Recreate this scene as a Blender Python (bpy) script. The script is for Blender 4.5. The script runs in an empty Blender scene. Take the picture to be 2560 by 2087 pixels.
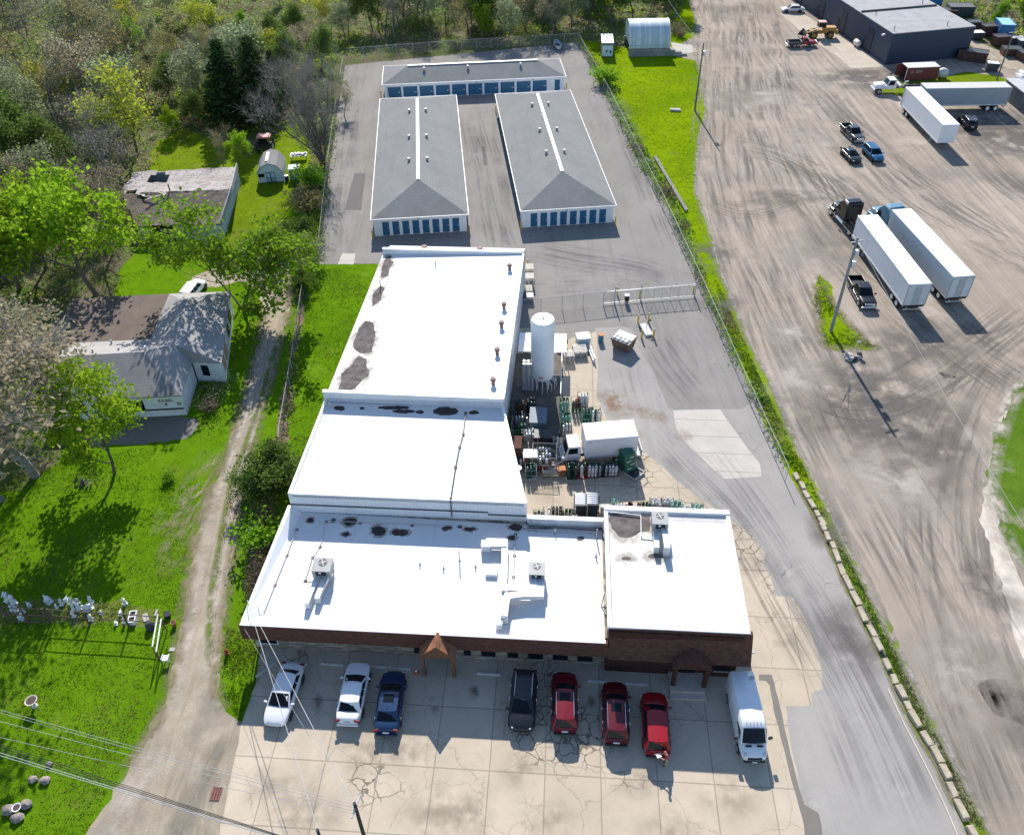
import bpy, math, random
from math import sin, cos, pi, radians as R, hypot, atan2
from mathutils import Vector, Matrix, noise as mnoise
S = bpy.context.scene
COL = S.collection
rnd = random.Random(7)

# ---------------------------------------------------------------- camera (fitted to the photograph: 2560 x 2087 px)
CF, CPITCH, CROLL, CH, CCX, CCY = 2110.72, 0.696517, -0.023778, 59.19, 1256.07, 945.22
_cp, _sp, _cr, _sr = cos(CPITCH), sin(CPITCH), cos(CROLL), sin(CROLL)
_R = Vector((1, 0, 0)); _U = Vector((0, _sp, _cp)); CFW = Vector((0, _cp, -_sp))
CR_ = _cr*_R + _sr*_U; CU_ = -_sr*_R + _cr*_U
cam = bpy.data.cameras.new('camera'); cob = bpy.data.objects.new('camera', cam); COL.objects.link(cob)
mw = Matrix.Identity(4)
for i in range(3): mw[i][0], mw[i][1], mw[i][2] = CR_[i], CU_[i], -CFW[i]
mw[2][3] = CH
cob.matrix_world = mw
cam.sensor_width = 36; cam.lens = CF/2560*36
cam.shift_x = (1280-CCX)/2560; cam.shift_y = (CCY-1043.5)/2560
cam.clip_end = 4000
S.camera = cob

# ---------------------------------------------------------------- sky, sun, exposure
W = bpy.data.worlds.new('World'); S.world = W; W.use_nodes = True
_nt = W.node_tree; _bg = _nt.nodes['Background']
_sky = _nt.nodes.new('ShaderNodeTexSky'); _sky.sky_type = 'NISHITA'; _sky.sun_disc = False
_sky.sun_elevation = R(35.2); _sky.sun_rotation = R(-2.9); _sky.dust_density = 0.25; _sky.ozone_density = 2.2; _sky.altitude = 200
_nt.links.new(_sky.outputs[0], _bg.inputs[0]); _bg.inputs[1].default_value = 0.118
_sl = bpy.data.lights.new('sun', 'SUN'); _sl.energy = 4.6; _sl.angle = R(0.53); _sl.color = (1, 0.94, 0.86)
_so = bpy.data.objects.new('sun', _sl); COL.objects.link(_so)
_so.rotation_euler = Vector((0.072, -1.418, -1)).to_track_quat('-Z', 'Y').to_euler()
_so.location = (0, 0, 120)
S.view_settings.view_transform = 'Standard'; S.view_settings.look = 'None'; S.view_settings.gamma = 1
S.view_settings.exposure = 0.78
S.render.engine = 'CYCLES'; S.cycles.max_bounces = 6; S.cycles.transparent_max_bounces = 12

# ---------------------------------------------------------------- layout: photo pixel -> point at height z
def at(px, py, z=0.0):
    d = CR_*((px-CCX)/CF) - CU_*((py-CCY)/CF) + CFW
    t = (z-CH)/d.z
    return Vector((d.x*t, d.y*t, z))
KD = 2560/2129
def D(x, y, z=0.0): return at(x*KD, y*KD, z)

# ---------------------------------------------------------------- mesh builder
class MB:
    def __init__(s): s.v = []; s.f = []; s.M = None
    def add(s, vs, fs):
        o = len(s.v)
        for p in vs:
            p = Vector(p)
            s.v.append(s.M @ p if s.M else p)
        s.f += [tuple(i+o for i in f) for f in fs]; return s
    def hexa(s, b, t): return s.add(list(b)+list(t), [(3,2,1,0),(4,5,6,7),(0,1,5,4),(1,2,6,5),(2,3,7,6),(3,0,4,7)])
    def box(s, x0, y0, z0, x1, y1, z1):
        return s.hexa([(x0,y0,z0),(x1,y0,z0),(x1,y1,z0),(x0,y1,z0)], [(x0,y0,z1),(x1,y0,z1),(x1,y1,z1),(x0,y1,z1)])
    def cbox(s, x, y, z, sx, sy, sz, rz=0, rx=0, ry=0):
        m = Matrix.Translation((x,y,z)) @ Matrix.Rotation(rz,4,'Z') @ Matrix.Rotation(ry,4,'Y') @ Matrix.Rotation(rx,4,'X')
        a, b, c = sx/2, sy/2, sz/2
        return s.hexa([m@Vector(p) for p in ((-a,-b,-c),(a,-b,-c),(a,b,-c),(-a,b,-c))], [m@Vector(p) for p in ((-a,-b,c),(a,-b,c),(a,b,c),(-a,b,c))])
    def prism(s, pts, z0, z1):
        n = len(pts)
        zs0 = z0 if isinstance(z0, (list,tuple)) else [z0]*n; zs1 = z1 if isinstance(z1, (list,tuple)) else [z1]*n
        return s.add([(p[0],p[1],a) for p,a in zip(pts,zs0)]+[(p[0],p[1],a) for p,a in zip(pts,zs1)],
            [tuple(range(n-1,-1,-1)), tuple(range(n,2*n))]+[(i,(i+1)%n,n+(i+1)%n,n+i) for i in range(n)])
    def poly(s, pts): return s.add(pts, [tuple(range(len(pts)))])
    def tube(s, pts, r, n=6, caps=True):
        pts = [Vector(p) for p in pts]; m = len(pts); rs = r if isinstance(r, (list,tuple)) else [r]*m
        vs = []; ref = None
        for i, p in enumerate(pts):
            d = (pts[min(i+1,m-1)]-pts[max(i-1,0)]); d = d.normalized() if d.length > 1e-9 else Vector((0,0,1))
            if ref is None: ref = Vector((1,0,0)) if abs(d.x) < .8 else Vector((0,1,0))
            a = (ref-d*ref.dot(d))
            if a.length < 1e-4: a = d.orthogonal()
            a.normalize(); b = d.cross(a); ref = a
            vs += [p+(a*cos(2*pi*k/n)+b*sin(2*pi*k/n))*rs[i] for k in range(n)]
        fs = [(i*n+k, i*n+(k+1)%n, (i+1)*n+(k+1)%n, (i+1)*n+k) for i in range(m-1) for k in range(n)]
        if caps: fs += [tuple(range(n-1,-1,-1)), tuple((m-1)*n+k for k in range(n))]
        return s.add(vs, fs)
    def cyl(s, x, y, z0, z1, r, r2=None, n=14): return s.tube([(x,y,z0),(x,y,z1)], [r, r if r2 is None else r2], n)
    def lathe(s, prof, n=16, x=0, y=0):
        m = len(prof)
        vs = [(x+r*cos(2*pi*k/n), y+r*sin(2*pi*k/n), z) for r, z in prof for k in range(n)]
        fs = [(i*n+k, i*n+(k+1)%n, (i+1)*n+(k+1)%n, (i+1)*n+k) for i in range(m-1) for k in range(n)]
        fs += [tuple(range(n-1,-1,-1)), tuple((m-1)*n+k for k in range(n))]
        return s.add(vs, fs)
    def blob(s, x, y, z, rx, ry, rz, n=8, m=5, j=0.0, rg=None):
        rg = rg or rnd
        prof = []; vs = [(x,y,z-rz)]
        for i in range(1, m):
            t = pi*i/m
            for k in range(n):
                q = 1+rg.uniform(-j, j)
                vs.append((x+rx*q*sin(t)*cos(2*pi*k/n), y+ry*q*sin(t)*sin(2*pi*k/n), z-rz*q*cos(t)))
        vs.append((x,y,z+rz)); e = len(vs)-1
        fs = [(0,1+(k+1)%n,1+k) for k in range(n)]
        fs += [(1+i*n+k,1+i*n+(k+1)%n,1+(i+1)*n+(k+1)%n,1+(i+1)*n+k) for i in range(m-2) for k in range(n)]
        fs += [(e,1+(m-2)*n+k,1+(m-2)*n+(k+1)%n) for k in range(n)]
        return s.add(vs, fs)
    def mesh(s, name, mats, smooth=None):
        me = bpy.data.meshes.new(name); me.from_pydata([tuple(p) for p in s.v], [], s.f); me.update()
        for m in (mats if isinstance(mats, (list,tuple)) else [mats]): me.materials.append(m)
        if smooth:
            me.shade_smooth(); me.set_sharp_from_angle(angle=R(smooth))
        return me
    def build(s, name, mat, parent=None, smooth=None, bevel=0, sub=0):
        o = bpy.data.objects.new(name, s.mesh(name, mat, smooth)); COL.objects.link(o)
        if parent: o.parent = parent
        if bevel:
            b = o.modifiers.new('bevel', 'BEVEL'); b.width = bevel; b.segments = 2; b.limit_method = 'ANGLE'; b.angle_limit = R(40)
        if sub:
            b = o.modifiers.new('sub', 'SUBSURF'); b.levels = sub; b.render_levels = sub
        return o
def tag(o, label=None, cat=None, group=None, kind=None):
    if label: o['label'] = label
    if cat: o['category'] = cat
    if group: o['group'] = group
    if kind: o['kind'] = kind
    return o
def thing(name, label, cat, loc=(0,0,0), rz=0, group=None):
    o = bpy.data.objects.new(name, None); COL.objects.link(o); o.empty_display_size = .3
    o.location = loc; o.rotation_euler = (0,0,rz)
    return tag(o, label, cat, group)
KIDS = {}
def copy_tree(o, parent=None):
    c = o.copy(); COL.objects.link(c)
    if parent: c.parent = parent
    for ch in (x for x in ALLOBJ() if x.parent == o): copy_tree(ch, c)
    return c
def ALLOBJ(): return list(bpy.data.objects)
def dup(root, loc, rz=0, label=None, group=None, kids=None, scale=None):
    """copy a thing, its parts and their sub-parts"""
    r = root.copy(); COL.objects.link(r); r.location = loc; r.rotation_euler = (0,0,rz)
    if scale: r.scale = scale
    if label: r['label'] = label
    if group: r['group'] = group
    for ch in list(root.children):
        c = ch.copy(); COL.objects.link(c); c.parent = r
        for g in list(ch.children):
            d = g.copy(); COL.objects.link(d); d.parent = c
    return r

# ---------------------------------------------------------------- materials
class NT:
    def __init__(s, name):
        s.m = bpy.data.materials.new(name); s.m.use_nodes = True; s.t = s.m.node_tree
        s.b = s.t.nodes['Principled BSDF']; s.tc = s.t.nodes.new('ShaderNodeTexCoord'); s.P = s.tc.outputs['Object']
    def lk(s, a, b):
        if hasattr(a, 'is_output'): s.t.links.new(a, b)
        else: b.default_value = a
    def new(s, k): return s.t.nodes.new('ShaderNode'+k)
    def map(s, rot=0, scale=(1,1,1), loc=(0,0,0), vec=None):
        n = s.new('Mapping'); s.lk(vec or s.P, n.inputs[0]); n.inputs['Rotation'].default_value = (0,0,rot); n.inputs['Scale'].default_value = scale; n.inputs['Location'].default_value = loc
        return n.outputs[0]
    def noise(s, scale, detail=4, rough=.55, vec=None, dist=0):
        n = s.new('TexNoise'); s.lk(vec or s.P, n.inputs['Vector']); n.inputs['Scale'].default_value = scale; n.inputs['Detail'].default_value = detail; n.inputs['Roughness'].default_value = rough; n.inputs['Distortion'].default_value = dist
        return n.outputs[0]
    def vor(s, scale, feature='F1', vec=None, out=0):
        n = s.new('TexVoronoi'); n.feature = feature; s.lk(vec or s.P, n.inputs['Vector']); n.inputs['Scale'].default_value = scale
        return n.outputs[out]
    def ramp(s, fac, a, b, va=0.0, vb=1.0):
        n = s.new('MapRange'); s.lk(fac, n.inputs[0])
        n.inputs[1].default_value = a; n.inputs[2].default_value = b; n.inputs[3].default_value = va; n.inputs[4].default_value = vb; n.clamp = True
        return n.outputs[0]
    def math(s, op, a, b=0.0):
        n = s.new('Math'); n.operation = op; s.lk(a, n.inputs[0]); s.lk(b, n.inputs[1]); return n.outputs[0]
    def mix(s, fac, a, b, mode='MIX'):
        n = s.new('Mix'); n.data_type = 'RGBA'; n.blend_type = mode; s.lk(fac, n.inputs[0])
        for v, i in ((a,6),(b,7)): s.lk(v if hasattr(v,'is_output') else (*v,1), n.inputs[i])
        return n.outputs[2]
    def sep(s, vec=None):
        n = s.new('SeparateXYZ'); s.lk(vec or s.P, n.inputs[0]); return n.outputs
    def joint(s, coord, period, w):
        f = s.math('FRACT', s.math('DIVIDE', coord, period)); d = s.math('ABSOLUTE', s.math('SUBTRACT', f, .5))
        return s.ramp(d, .5-w/period, .5-w/period*.5)
    def bump(s, h, strength=.3, dist=.02):
        n = s.new('Bump'); n.inputs['Strength'].default_value = strength; n.inputs['Distance'].default_value = dist; s.lk(h, n.inputs['Height']); s.lk(n.outputs[0], s.b.inputs['Normal'])
    def rand(s): return s.new('ObjectInfo').outputs['Random']
    def hsv(s, col, h=.5, sat=1.0, v=1.0):
        n = s.new('HueSaturation'); s.lk(h, n.inputs[0]); s.lk(sat, n.inputs[1]); s.lk(v, n.inputs[2]); s.lk(col if hasattr(col,'is_output') else (*col,1), n.inputs[4]); return n.outputs[0]
    def end(s, col, rough=.8, metal=0, spec=.5, coat=0):
        s.lk(col if hasattr(col, 'is_output') else (*col,1), s.b.inputs['Base Color']); s.lk(rough, s.b.inputs['Roughness']); s.b.inputs['Metallic'].default_value = metal
        s.b.inputs['Specular IOR Level'].default_value = spec; s.b.inputs['Coat Weight'].default_value = coat; s.b.inputs['Coat Roughness'].default_value = .04
        return s.m
_pm = {}
def pm(name, col, rough=.6, metal=0, var=.12, scale=1.5, bump=0, bscale=30, spec=.4, coat=0, dirt=0, dcol=(.12,.1,.08)):
    if name in _pm: return _pm[name]
    n = NT(name); f = n.noise(scale, 5, .6)
    c = n.mix(n.ramp(f, .3, .7), [x*(1-var) for x in col], [min(1,x*(1+var)) for x in col])
    if dirt: c = n.mix(n.ramp(n.noise(scale*.7, 6, .7, n.map(loc=(3,7,1))), .5, .75, 0, dirt), c, dcol)
    if bump: n.bump(n.noise(bscale, 3), bump, .02)
    _pm[name] = n.end(c, rough, metal, spec, coat); return _pm[name]
def paint(name, col, rough=.32, coat=.6, metal=0.0):
    return pm(name, col, rough, metal, .04, .8, spec=.3, coat=coat*.4, dirt=.10, dcol=[min(1,c*.8+.03) for c in col])
def decal_mat(name, c1, c2, alpha, nstreak=14, lo=.42, hi=.62, feather=.25, along=.06, patch=.12):
    n = NT(name); uv = n.tc.outputs['UV']; u, v, w = n.sep(uv)[:3]
    cv = n.new('CombineXYZ'); n.lk(n.math('MULTIPLY', u, nstreak), cv.inputs[0]); n.lk(n.math('MULTIPLY', v, along), cv.inputs[1])
    st = n.noise(1, 5, .6, cv.outputs[0], .3)
    f = n.math('SUBTRACT', 1, n.math('MULTIPLY', n.math('ABSOLUTE', n.math('SUBTRACT', u, .5)), 2)); f = n.ramp(f, 0, feather)
    a = n.math('MULTIPLY', n.math('MULTIPLY', f, n.ramp(st, lo, hi)), n.ramp(n.noise(patch, 4, .6), .36, .6)); a = n.math('MULTIPLY', a, w if 0 else alpha)
    vc = n.new('VertexColor'); vc.layer_name = 'fade'; a = n.math('MULTIPLY', a, vc.outputs[0])
    c = n.mix(n.ramp(n.noise(3, 5, .75), .4, .65), c1, c2); n.end(c, .95, 0, .05)
    tr = n.new('BsdfTransparent'); mx = n.new('MixShader'); n.lk(a, mx.inputs[0]); n.lk(tr.outputs[0], mx.inputs[1]); n.lk(n.b.outputs[0], mx.inputs[2]); n.lk(mx.outputs[0], n.t.nodes['Material Output'].inputs[0]); return n.m
BYAW = R(-4.8)
# ================================================================ ground sheets
def grass_mat(name, c1, c2, dry, drya=.35, scale=1.0):
    n = NT(name)
    big = n.noise(.09*scale, 4, .6); mid = n.noise(.8*scale, 5, .65); fine = n.noise(5*scale, 4, .7); ff = n.noise(16, 3, .7)
    c = n.mix(n.ramp(big, .3, .7), c1, c2)
    c = n.mix(n.ramp(mid, .42, .72, 0, .45), c, [x*.5 for x in c1])
    c = n.mix(n.ramp(fine, .46, .70, 0, .40), c, [c2[0]*1.5, c2[1]*1.28, c2[2]*1.2])
    c = n.mix(n.ramp(ff, .52, .72, 0, .35), c, [x*.42 for x in c1])
    c = n.mix(n.ramp(n.noise(.25*scale, 6, .68, n.map(loc=(31,5,0))), .55, .74, 0, drya), c, dry)
    h = n.math('ADD', n.math('MULTIPLY', mid, .9), n.math('ADD', n.math('MULTIPLY', fine, .8), n.math('MULTIPLY', ff, .6)))
    n.bump(h, .7, .11)
    return n.end(c, .95, 0, .0)
M_LAWN = grass_mat('lawn_grass', (.072,.165,.005), (.118,.235,.007), (.25,.22,.06), .3)
M_YARD = grass_mat('yard_grass', (.11,.175,.008), (.165,.24,.012), (.22,.17,.09), .6)
M_VERGE = grass_mat('verge_grass', (.115,.20,.004), (.20,.30,.005), (.24,.20,.06), .3)
M_WEED = grass_mat('weed_grass', (.11,.15,.025), (.16,.20,.04), (.33,.28,.2), .9, 1.5)
def scrub_mat():
    n = NT('woodland_floor')
    a = n.noise(.06, 5, .6); b = n.noise(.45, 6, .7); c_ = n.noise(3, 5, .75)
    c = n.mix(n.ramp(a, .4, .62), (.095,.13,.03), (.19,.165,.10))
    c = n.mix(n.ramp(b, .45, .62), c, (.13,.19,.025))
    c = n.mix(n.ramp(n.noise(.13, 5, .6, n.map(loc=(9,2,0))), .52, .66, 0, .8), c, (.25,.205,.14))
    c = n.mix(n.ramp(c_, .45, .7, 0, .75), c, (.06,.065,.03))
    n.bump(n.math('ADD', c_, n.math('MULTIPLY', b, 2)), 1, .4)
    return n.end(c, .95, 0, .1)
M_SCRUB = scrub_mat()
def gravel_mat():
    n = NT('drive_gravel')
    c = n.mix(n.ramp(n.noise(.5, 6, .65), .35, .68), (.32,.27,.205), (.45,.39,.305))
    c = n.mix(n.ramp(n.noise(9, 4, .8), .45, .7, 0, .6), c, (.20,.17,.135))
    st = n.noise(1.0, 4, .6, n.map(R(-13), (1.5,.13,1)))
    c = n.mix(n.ramp(st, .48, .66, 0, .6), c, (.24,.205,.16))
    c = n.mix(n.ramp(n.noise(.23, 5, .65, n.map(loc=(4,4,0))), .52, .7, 0, .75), c, (.215,.195,.165))
    n.bump(n.noise(14, 4, .8), .7, .05)
    return n.end(c, .97, 0, .02)
M_GRAVEL = gravel_mat()
def dirt_mat():
    n = NT('yard_dirt')
    a = n.noise(.045, 5, .6); b = n.noise(.4, 6, .7)
    c = n.mix(n.ramp(a, .36, .64), (.305,.256,.205), (.395,.338,.28))
    # wheel tracks, three directions, each where its own traffic goes
    x, y, z = n.sep()[:3]
    for k, (rot, lo, hi, amp, sx) in enumerate(((R(20), .47, .66, .50, 1.3), (R(43), .48, .68, .42, 1.1), (R(4), .50, .68, .42, 1.7), (R(-18), .52, .68, .35, .9))):
        st = n.noise(1.0, 5, .62, n.map(rot, (sx,.05,1), (k*7,k*3,0)), .5)
        ms = n.ramp(n.noise(.018, 3, .5, n.map(loc=(k*13,k*29,0))), .42, .58)
        c = n.mix(n.math('MULTIPLY', n.ramp(st, lo, hi, 0, amp), ms), c, (.15,.135,.12))
        c = n.mix(n.math('MULTIPLY', n.ramp(st, .46, .32, 0, .35), ms), c, (.47,.415,.36))
    c = n.mix(n.ramp(n.noise(.06, 6, .62, n.map(loc=(77,12,0))), .53, .68, 0, .8), c, (.165,.15,.135))
    c = n.mix(n.ramp(n.noise(.11, 6, .66, n.map(loc=(3,51,0))), .6, .74, 0, .6), c, (.46,.38,.29))
    c = n.mix(n.ramp(b, .5, .75, 0, .45), c, (.19,.165,.14))
    c = n.mix(n.ramp(n.noise(7, 4, .8), .5, .75, 0, .4), c, (.17,.155,.14))
    n.bump(n.math('ADD', n.noise(6, 5, .8), b), .5, .06)
    return n.end(c, .97, 0, .02)
M_DIRT = dirt_mat()
def asphalt_mat(name, base, dark, crack=0.0, streak=R(1.6)):
    n = NT(name)
    c = n.mix(n.ramp(n.noise(.12, 5, .6), .35, .66), base, [x*.84 for x in base])
    st = n.noise(1, 5, .6, n.map(streak, (.8,.05,1)), .2)
    c = n.mix(n.ramp(st, .5, .66, 0, .5), c, dark)
    c = n.mix(n.ramp(n.noise(.2, 6, .65, n.map(loc=(8,3,0))), .55, .75, 0, .6), c, dark)
    c = n.mix(n.ramp(n.noise(.33, 6, .7, n.map(loc=(18,33,0))), .6, .8, 0, .5), c, [min(1,x*1.5) for x in base])
    c = n.mix(n.ramp(n.noise(20, 3, .8), .45, .7, 0, .3), c, [x*.6 for x in base])
    if crack:
        wv = n.math('ADD', n.noise(.8, 4, .6), 0)
        vv = n.new('VectorMath'); vv.operation = 'MULTIPLY_ADD'; n.lk(n.P, vv.inputs[0]); vv.inputs[1].default_value = (1,1,1)
        nz = n.new('TexNoise'); nz.inputs['Scale'].default_value = .7; nz.inputs['Detail'].default_value = 4; n.lk(n.P, nz.inputs['Vector'])
        n.lk(nz.outputs[1], vv.inputs[2])
        ce = n.vor(.6, 'DISTANCE_TO_EDGE', vv.outputs[0])
        k = n.math('MULTIPLY', n.ramp(ce, .022, .006), n.ramp(n.noise(.09, 4, .6, n.map(loc=(5,9,0))), .53, .64))
        c = n.mix(n.math('MULTIPLY', k, crack), c, (.075,.072,.07))
    n.bump(n.noise(25, 3, .8), .25, .02)
    return n.end(c, .95, 0, .05)
M_ASPH = asphalt_mat('lot_asphalt', (.272,.257,.238), (.185,.175,.163), .25)
M_DRIVE = asphalt_mat('old_asphalt', (.345,.328,.305), (.262,.25,.235), .55, R(24))
M_PATCH = asphalt_mat('patch_asphalt', (.20,.185,.165), (.16,.15,.135), 0)
M_NEWASPH = asphalt_mat('asphalt_patch', (.17,.16,.155), (.14,.135,.13), 0)
def concrete_mat(name, c1, c2, jx=3.9, jy=4.6, crack=1.0, rot=BYAW, off=(0,0,0)):
    n = NT(name)
    v = n.map(-rot, (1,1,1), off); sx, sy, sz = n.sep(v)[:3]
    # each slab a slightly different pour
    cell = n.new('TexWhiteNoise'); cell.noise_dimensions = '2D'
    cv = n.new('CombineXYZ'); n.lk(n.math('FLOOR', n.math('DIVIDE', sx, jx)), cv.inputs[0]); n.lk(n.math('FLOOR', n.math('DIVIDE', sy, jy)), cv.inputs[1]); n.lk(cv.outputs[0], cell.inputs[0])
    c = n.mix(cell.outputs[0], c1, c2)
    c = n.mix(n.ramp(n.noise(.35, 6, .65), .4, .72, 0, .5), c, [x*.75 for x in c1])
    c = n.mix(n.ramp(n.noise(.12, 6, .7, n.map(loc=(41,7,0))), .56, .72, 0, .55), c, [x*.62 for x in c1])
    c = n.mix(n.ramp(n.noise(1.7, 6, .75, n.map(loc=(1,17,0))), .6, .8, 0, .5), c, [x*.55 for x in c1])
    c = n.mix(n.ramp(n.noise(18, 3, .8), .5, .75, 0, .18), c, [x*.6 for x in c1])
    vv = n.new('VectorMath'); vv.operation = 'ADD'; nz = n.new('TexNoise'); nz.inputs['Scale'].default_value = .9; nz.inputs['Detail'].default_value = 4; n.lk(n.P, nz.inputs['Vector'])
    n.lk(n.P, vv.inputs[0]); n.lk(nz.outputs[1], vv.inputs[1])
    msk = n.ramp(n.noise(.085, 3, .5, n.map(loc=(13.5,6.2,0))), .55, .60)
    k = n.math('MULTIPLY', n.ramp(n.vor(.85, 'DISTANCE_TO_EDGE', vv.outputs[0]), .045, .012), msk)
    k2 = n.math('MULTIPLY', n.ramp(n.vor(.17, 'DISTANCE_TO_EDGE', vv.outputs[0]), .006, .002), .35)
    j = n.math('MAXIMUM', n.joint(sx, jx, .055), n.joint(sy, jy, .055))
    kk = n.math('MAXIMUM', n.math('MULTIPLY', j, .45), n.math('MULTIPLY', n.math('MAXIMUM', k, k2), crack*.8))
    c = n.mix(kk, c, (.085,.075,.062))
    n.bump(n.math('SUBTRACT', n.noise(22, 3, .8), kk), .3, .02)
    return n.end(c, .95, 0, .05)
M_CONC = concrete_mat('lot_concrete', (.455,.388,.30), (.53,.455,.36))
M_CONC2 = concrete_mat('apron_concrete', (.43,.375,.30), (.50,.44,.37), 6, 6, .3)
M_SLAB = concrete_mat('pale_concrete', (.475,.445,.395), (.50,.47,.42), 30, 2.4, .3)

def ragged(pts, step=.6, amp=.12, seed=0):
    out = []
    for i, p in enumerate(pts):
        q = pts[(i+1) % len(pts)]; d = (q-p); L = d.length; m = max(1, min(400, int(L/step)))
        nrm = Vector((-d.y, d.x, 0)).normalized()
        for k in range(m):
            a = p+d*(k/m); e = 0
            if k: e = amp*(mnoise.noise((a.x*.35, a.y*.35, seed))*1.6+mnoise.noise((a.x*1.7, a.y*1.7, seed+5))*.9+rnd.uniform(-.4,.4))
            out.append(a+nrm*e)
    return out
SHEETS = {}
def sheet(name, dpts, z, m, amp=.12, step=.6):
    p = ragged([D(x, y) for x, y in dpts], step, amp, len(SHEETS)*3.7)
    SHEETS[name] = [(a.x, a.y) for a in p]
    mb = MB(); mb.poly([(a.x, a.y, z) for a in p])
    o = mb.build(name, m); me = o.data
    if me.polygons[0].normal.z < 0: me.flip_normals()
    return tag(o, kind='structure')
def inside(poly, x, y):
    c = False; n = len(poly); j = n-1
    for i in range(n):
        a, b = poly[i], poly[j]
        if (a[1] > y) != (b[1] > y) and x < (b[0]-a[0])*(y-a[1])/(b[1]-a[1])+a[0]: c = not c
        j = i
    return c
g = MB(); g.poly([(-1500,-400,0),(1500,-400,0),(1500,2500,0),(-1500,2500,0)]); tag(g.build('ground', M_SCRUB), kind='structure')
sheet('lawn', [(-300,1040),(40,1020),(120,960),(180,800),(225,700),(250,560),(300,500),(360,480),(480,480),(560,470),(600,420),(650,430),(672,450),(662,549),(800,548),(800,620),(760,830),(700,1060),(640,1290),(570,1320),(560,1400),(500,1515),(470,1500),(440,1736),(300,1950),(-400,1950)], .004, M_LAWN, .3)
sheet('yard_lawn', [(305,335),(330,290),(390,265),(470,300),(520,330),(560,285),(620,262),(645,290),(640,350),(610,385),(600,440),(590,500),(540,560),(420,540),(320,480)], .006, M_YARD, .5)
sheet('gravel_drive', [(165,1760),(235,1640),(290,1560),(340,1470),(365,1370),(385,1250),(405,1130),(440,1010),(470,950),(492,880),(515,800),(540,700),(546,640),(535,600),(505,585),(450,598),(380,600),(400,575),(480,545),(560,500),(590,490),(598,530),(604,570),(606,625),(590,690),(570,770),(545,850),(520,950),(500,1060),(480,1180),(465,1290),(453,1390),(452,1440),(470,1480),(505,1505),(470,1736),(430,1950),(60,1950)], .010, M_GRAVEL, .22)
sheet('verge', [(1195,80),(1300,100),(1330,60),(1400,20),(1420,-30),(1560,-30),(1480,100),(1490,250),(1470,400),(1500,470),(1525,560),(1560,650),(1630,800),(1720,1000),(1830,1220),(1930,1420),(2060,1680),(2140,1850),(2050,1850),(1990,1720),(1870,1480),(1820,1370),(1750,1230),(1690,1090),(1630,985),(1590,900),(1550,800),(1490,685),(1440,575),(1390,455),(1320,330),(1255,195)], .004, M_VERGE, .2)
sheet('dirt_yard', [(1405,-60),(1432,0),(1446,40),(1447,75),(1415,92),(1392,100),(1405,118),(1450,128),(1462,180),(1467,235),(1455,275),(1449,330),(1447,400),(1472,470),(1497,560),(1532,650),(1562,720),(1604,800),(1645,900),(1693,1000),(1743,1100),(1803,1220),(1853,1320),(1903,1420),(1963,1540),(2035,1680),(2110,1850),(2900,1850),(2900,300),(2129,150),(2020,128),(1850,30),(1800,-60)], .008, M_DIRT, .3)
sheet('right_lawn', [(2140,770),(2105,820),(2080,880),(2062,950),(2056,1010),(2078,1075),(2090,1130),(2129,1195),(2300,1330),(2700,1300),(2600,600)], .014, grass_mat('patchy_grass', (.06,.13,.012), (.11,.19,.02), (.36,.30,.24), 1, .8), .35)
sheet('pale_gravel_edge', [(2092,830),(2062,945),(2050,1010),(2035,1080),(2060,1150),(2090,1240),(2110,1330),(2140,1400),(2170,1380),(2129,1220),(2085,1120),(2062,1020),(2070,950),(2100,840)], .012, pm('pale_gravel', (.52,.46,.39), .95, var=.25, scale=.8, bump=.6, bscale=8), .3)
sheet('grass_island', [(1703,568),(1712,580),(1728,592),(1738,640),(1762,672),(1790,700),(1818,722),(1800,729),(1765,724),(1742,730),(1715,718),(1704,670),(1694,610)], .014, M_VERGE, .25)
sheet('storage_lot', [(718,137),(800,128),(1165,92),(1205,88),(1262,195),(1330,330),(1400,455),(1450,575),(1500,685),(1556,800),(1590,850),(1560,848),(1540,852),(1280,850),(1230,760),(1050,700),(1000,560),(790,548),(662,550),(672,450),(685,350),(700,240)], .012, M_ASPH, .06)
sheet('asphalt_drive', [(1238,682),(1300,680),(1312,684),(1345,740),(1390,850),(1540,851),(1566,836),(1598,900),(1640,985),(1700,1090),(1760,1230),(1830,1370),(1880,1480),(1942,1590),(2010,1736),(2060,1850),(1720,1950),(1600,1700),(1500,1300),(1300,1000),(1200,800)], .016, M_DRIVE, .06)
sheet('concrete_lot', [(1064,682),(1150,684),(1158,720),(1195,700),(1240,690),(1243,760),(1241,825),(1262,870),(1330,930),(1420,1010),(1510,1075),(1560,1110),(1592,1150),(1588,1175),(1604,1200),(1612,1238),(1650,1243),(1676,1285),(1704,1370),(1711,1432),(1686,1441),(1688,1466),(1634,1468),(1646,1560),(1668,1660),(1680,1736),(1720,1950),(380,1950),(457,1736),(500,1512),(532,1420),(542,1340),(560,1300),(1064,1300)], .020, M_CONC, .07)
sheet('pale_slab', [(1400,854),(1450,852),(1497,852),(1540,912),(1580,965),(1583,991),(1505,996),(1450,945),(1410,905),(1404,880)], .024, M_SLAB, .03)
sheet('asphalt_patch', [(1578,1402),(1604,1402),(1622,1470),(1640,1550),(1662,1640),(1672,1672),(1702,1690),(1710,1736),(1725,1850),(1690,1850),(1668,1700),(1640,1600),(1608,1475),(1600,1424),(1592,1415),(1578,1414)], .024, M_PATCH, .05)
sheet('dark_patch', [(737,360),(760,360),(751,437),(716,437)], .016, M_NEWASPH, .02)
sheet('trench_patch', [(1001,305),(1008,305),(1014,344),(1006,344)], .016, M_NEWASPH, .02)
sheet('drain_pad', [(712,527),(740,527),(735,550),(702,550)], .016, M_SLAB, .08, .3)
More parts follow.
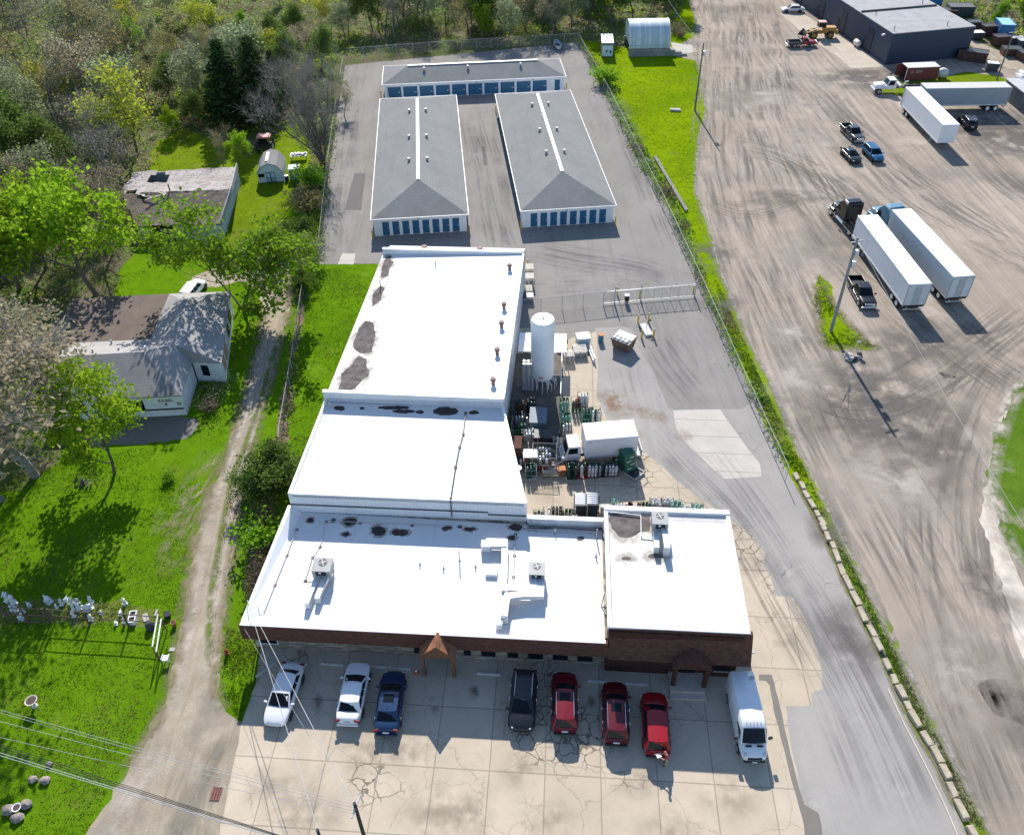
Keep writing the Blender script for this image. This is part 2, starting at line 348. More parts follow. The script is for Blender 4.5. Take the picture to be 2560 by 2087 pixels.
sheet('concrete_apron', [(1622,28),(1652,18),(1700,48),(1760,85),(1836,136),(1836,139),(1768,143),(1742,118),(1700,92),(1660,62)], .012, M_CONC2, .06)
sheet('back_road', [(2000,70),(2025,84),(2070,104),(2129,119),(2300,190),(2400,300),(2129,152),(2080,138),(2030,112)], .012, M_NEWASPH if 0 else M_GRAVEL, .3)
sheet('side_grass', [(1822,172),(1850,163),(1960,160),(2015,150),(2080,160),(2110,172),(2105,190),(1960,190),(1880,200),(1840,196),(1825,188)], .012, M_YARD, .4)
sheet('shaded_house_pad', [(300,858),(412,872),(408,892),(392,910),(300,925),(180,925),(180,880)], .012, M_PATCH, .2)  # shadow over the pad painted in as a dark asphalt tone
sheet('flower_bed', [(-60,1262),(60,1240),(180,1252),(290,1258),(330,1290),(250,1300),(120,1296),(20,1300),(-60,1300)], .008, M_WEED, .5)
sheet('fence_line_soil', [(627,600),(634,640),(622,700),(608,800),(596,900),(588,946),(568,960),(576,880),(596,760),(618,650)], .008, pm('bare_soil', (.16,.11,.07), .95, var=.3, scale=2, bump=.5, bscale=8), .3)
sheet('concrete_pad', [(1395,88),(1440,95),(1450,108),(1425,112),(1400,106)], .012, M_SLAB, .1)
sheet('yard_soil_and_shade', [(1064,735),(1168,735),(1170,830),(1163,905),(1140,912),(1064,905)], .0215, pm('grimy_shaded_ground', (.125,.115,.10), .95, 0, .35, .9, bump=.3, dirt=.6, dcol=(.06,.075,.04)), .2, .4)  # weedy soil, its colour darkened further for shade from the shelter and clutter
# ================================================================ the gas supply building
def roof_mat(name, col, seam=0, dirt=.25, jy=3.0, jx=1e3):
    n = NT(name)
    c = n.mix(n.ramp(n.noise(.5, 6, .65), .35, .7), col, [x*.93 for x in col])
    c = n.mix(n.ramp(n.noise(.3, 6, .7, n.map(loc=(5,8,0))), .58, .8, 0, dirt), c, (.42,.38,.33))
    if seam:
        sx, sy, sz = n.sep()[:3]
        c = n.mix(n.math('MULTIPLY', n.math('MAXIMUM', n.joint(sx, jx, .14), n.joint(sy, jy, .10)), seam), c, (.50,.48,.46))
    n.bump(n.noise(2, 4), .12, .03)
    return n.end(c, .55, 0, .3)
M_ROOF = roof_mat('white_membrane', (.715,.71,.695), .22, .45, 5.9, 6.8)
M_ROOF2 = roof_mat('cream_membrane', (.645,.62,.585), .5, .3, 30, 1.9)
M_WHITE = pm('white_metal', (.78,.79,.80), .45, 0, .05, 1, dirt=.15, dcol=(.4,.38,.36))
def rib_mat(name, col, period, depth=.5, axis=0, rough=.45, metal=0, dirt=.2, dcol=(.4,.34,.3)):
    n = NT(name); s_ = n.sep()[axis]
    w = n.math('ABSOLUTE', n.math('SUBTRACT', n.math('FRACT', n.math('DIVIDE', s_, period)), .5))
    c = n.mix(n.ramp(w, .40, .46, 0, .25*depth), col, [x*.5 for x in col])
    c = n.mix(n.ramp(n.noise(.9, 6, .7), .5, .75, 0, dirt), c, dcol)
    n.bump(n.ramp(w, .3, .5), depth, .03)
    return n.end(c, rough, metal, .4)
M_PANEL = rib_mat('white_wall_panel', (.74,.76,.78), .3, .5)
M_SIDE = rib_mat('grey_side_panel', (.52,.56,.62), .3, .6, 1, dirt=.5, dcol=(.5,.33,.3))
def brick_mat(name, col, sc=1.0, mort=(.12,.10,.09), bw=.22, bh=.075, var=.35, off=.5):
    n = NT(name); b = n.new('TexBrick')
    cv = n.new('CombineXYZ'); x, y, z = n.sep()[:3]
    n.lk(n.math('ADD', x, n.math('MULTIPLY', y, 1)), cv.inputs[0]); n.lk(z, cv.inputs[1]); n.lk(cv.outputs[0], b.inputs[0])
    b.inputs['Color1'].default_value = (*[c*(1-var) for c in col],1); b.inputs['Color2'].default_value = (*[c*(1+var) for c in col],1); b.inputs['Mortar'].default_value = (*mort,1)
    b.inputs['Scale'].default_value = 1; b.inputs['Mortar Size'].default_value = .009*sc; b.inputs['Brick Width'].default_value = bw; b.inputs['Row Height'].default_value = bh; b.offset = off
    c = n.mix(n.ramp(n.noise(1.4, 5, .7), .45, .75, 0, .4), b.outputs[0], [x*.55 for x in col])
    n.bump(b.outputs[1], -.4, .02)
    return n.end(c, .9, 0, .2)
M_BRICK = brick_mat('brown_shingle_fascia', (.115,.055,.042), 1, (.08,.042,.035), .3, .14, .22)
M_BRICKD = brick_mat('dark_brick', (.075,.030,.022), 1, (.05,.03,.025))
M_STONE = brick_mat('tan_ledgestone', (.33,.28,.21), 1.6, (.15,.13,.11), .62, .13, .5, .37)
M_PUDDLE = pm('standing_water_dirt', (.125,.110,.105), .85, 0, .45, 1.4, dirt=.6, dcol=(.19,.165,.155), spec=.04)
M_PUDDLE2 = pm('drain_stain', (.055,.040,.035), .8, 0, .5, 2)
M_STAIN = None
M_PIPE = pm('black_pipe', (.055,.05,.05), .5)
M_GPIPE = pm('grey_pipe', (.42,.42,.42), .5)
M_GALV = pm('galvanised_duct', (.66,.67,.68), .38, .35, .08, 2)
M_HVAC = pm('grey_cabinet', (.30,.31,.315), .5, 0, .06)
M_DARK = pm('dark_void', (.02,.021,.023), .7)
M_BLACK = pm('black_plastic', (.025,.025,.027), .45)
M_GLASS = pm('dark_glass', (.009,.012,.017), .12, 0, .1, spec=.14)
M_WOOD = pm('brown_painted_wood', (.16,.075,.042), .7, 0, .3, 4, bump=.2)
M_CWALL = pm('grey_block', (.38,.36,.34), .9, var=.2, bump=.3)
BO = Vector((-20.4, 37.4, 0)); BU = Vector((cos(BYAW), sin(BYAW), 0)); BV = Vector((-sin(BYAW), cos(BYAW), 0))
B = thing('commercial_building', 'long low building with brown brick front, white flat roofs stepped in four levels', 'building', BO, BYAW)
def bl(px, py, z): q = at(px, py, z)-BO; return Vector((q.dot(BU), q.dot(BV), z))
def bd(x, y, z): return bl(x*KD, y*KD, z)
# front block
m = MB(); m.prism([(.45,.75),(27.8,.75),(27.8,11.9),(.75,11.9)], 0, 3.70); m.build('stone_wall', M_STONE, B)
m = MB(); m.prism([(.55,.35),(27.62,.35),(27.62,11.15),(.75,11.72)], 3.705, 3.75); m.build('front_roof', M_ROOF, B)
m = MB(); m.prism([(-.02,.02),(27.66,.02),(27.66,.36),(-.02,.36)], 3.6, 4.10)
m.build('front_coping', M_WHITE, B, bevel=.04)
m = MB(); m.hexa([(-.1,-.06,2.4),(28.05,-.06,2.4),(28.05,.3,2.4),(-.1,.3,2.4)], [(-.08,.0,4.08),(27.8,.0,4.08),(27.8,.3,4.08),(-.08,.3,4.08)])
m.box(-.1,.31,2.4,.44,1.0,3.6); m.build('brick_fascia', M_BRICK, B)
m = MB(); m.box(-.05,.3,2.36,27.9,.74,2.395); m.build('soffit', M_WOOD, B)
# parapet at the left side, membrane turned up its inner face
m = MB(); m.add([(-.0,.36,4.12),(.30,.36,4.12),(1.05,.36,3.752),(.72,11.7,4.55),(1.02,11.7,4.55),(1.75,11.7,3.752),(-.0,.36,3.6),(.72,11.7,3.6)],
    [(0,1,4,3),(1,2,5,4),(0,3,7,6)]); m.build('left_parapet', M_WHITE, B)
m = MB(); m.box(21.3,11.3,3.2,27.8,11.62,4.55); m.build('rear_parapet', pm('stained_white_parapet', (.70,.71,.73), .6, 0, .1, 1.2, dirt=.75, dcol=(.16,.17,.19)), B)
m = MB(); m.box(21.25,11.24,4.55,27.82,11.68,4.62); m.build('parapet_cap', M_WHITE, B)
m = MB()
for u in range(14): m.box(1.5+u*1.9,.70,2.28,1.62+u*1.9,.76,2.36)
for u0, u1, z0 in ((13.0,13.75,.45),(16.9,17.45,.5),(18.25,19.35,.5),(20.3,21.1,.5),(21.9,23.05,.5),(23.8,24.95,.5),(25.7,26.85,.5)):
    w = MB(); w.box(u0,.69,z0,u1,.748,1.75); wf = w.build('window', M_GLASS, B)
    s_ = MB(); s_.box(u0-.06,.60,z0-.09,u1+.06,.745,z0-.005); s_.build('sill', M_WHITE if 0 else M_CWALL, wf)
w = MB(); w.box(.75,.70,.75,2.15,.748,1.5); wf = w.build('window', M_GLASS, B)
s_ = MB()
for a in ((.7,.66,.68,2.2,.699,.75),(.7,.66,1.5,2.2,.699,1.57),(.68,.66,.75,.75,.699,1.5),(2.15,.66,.75,2.22,.699,1.5)): s_.box(*a)
s_.build('frame', M_WHITE, wf)
d_ = MB(); d_.box(14.2,.68,.02,16.1,.747,2.15); dr = d_.build('glass_door', M_GLASS, B)
d_ = MB()
for u in (14.2,15.12,16.03): d_.box(u,.63,.02,u+.07,.679,2.15)
d_.build('door_frame', M_BLACK, dr)
# entrance canopies
def canopy(name, u0, u1, vf, ze, zr, mat, legw, zl, mroof):
    uc = (u0+u1)/2
    c = MB()
    for a, b in ((u0-.12,uc),(u1+.12,uc)):
        c.hexa([(a,vf-.08,ze-.06),(b,vf-.08,zr-.06),(b,.2,zr-.06),(a,.2,ze-.06)], [(a,vf-.08,ze+.03),(b,vf-.08,zr+.03),(b,.2,zr+.03),(a,.2,ze+.03)])
    co = c.build(name, mroof, B)
    c = MB(); c.add([(u0,vf,ze-.08),(u1,vf,ze-.08),(uc,vf,zr-.09),(u0,vf+.08,ze-.08),(u1,vf+.08,ze-.08),(uc,vf+.08,zr-.09)], [(0,1,2),(5,4,3),(0,3,4,1)])
    c.build('gable', mat, co)
    for u in (u0, u1-legw):
        c = MB(); c.box(u, vf, zl, u+legw, vf+.28, ze-.04); c.build('post', mat, co)
    return co
M_CAN = brick_mat('cedar_shingle', (.30,.135,.075), 1, (.12,.06,.04), .3, .14)
canopy('entrance_canopy', 13.86, 16.42, -1.0, 2.72, 4.22, M_WOOD, .26, .0, M_CAN)
canopy('side_entrance_canopy', 32.72, 35.32, -.95, 2.85, 3.95, M_BRICKD, .30, .42, M_BRICK)
m = MB(); m.box(32.65,-1.35,.021,35.25,.3,.42); m.box(32.62,-1.82,.021,35.3,-1.352,.21); m.build('porch_steps', M_CONC2, B, bevel=.02)
# office block
m = MB(); m.prism([(27.82,.29),(37.6,.29),(37.75,12.2),(27.82,12.2)], 0, 5.2); m.build('brick_wall', M_BRICKD, B)
m = MB(); m.prism([(28.1,.95),(37.75,.95),(37.8,11.75),(28.1,11.75)], 5.21, 5.30); m.build('office_roof', M_ROOF2, B)
m = MB()
for a in ((27.72,.50,5.1,38.02,.95,5.50),(27.72,11.76,5.1,38.05,12.25,5.56),(27.72,.951,5.1,28.05,11.759,5.46),(37.72,.951,5.1,38.04,11.759,5.47)): m.box(*a)
m.build('office_coping', M_WHITE, B, bevel=.03)
m = MB(); m.box(28.3,11.0,5.30,37.6,11.40,5.305); m.build('roof_gutter_line', M_GPIPE, B)
m = MB(); m.hexa([(27.95,-.22,2.4),(38.42,-.24,2.4),(38.42,.28,2.4),(27.95,.28,2.4)], [(27.8,.53,5.44),(38.2,.44,5.42),(38.2,.80,5.42),(27.8,.80,5.44)]); m.build('brick_mansard', M_BRICK, B)
w = MB(); w.box(36.0,.22,.9,37.1,.287,1.9); wf = w.build('window', M_GLASS, B)
s_ = MB(); s_.box(35.95,.16,.80,37.15,.286,.89); s_.build('sill', M_CWALL, wf)
d_ = MB(); d_.box(33.4,.22,.43,34.6,.285,2.5); d_.build('glass_door', M_GLASS, B)
m = MB(); m.box(38.40,.3,3.3,38.62,.5,3.42); m.build('wall_lamp', M_GPIPE, B)
# middle block
mid = [(.97,11.72),(21.28,11.70),(18.6,23.5),(1.35,23.6)]
m = MB(); m.prism(mid, 0, 5.86); m.build('middle_wall', M_PANEL, B)
m = MB(); m.prism([(1.25,12.1),(20.9,12.1),(18.35,23.45),(1.6,23.5)], 5.865, 5.93); m.build('middle_roof', M_ROOF, B)
m = MB()
def rim(pts, i, j, w, z0, z1):
    a, b = Vector(pts[i]), Vector(pts[j]); d = (b-a).normalized(); nn = Vector((-d.y, d.x))*w
    m.prism([a, b, b+nn, a+nn], z0, z1)
rim(mid, 0, 1, .38, 5.6, 6.02); rim(mid, 1, 2, .28, 5.6, 6.06); rim(mid, 3, 0, .28, 5.6, 6.08)
m.build('middle_coping', M_WHITE, B)
m = MB(); m.box(18.9,21.6,0,20.3,23.3,2.6); m.build('side_annex', M_BRICK, B)
# rear block
rb = [(1.55,23.62),(18.45,23.4),(19.05,49.75),(2.5,49.85)]
m = MB(); m.prism(rb, 0, [6.35,6.75,6.75,6.35]); m.build('rear_wall', M_SIDE, B)
m = MB(); m.prism([(1.5,23.95),(18.4,23.8),(18.98,49.45),(2.46,49.55)], [6.36,6.80,6.80,6.36], [6.44,6.88,6.88,6.44]); m.build('rear_roof', M_ROOF, B)
m = MB(); m.prism([(1.35,23.64),(18.5,23.42),(18.5,23.76),(1.35,23.92)], 5.9, 7.12); m.build('front_parapet', M_PANEL, B)
m = MB(); m.prism([(1.3,23.58),(18.55,23.36),(18.55,23.80),(1.3,23.96)], 7.121, 7.19); m.build('parapet_cap', M_WHITE, B)
m = MB(); m.prism([(2.45,49.5),(19.0,49.4),(19.0,49.76),(2.45,49.86)], 6.2, 7.15); m.build('back_parapet', M_WHITE, B)
m = MB(); m.prism([(18.42,23.8),(18.62,23.8),(19.22,49.4),(19.02,49.4)], 6.5, 6.99); m.build('right_coping', M_WHITE, B)
m = MB(); m.prism([(2.8,49.88),(19.1,49.80),(19.25,51.6),(2.95,51.7)], 0, [6.9,6.9,6.3,6.3]); m.build('back_lean_to', pm('grey_metal_roof', (.50,.50,.51), .5, .2, .08), B)
def roofvent(name, px, py, z, r=.22, h=.5, mat=None, n=10):
    p = bl(px, py, z); c = MB(); c.cyl(p.x, p.y, z-.02, z+h*.65, r*.75, n=n); c.cyl(p.x, p.y, z+h*.65, z+h, r*1.2, r*1.05, n=n)
    return c.build(name, mat or M_RUST, B, smooth=40)
M_RUST = pm('rusty_vent', (.19,.12,.105), .7, 0, .3, 3)
for px, py in ((1274,674),(1260,771),(1254,818),(1243,885),(1233,960)): roofvent('roof_vent', px, py, 6.85, .24, .75)
for px, py in ((1061,622),(1200,626)): roofvent('roof_vent', px, py, 6.8, .30, .4)
for px, py, h in ((951,716,.9),(1089,664,.7)):
    p = bl(px, py, 6.6); c = MB(); c.cyl(p.x, p.y, 6.4, 6.5+h, .06, n=8); c.build('vent_pipe', M_RUST, B)
p = bl(826, 1016, 5.95); c = MB(); c.cyl(p.x, p.y, 5.9, 6.6, .14, n=10); c.build('vent_pipe', M_GPIPE, B)
# ponding water and stains on the roofs, thin sheets on the membrane
_silt = []
def SILT():
    if not _silt: _silt.append(decal_mat('silt_ring', (.40,.36,.31), (.50,.46,.41), .85, 1, 0, .1, .3, .1, 1.2))
    return _silt[0]
def blotch(name, pts, z, mat, grow=0.0, lift=.004, plane=None):
    P = [bl(x, y, z) for x, y in pts]; c_ = sum((Vector((p.x,p.y)) for p in P), Vector((0,0)))/len(P)
    out = []
    for i, p in enumerate(P):
        q = P[(i+1) % len(P)]
        for k in range(4):
            a = Vector((p.x,p.y)).lerp(Vector((q.x,q.y)), k/4); d = (a-c_)
            e = grow+mnoise.noise((a.x*2.2, a.y*2.2, len(pts)+grow))*.14
            out.append(a+d.normalized()*e)
    if mat is None:
        zf = lambda a: (plane(a.x, a.y) if plane else z)+lift
        k = len(out); vs = [(c_.x,c_.y,zf(c_))]; fv = [1]
        for g_, f_ in ((0,1),(.5,.55),(1,0)):
            for a in out: b = a+(a-c_).normalized()*(grow*1.6+.12)*(g_-.15); vs.append((b.x,b.y,zf(b))); fv.append(f_)
        fs = [(0,1+i,1+(i+1)%k) for i in range(k)]+[(1+r*k+i,1+(r+1)*k+i,1+(r+1)*k+(i+1)%k,1+r*k+(i+1)%k) for r in range(2) for i in range(k)]
        me = bpy.data.meshes.new(name); me.from_pydata(vs, [], fs); me.materials.append(SILT()); va = me.color_attributes.new('fade','FLOAT_COLOR','POINT'); ul = me.uv_layers.new(name='UVMap')
        for lp in me.loops: ul.data[lp.index].uv = (.5,0)
        for i, f_ in enumerate(fv): va.data[i].color = (f_,f_,f_,1)
        me.update(); o = bpy.data.objects.new(name, me); COL.objects.link(o); o.parent = B
        if me.polygons[0].normal.z < 0: me.flip_normals()
        return
    mb = MB(); mb.poly([(a.x, a.y, (plane(a.x, a.y) if plane else z)+lift) for a in out])
    o = mb.build(name, mat, B)
    if o.data.polygons[0].normal.z < 0: o.data.flip_normals()
rp = lambda x, y: 6.44+.44*(x-(1.5+.96*(y-24)/25.5))/16.6
def r6(*p): return [(640+x/3.214, 520+y/3.214) for x, y in p]
for pts in (r6((1050,392),(1085,388),(1082,420),(1108,432),(1075,490),(1062,550),(1012,562),(1002,540),(1008,500),(1030,420)),
            r6((1000,625),(1038,640),(1015,690),(1008,740),(970,765),(935,795),(932,700),(962,660)),
            r6((880,905),(940,920),(960,1000),(955,1060),(930,1160),(835,1172),(780,1120),(790,1060),(830,960)),
            r6((830,1190),(892,1215),(888,1270),(912,1310),(900,1360),(850,1390),(820,1430),(770,1468),(710,1488),(655,1468),(690,1370),(682,1330),(760,1270),(790,1220))):
    blotch('pond_ring', pts, 6.47, M_STAIN, .30, .003, rp); blotch('roof_puddle', pts, 6.47, M_PUDDLE, 0, .007, rp)
def oval(px, py, rx, ry, n=9): return [(px+rx*cos(2*pi*k/n), py+ry*sin(2*pi*k/n)) for k in range(n)]
for px, py, rx, ry in ((848,1021,15,6),(985,1019,42,5),(1010,1028,30,5),(1050,1030,10,5),(1115,1028,34,11),(1185,1031,14,5),(905,1021,7,3)):
    blotch('drain_stain', oval(px, py, rx, ry), 5.935, M_PUDDLE2)
for px, py, rx, ry in ((776,1300,9,6),(875,1304,19,10),(947,1327,17,13),(1000,1331,22,9),(866,1335,11,5),(833,1301,5,4),(1117,1320,11,5),(1175,1322,16,5),(1150,1317,6,4),(1289,1318,16,9),(1280,1344,11,6),(1340,1322,34,3),(1499,1318,12,5)):
    blotch('stain_ring', oval(px, py, rx*1.3, ry*1.3), 3.75, M_STAIN, 0, .003); blotch('drain_stain', oval(px, py, rx, ry), 3.75, M_PUDDLE2, 0, .007)
blotch('drain_stain', oval(1452,1345,9,6), 3.75, M_PUDDLE, 0, .006)
blotch('roof_patch', [(1200,1521),(1229,1521),(1221,1575),(1187,1572)], 3.75, pm('beige_patch', (.60,.57,.52), .6), 0, .002)
o1 = [(1525,1285),(1545,1279),(1580,1282),(1626,1290),(1625,1327),(1601,1330),(1580,1341),(1560,1346),(1545,1338),(1530,1318),(1522,1300)]
blotch('pond_ring', o1, 5.30, M_STAIN, .3, .003); blotch('roof_puddle', o1, 5.30, M_PUDDLE, 0, .007)
for a in (oval(1567,1396,15,7), oval(1640,1389,24,9)): blotch('pond_ring', a, 5.30, M_STAIN, .2, .003); blotch('roof_puddle', a, 5.30, M_PUDDLE, -.1, .007)
# pipe runs
def pipe(name, pts, r, mat, feet=None):
    c = MB(); c.tube(pts, r, 6)
    o = c.build(name, mat, B, smooth=60)
    if feet:
        for x, y, z, h in feet: f = MB(); f.cbox(x, y, z-h/2, .26, .22, h); f.build('pipe_support', M_RUST, o)
    return o
zz = 6.1
gp = [bl(1164,1030,zz), bl(1158,1083,zz), bl(1149,1115,zz), bl(1139,1165,zz), bl(1127,1244,zz)]
pipe('gas_pipe', gp+[Vector((gp[-1].x,11.62,5.9)), Vector((gp[-1].x,11.62,4.0))], .045, M_PIPE, [(p.x,p.y,zz-.05,.14) for p in gp])
pipe('wall_pipe', [(.97,11.64,4.72),(18.0,11.62,4.72),(18.0,11.62,4.45),(21.3,11.62,4.45),(21.3,11.2,4.0),(21.5,11.05,3.9),(27.2,10.9,3.9)], .05, M_PIPE)
q1 = [bl(816,1302,3.85), bl(800,1365,3.85), bl(781,1392,3.85), bl(763,1450,3.85)]
pipe('roof_conduit', [bl(1130,1313,3.85), bl(816,1302,3.85)]+q1[1:]+[bl(790,1448,3.85)], .035, M_GPIPE, [(p.x,p.y,3.80,.1) for p in q1+[bl(900,1306,3.85),bl(1030,1312,3.85)]])
q2 = [bl(742,1322,3.85), bl(717,1387,3.85), bl(687,1461,3.85), bl(660,1530,3.85), bl(648,1532,3.85), bl(646,1516,3.95)]
pipe('roof_conduit', q2, .035, M_GPIPE, [(p.x,p.y,3.80,.1) for p in q2[:3]])
q3 = [bl(1289,1333,3.86), bl(1286,1387,3.86), bl(1284,1440,3.86), bl(1284,1461,3.86)]
pipe('roof_conduit', q3, .035, M_GPIPE, [(p.x,p.y,3.80,.1) for p in q3[:3]])
pipe('roof_conduit', [bl(1312,1322,3.9), bl(1400,1326,3.9), bl(1470,1329,3.9), bl(1508,1331,3.9), bl(1511,1345,4.3), bl(1509,1300,5.0)], .05, M_GPIPE)
pipe('roof_conduit', [bl(1512,1278,5.45), bl(1602,1288,5.45), bl(1603,1340,5.45), bl(1632,1343,5.45)], .05, M_WHITE)
pipe('ladder_rail', [bl(1511,1484,4.3), bl(1503,1515,3.8), bl(1515,1535,3.8)], .05, M_GPIPE)
for px, py, h in ((1149,1400,1.3),(1050,1410,.35),(1109,1420,.35),(1189,1416,.35),(1388,1333,.5),(1491,1345,1.2),(1490,1390,.5)):
    p = bl(px, py, 3.8); c = MB(); c.cyl(p.x, p.y, 3.72, 3.75+h, .05, n=8); c.cyl(p.x, p.y, 3.74, 3.80, .16, .06, n=8); c.build('vent_pipe', M_GPIPE, B)
c = MB(); p = bl(1229,1429,3.9); c.cbox(p.x, p.y, 3.9, .95, .85, .32); c.build('roof_hatch', M_WHITE, B, bevel=.04)
m = MB(); m.box(.45,.62,.35,.75,.74,1.0); m.build('meter_box', M_GPIPE, B)
# rooftop units stand on the roof: things of their own
def fan(mb, x, y, z, r):
    mb.cyl(x, y, z, z+.03, r, n=18)
def rooftop_unit(label, u, v, zr, sx, sy, h, leg, ducts):
    t = thing('rooftop_unit', label, 'air conditioner', BO+BU*u+BV*v+Vector((0,0,zr)), BYAW, 'air conditioners on the flat roofs')
    c = MB(); c.box(-sx/2,-sy/2,leg,sx/2,sy/2,leg+h); c.build('cabinet', M_HVAC, t, bevel=.03)
    c = MB(); c.box(-sx/2-.03,-sy/2-.03,leg+h,sx/2+.03,sy/2+.03,leg+h+.04); lid = c.build('top_panel', pm('light_grey_lid', (.26,.27,.275), .45), t)
    c = MB(); c.cyl(0,sy*.16,leg+h+.041,leg+h+.06,sx*.25,n=24); fo = c.build('fan_grille', M_BLACK, t)
    c = MB()
    for k in range(4): c.cbox(.12*sx*cos(k*pi/2+.4), sy*.16+.12*sx*sin(k*pi/2+.4), leg+h+.07, .22*sx, .09, .012, k*pi/2+.4)
    c.cyl(0,sy*.16,leg+h+.062,leg+h+.085,.09,n=10); c.build('fan_blades', M_GPIPE, fo)
    c = MB(); c.box(-sx*.30,-sy/2-.02,leg+h*.45,sx*.30,-sy/2-.003,leg+h*.95); c.build('louvre_panel', M_BLACK, t)
    c = MB(); c.box(-sx*.12,-sy/2-.035,leg+h*.72,sx*.02,-sy/2-.021,leg+h*.92); c.build('rating_plate', M_WHITE, t)
    c = MB()
    for a in (-1,1):
        for b in (-1,1): c.box(a*sx*.42-.05,b*sy*.42-.05,0,a*sx*.42+.05,b*sy*.42+.05,leg-.002)
    c.build('stand', M_GPIPE, t)
    for w, hh, zb, pts in ducts:
        c = MB()
        for si, (a, b) in enumerate(zip(pts[:-1], pts[1:])):
            a = Vector((*a,0)) if len(a) == 2 else Vector(a); b = Vector((*b,0)) if len(b) == 2 else Vector(b)
            d = (b-a); L = hypot(d.x, d.y); an = atan2(d.y, d.x); mid_ = (a+b)/2; pit = atan2(d.z, L)
            e = w if len(pts) > 2 else 0
            c.cbox(mid_.x, mid_.y, zb+hh/2+mid_.z+si*.007, d.length+e*.9, w-si*.006, hh, an, 0, -pit)
        dz = pts[-1]; c.build('duct', M_GALV, t, bevel=.015)
        c = MB(); c.cbox(dz[0], dz[1]-.1, (zb+hh)/2+.001, w*.98, w*.9, zb+hh*.9); c.build('duct_drop', M_GALV, t, bevel=.03)
    return t
rooftop_unit('grey rooftop unit with two short ducts at the left end of the front roof', 5.35, 5.15, 3.755, 1.45, 1.3, .95, .45, [(.42,.38,.35,[(-.35,-.65),(-.55,-2.2),(-.6,-2.9)]),(.42,.38,.35,[(.35,-.65),(.15,-1.9),(.1,-2.4)])])
def lo(px, py, z, u, v): q = bl(px, py, z); return (q.x-u, q.y-v)
U2, V2 = 22.35, 5.75
f2 = lambda *ps: [lo(x, y, 4.7, U2, V2) for x, y in ps]
rooftop_unit('grey rooftop unit with long branching silver ducts in the middle of the front roof', U2, V2, 3.755, 1.25, 1.2, .95, .4,
    [(.55,.4,.55,f2((1333,1440),(1334,1468),(1262,1467))),(.55,.42,.5,f2((1353,1440),(1351,1483),(1310,1483),(1270,1488),(1265,1502),(1261,1532))),(.5,.36,.35,f2((1262,1355),(1260,1440),(1255,1490),(1248,1548))),(.8,.4,.4,f2((1268,1353),(1215,1352)))])
rooftop_unit('grey rooftop unit beside the big brown puddle on the right office roof', 32.08, 9.95, 5.305, 1.25, 1.25, 1.0, .5, [(.42,.4,.4,[(-.3,-.62),(-.35,-2.1)]),(.5,.5,.6,[(.35,-.62),(.42,-2.3)])])
# ================================================================ storage buildings
def shingle_mat(name, col, c2=None, rough=.9, bh=.14, streak=.35):
    n = NT(name); z = n.sep()[2]
    c = n.mix(n.ramp(n.noise(.35, 6, .65), .35, .68), col, c2 or [x*.78 for x in col])
    c = n.mix(n.ramp(n.noise(6, 4, .8), .45, .7, 0, .35), c, [x*.6 for x in col])
    c = n.mix(n.ramp(n.noise(1, 5, .6, n.map(0, (.9,.12,1), (3,9,0))), .5, .7, 0, streak), c, [x*.6 for x in col])
    c = n.mix(n.joint(z, bh, .022), c, [x*.84 for x in col])
    n.bump(n.noise(12, 4, .8), .4, .03)
    return n.end(c, rough, 0, .2)
M_SHIN = shingle_mat('grey_shingle', (.235,.24,.235), streak=.3)
M_STW = pm('white_stucco', (.76,.78,.80), .6, 0, .04, dirt=.12, dcol=(.5,.5,.5))
def door_mat():
    n = NT('blue_roller_door'); z = n.sep()[2]
    w = n.math('ABSOLUTE', n.math('SUBTRACT', n.math('FRACT', n.math('DIVIDE', z, .12)), .5))
    c = n.mix(n.ramp(w, .36, .48, 0, .5), (.020,.115,.225), (.010,.06,.12)); n.bump(w, .4, .02)
    return n.end(c, .42, 0, .4)
M_DOOR = door_mat(); M_YEL = pm('bollard_yellow', (.62,.40,.03), .5, 0, .12, 3, dirt=.3); M_CAP = pm('pale_cap', (.75,.66,.45), .5)
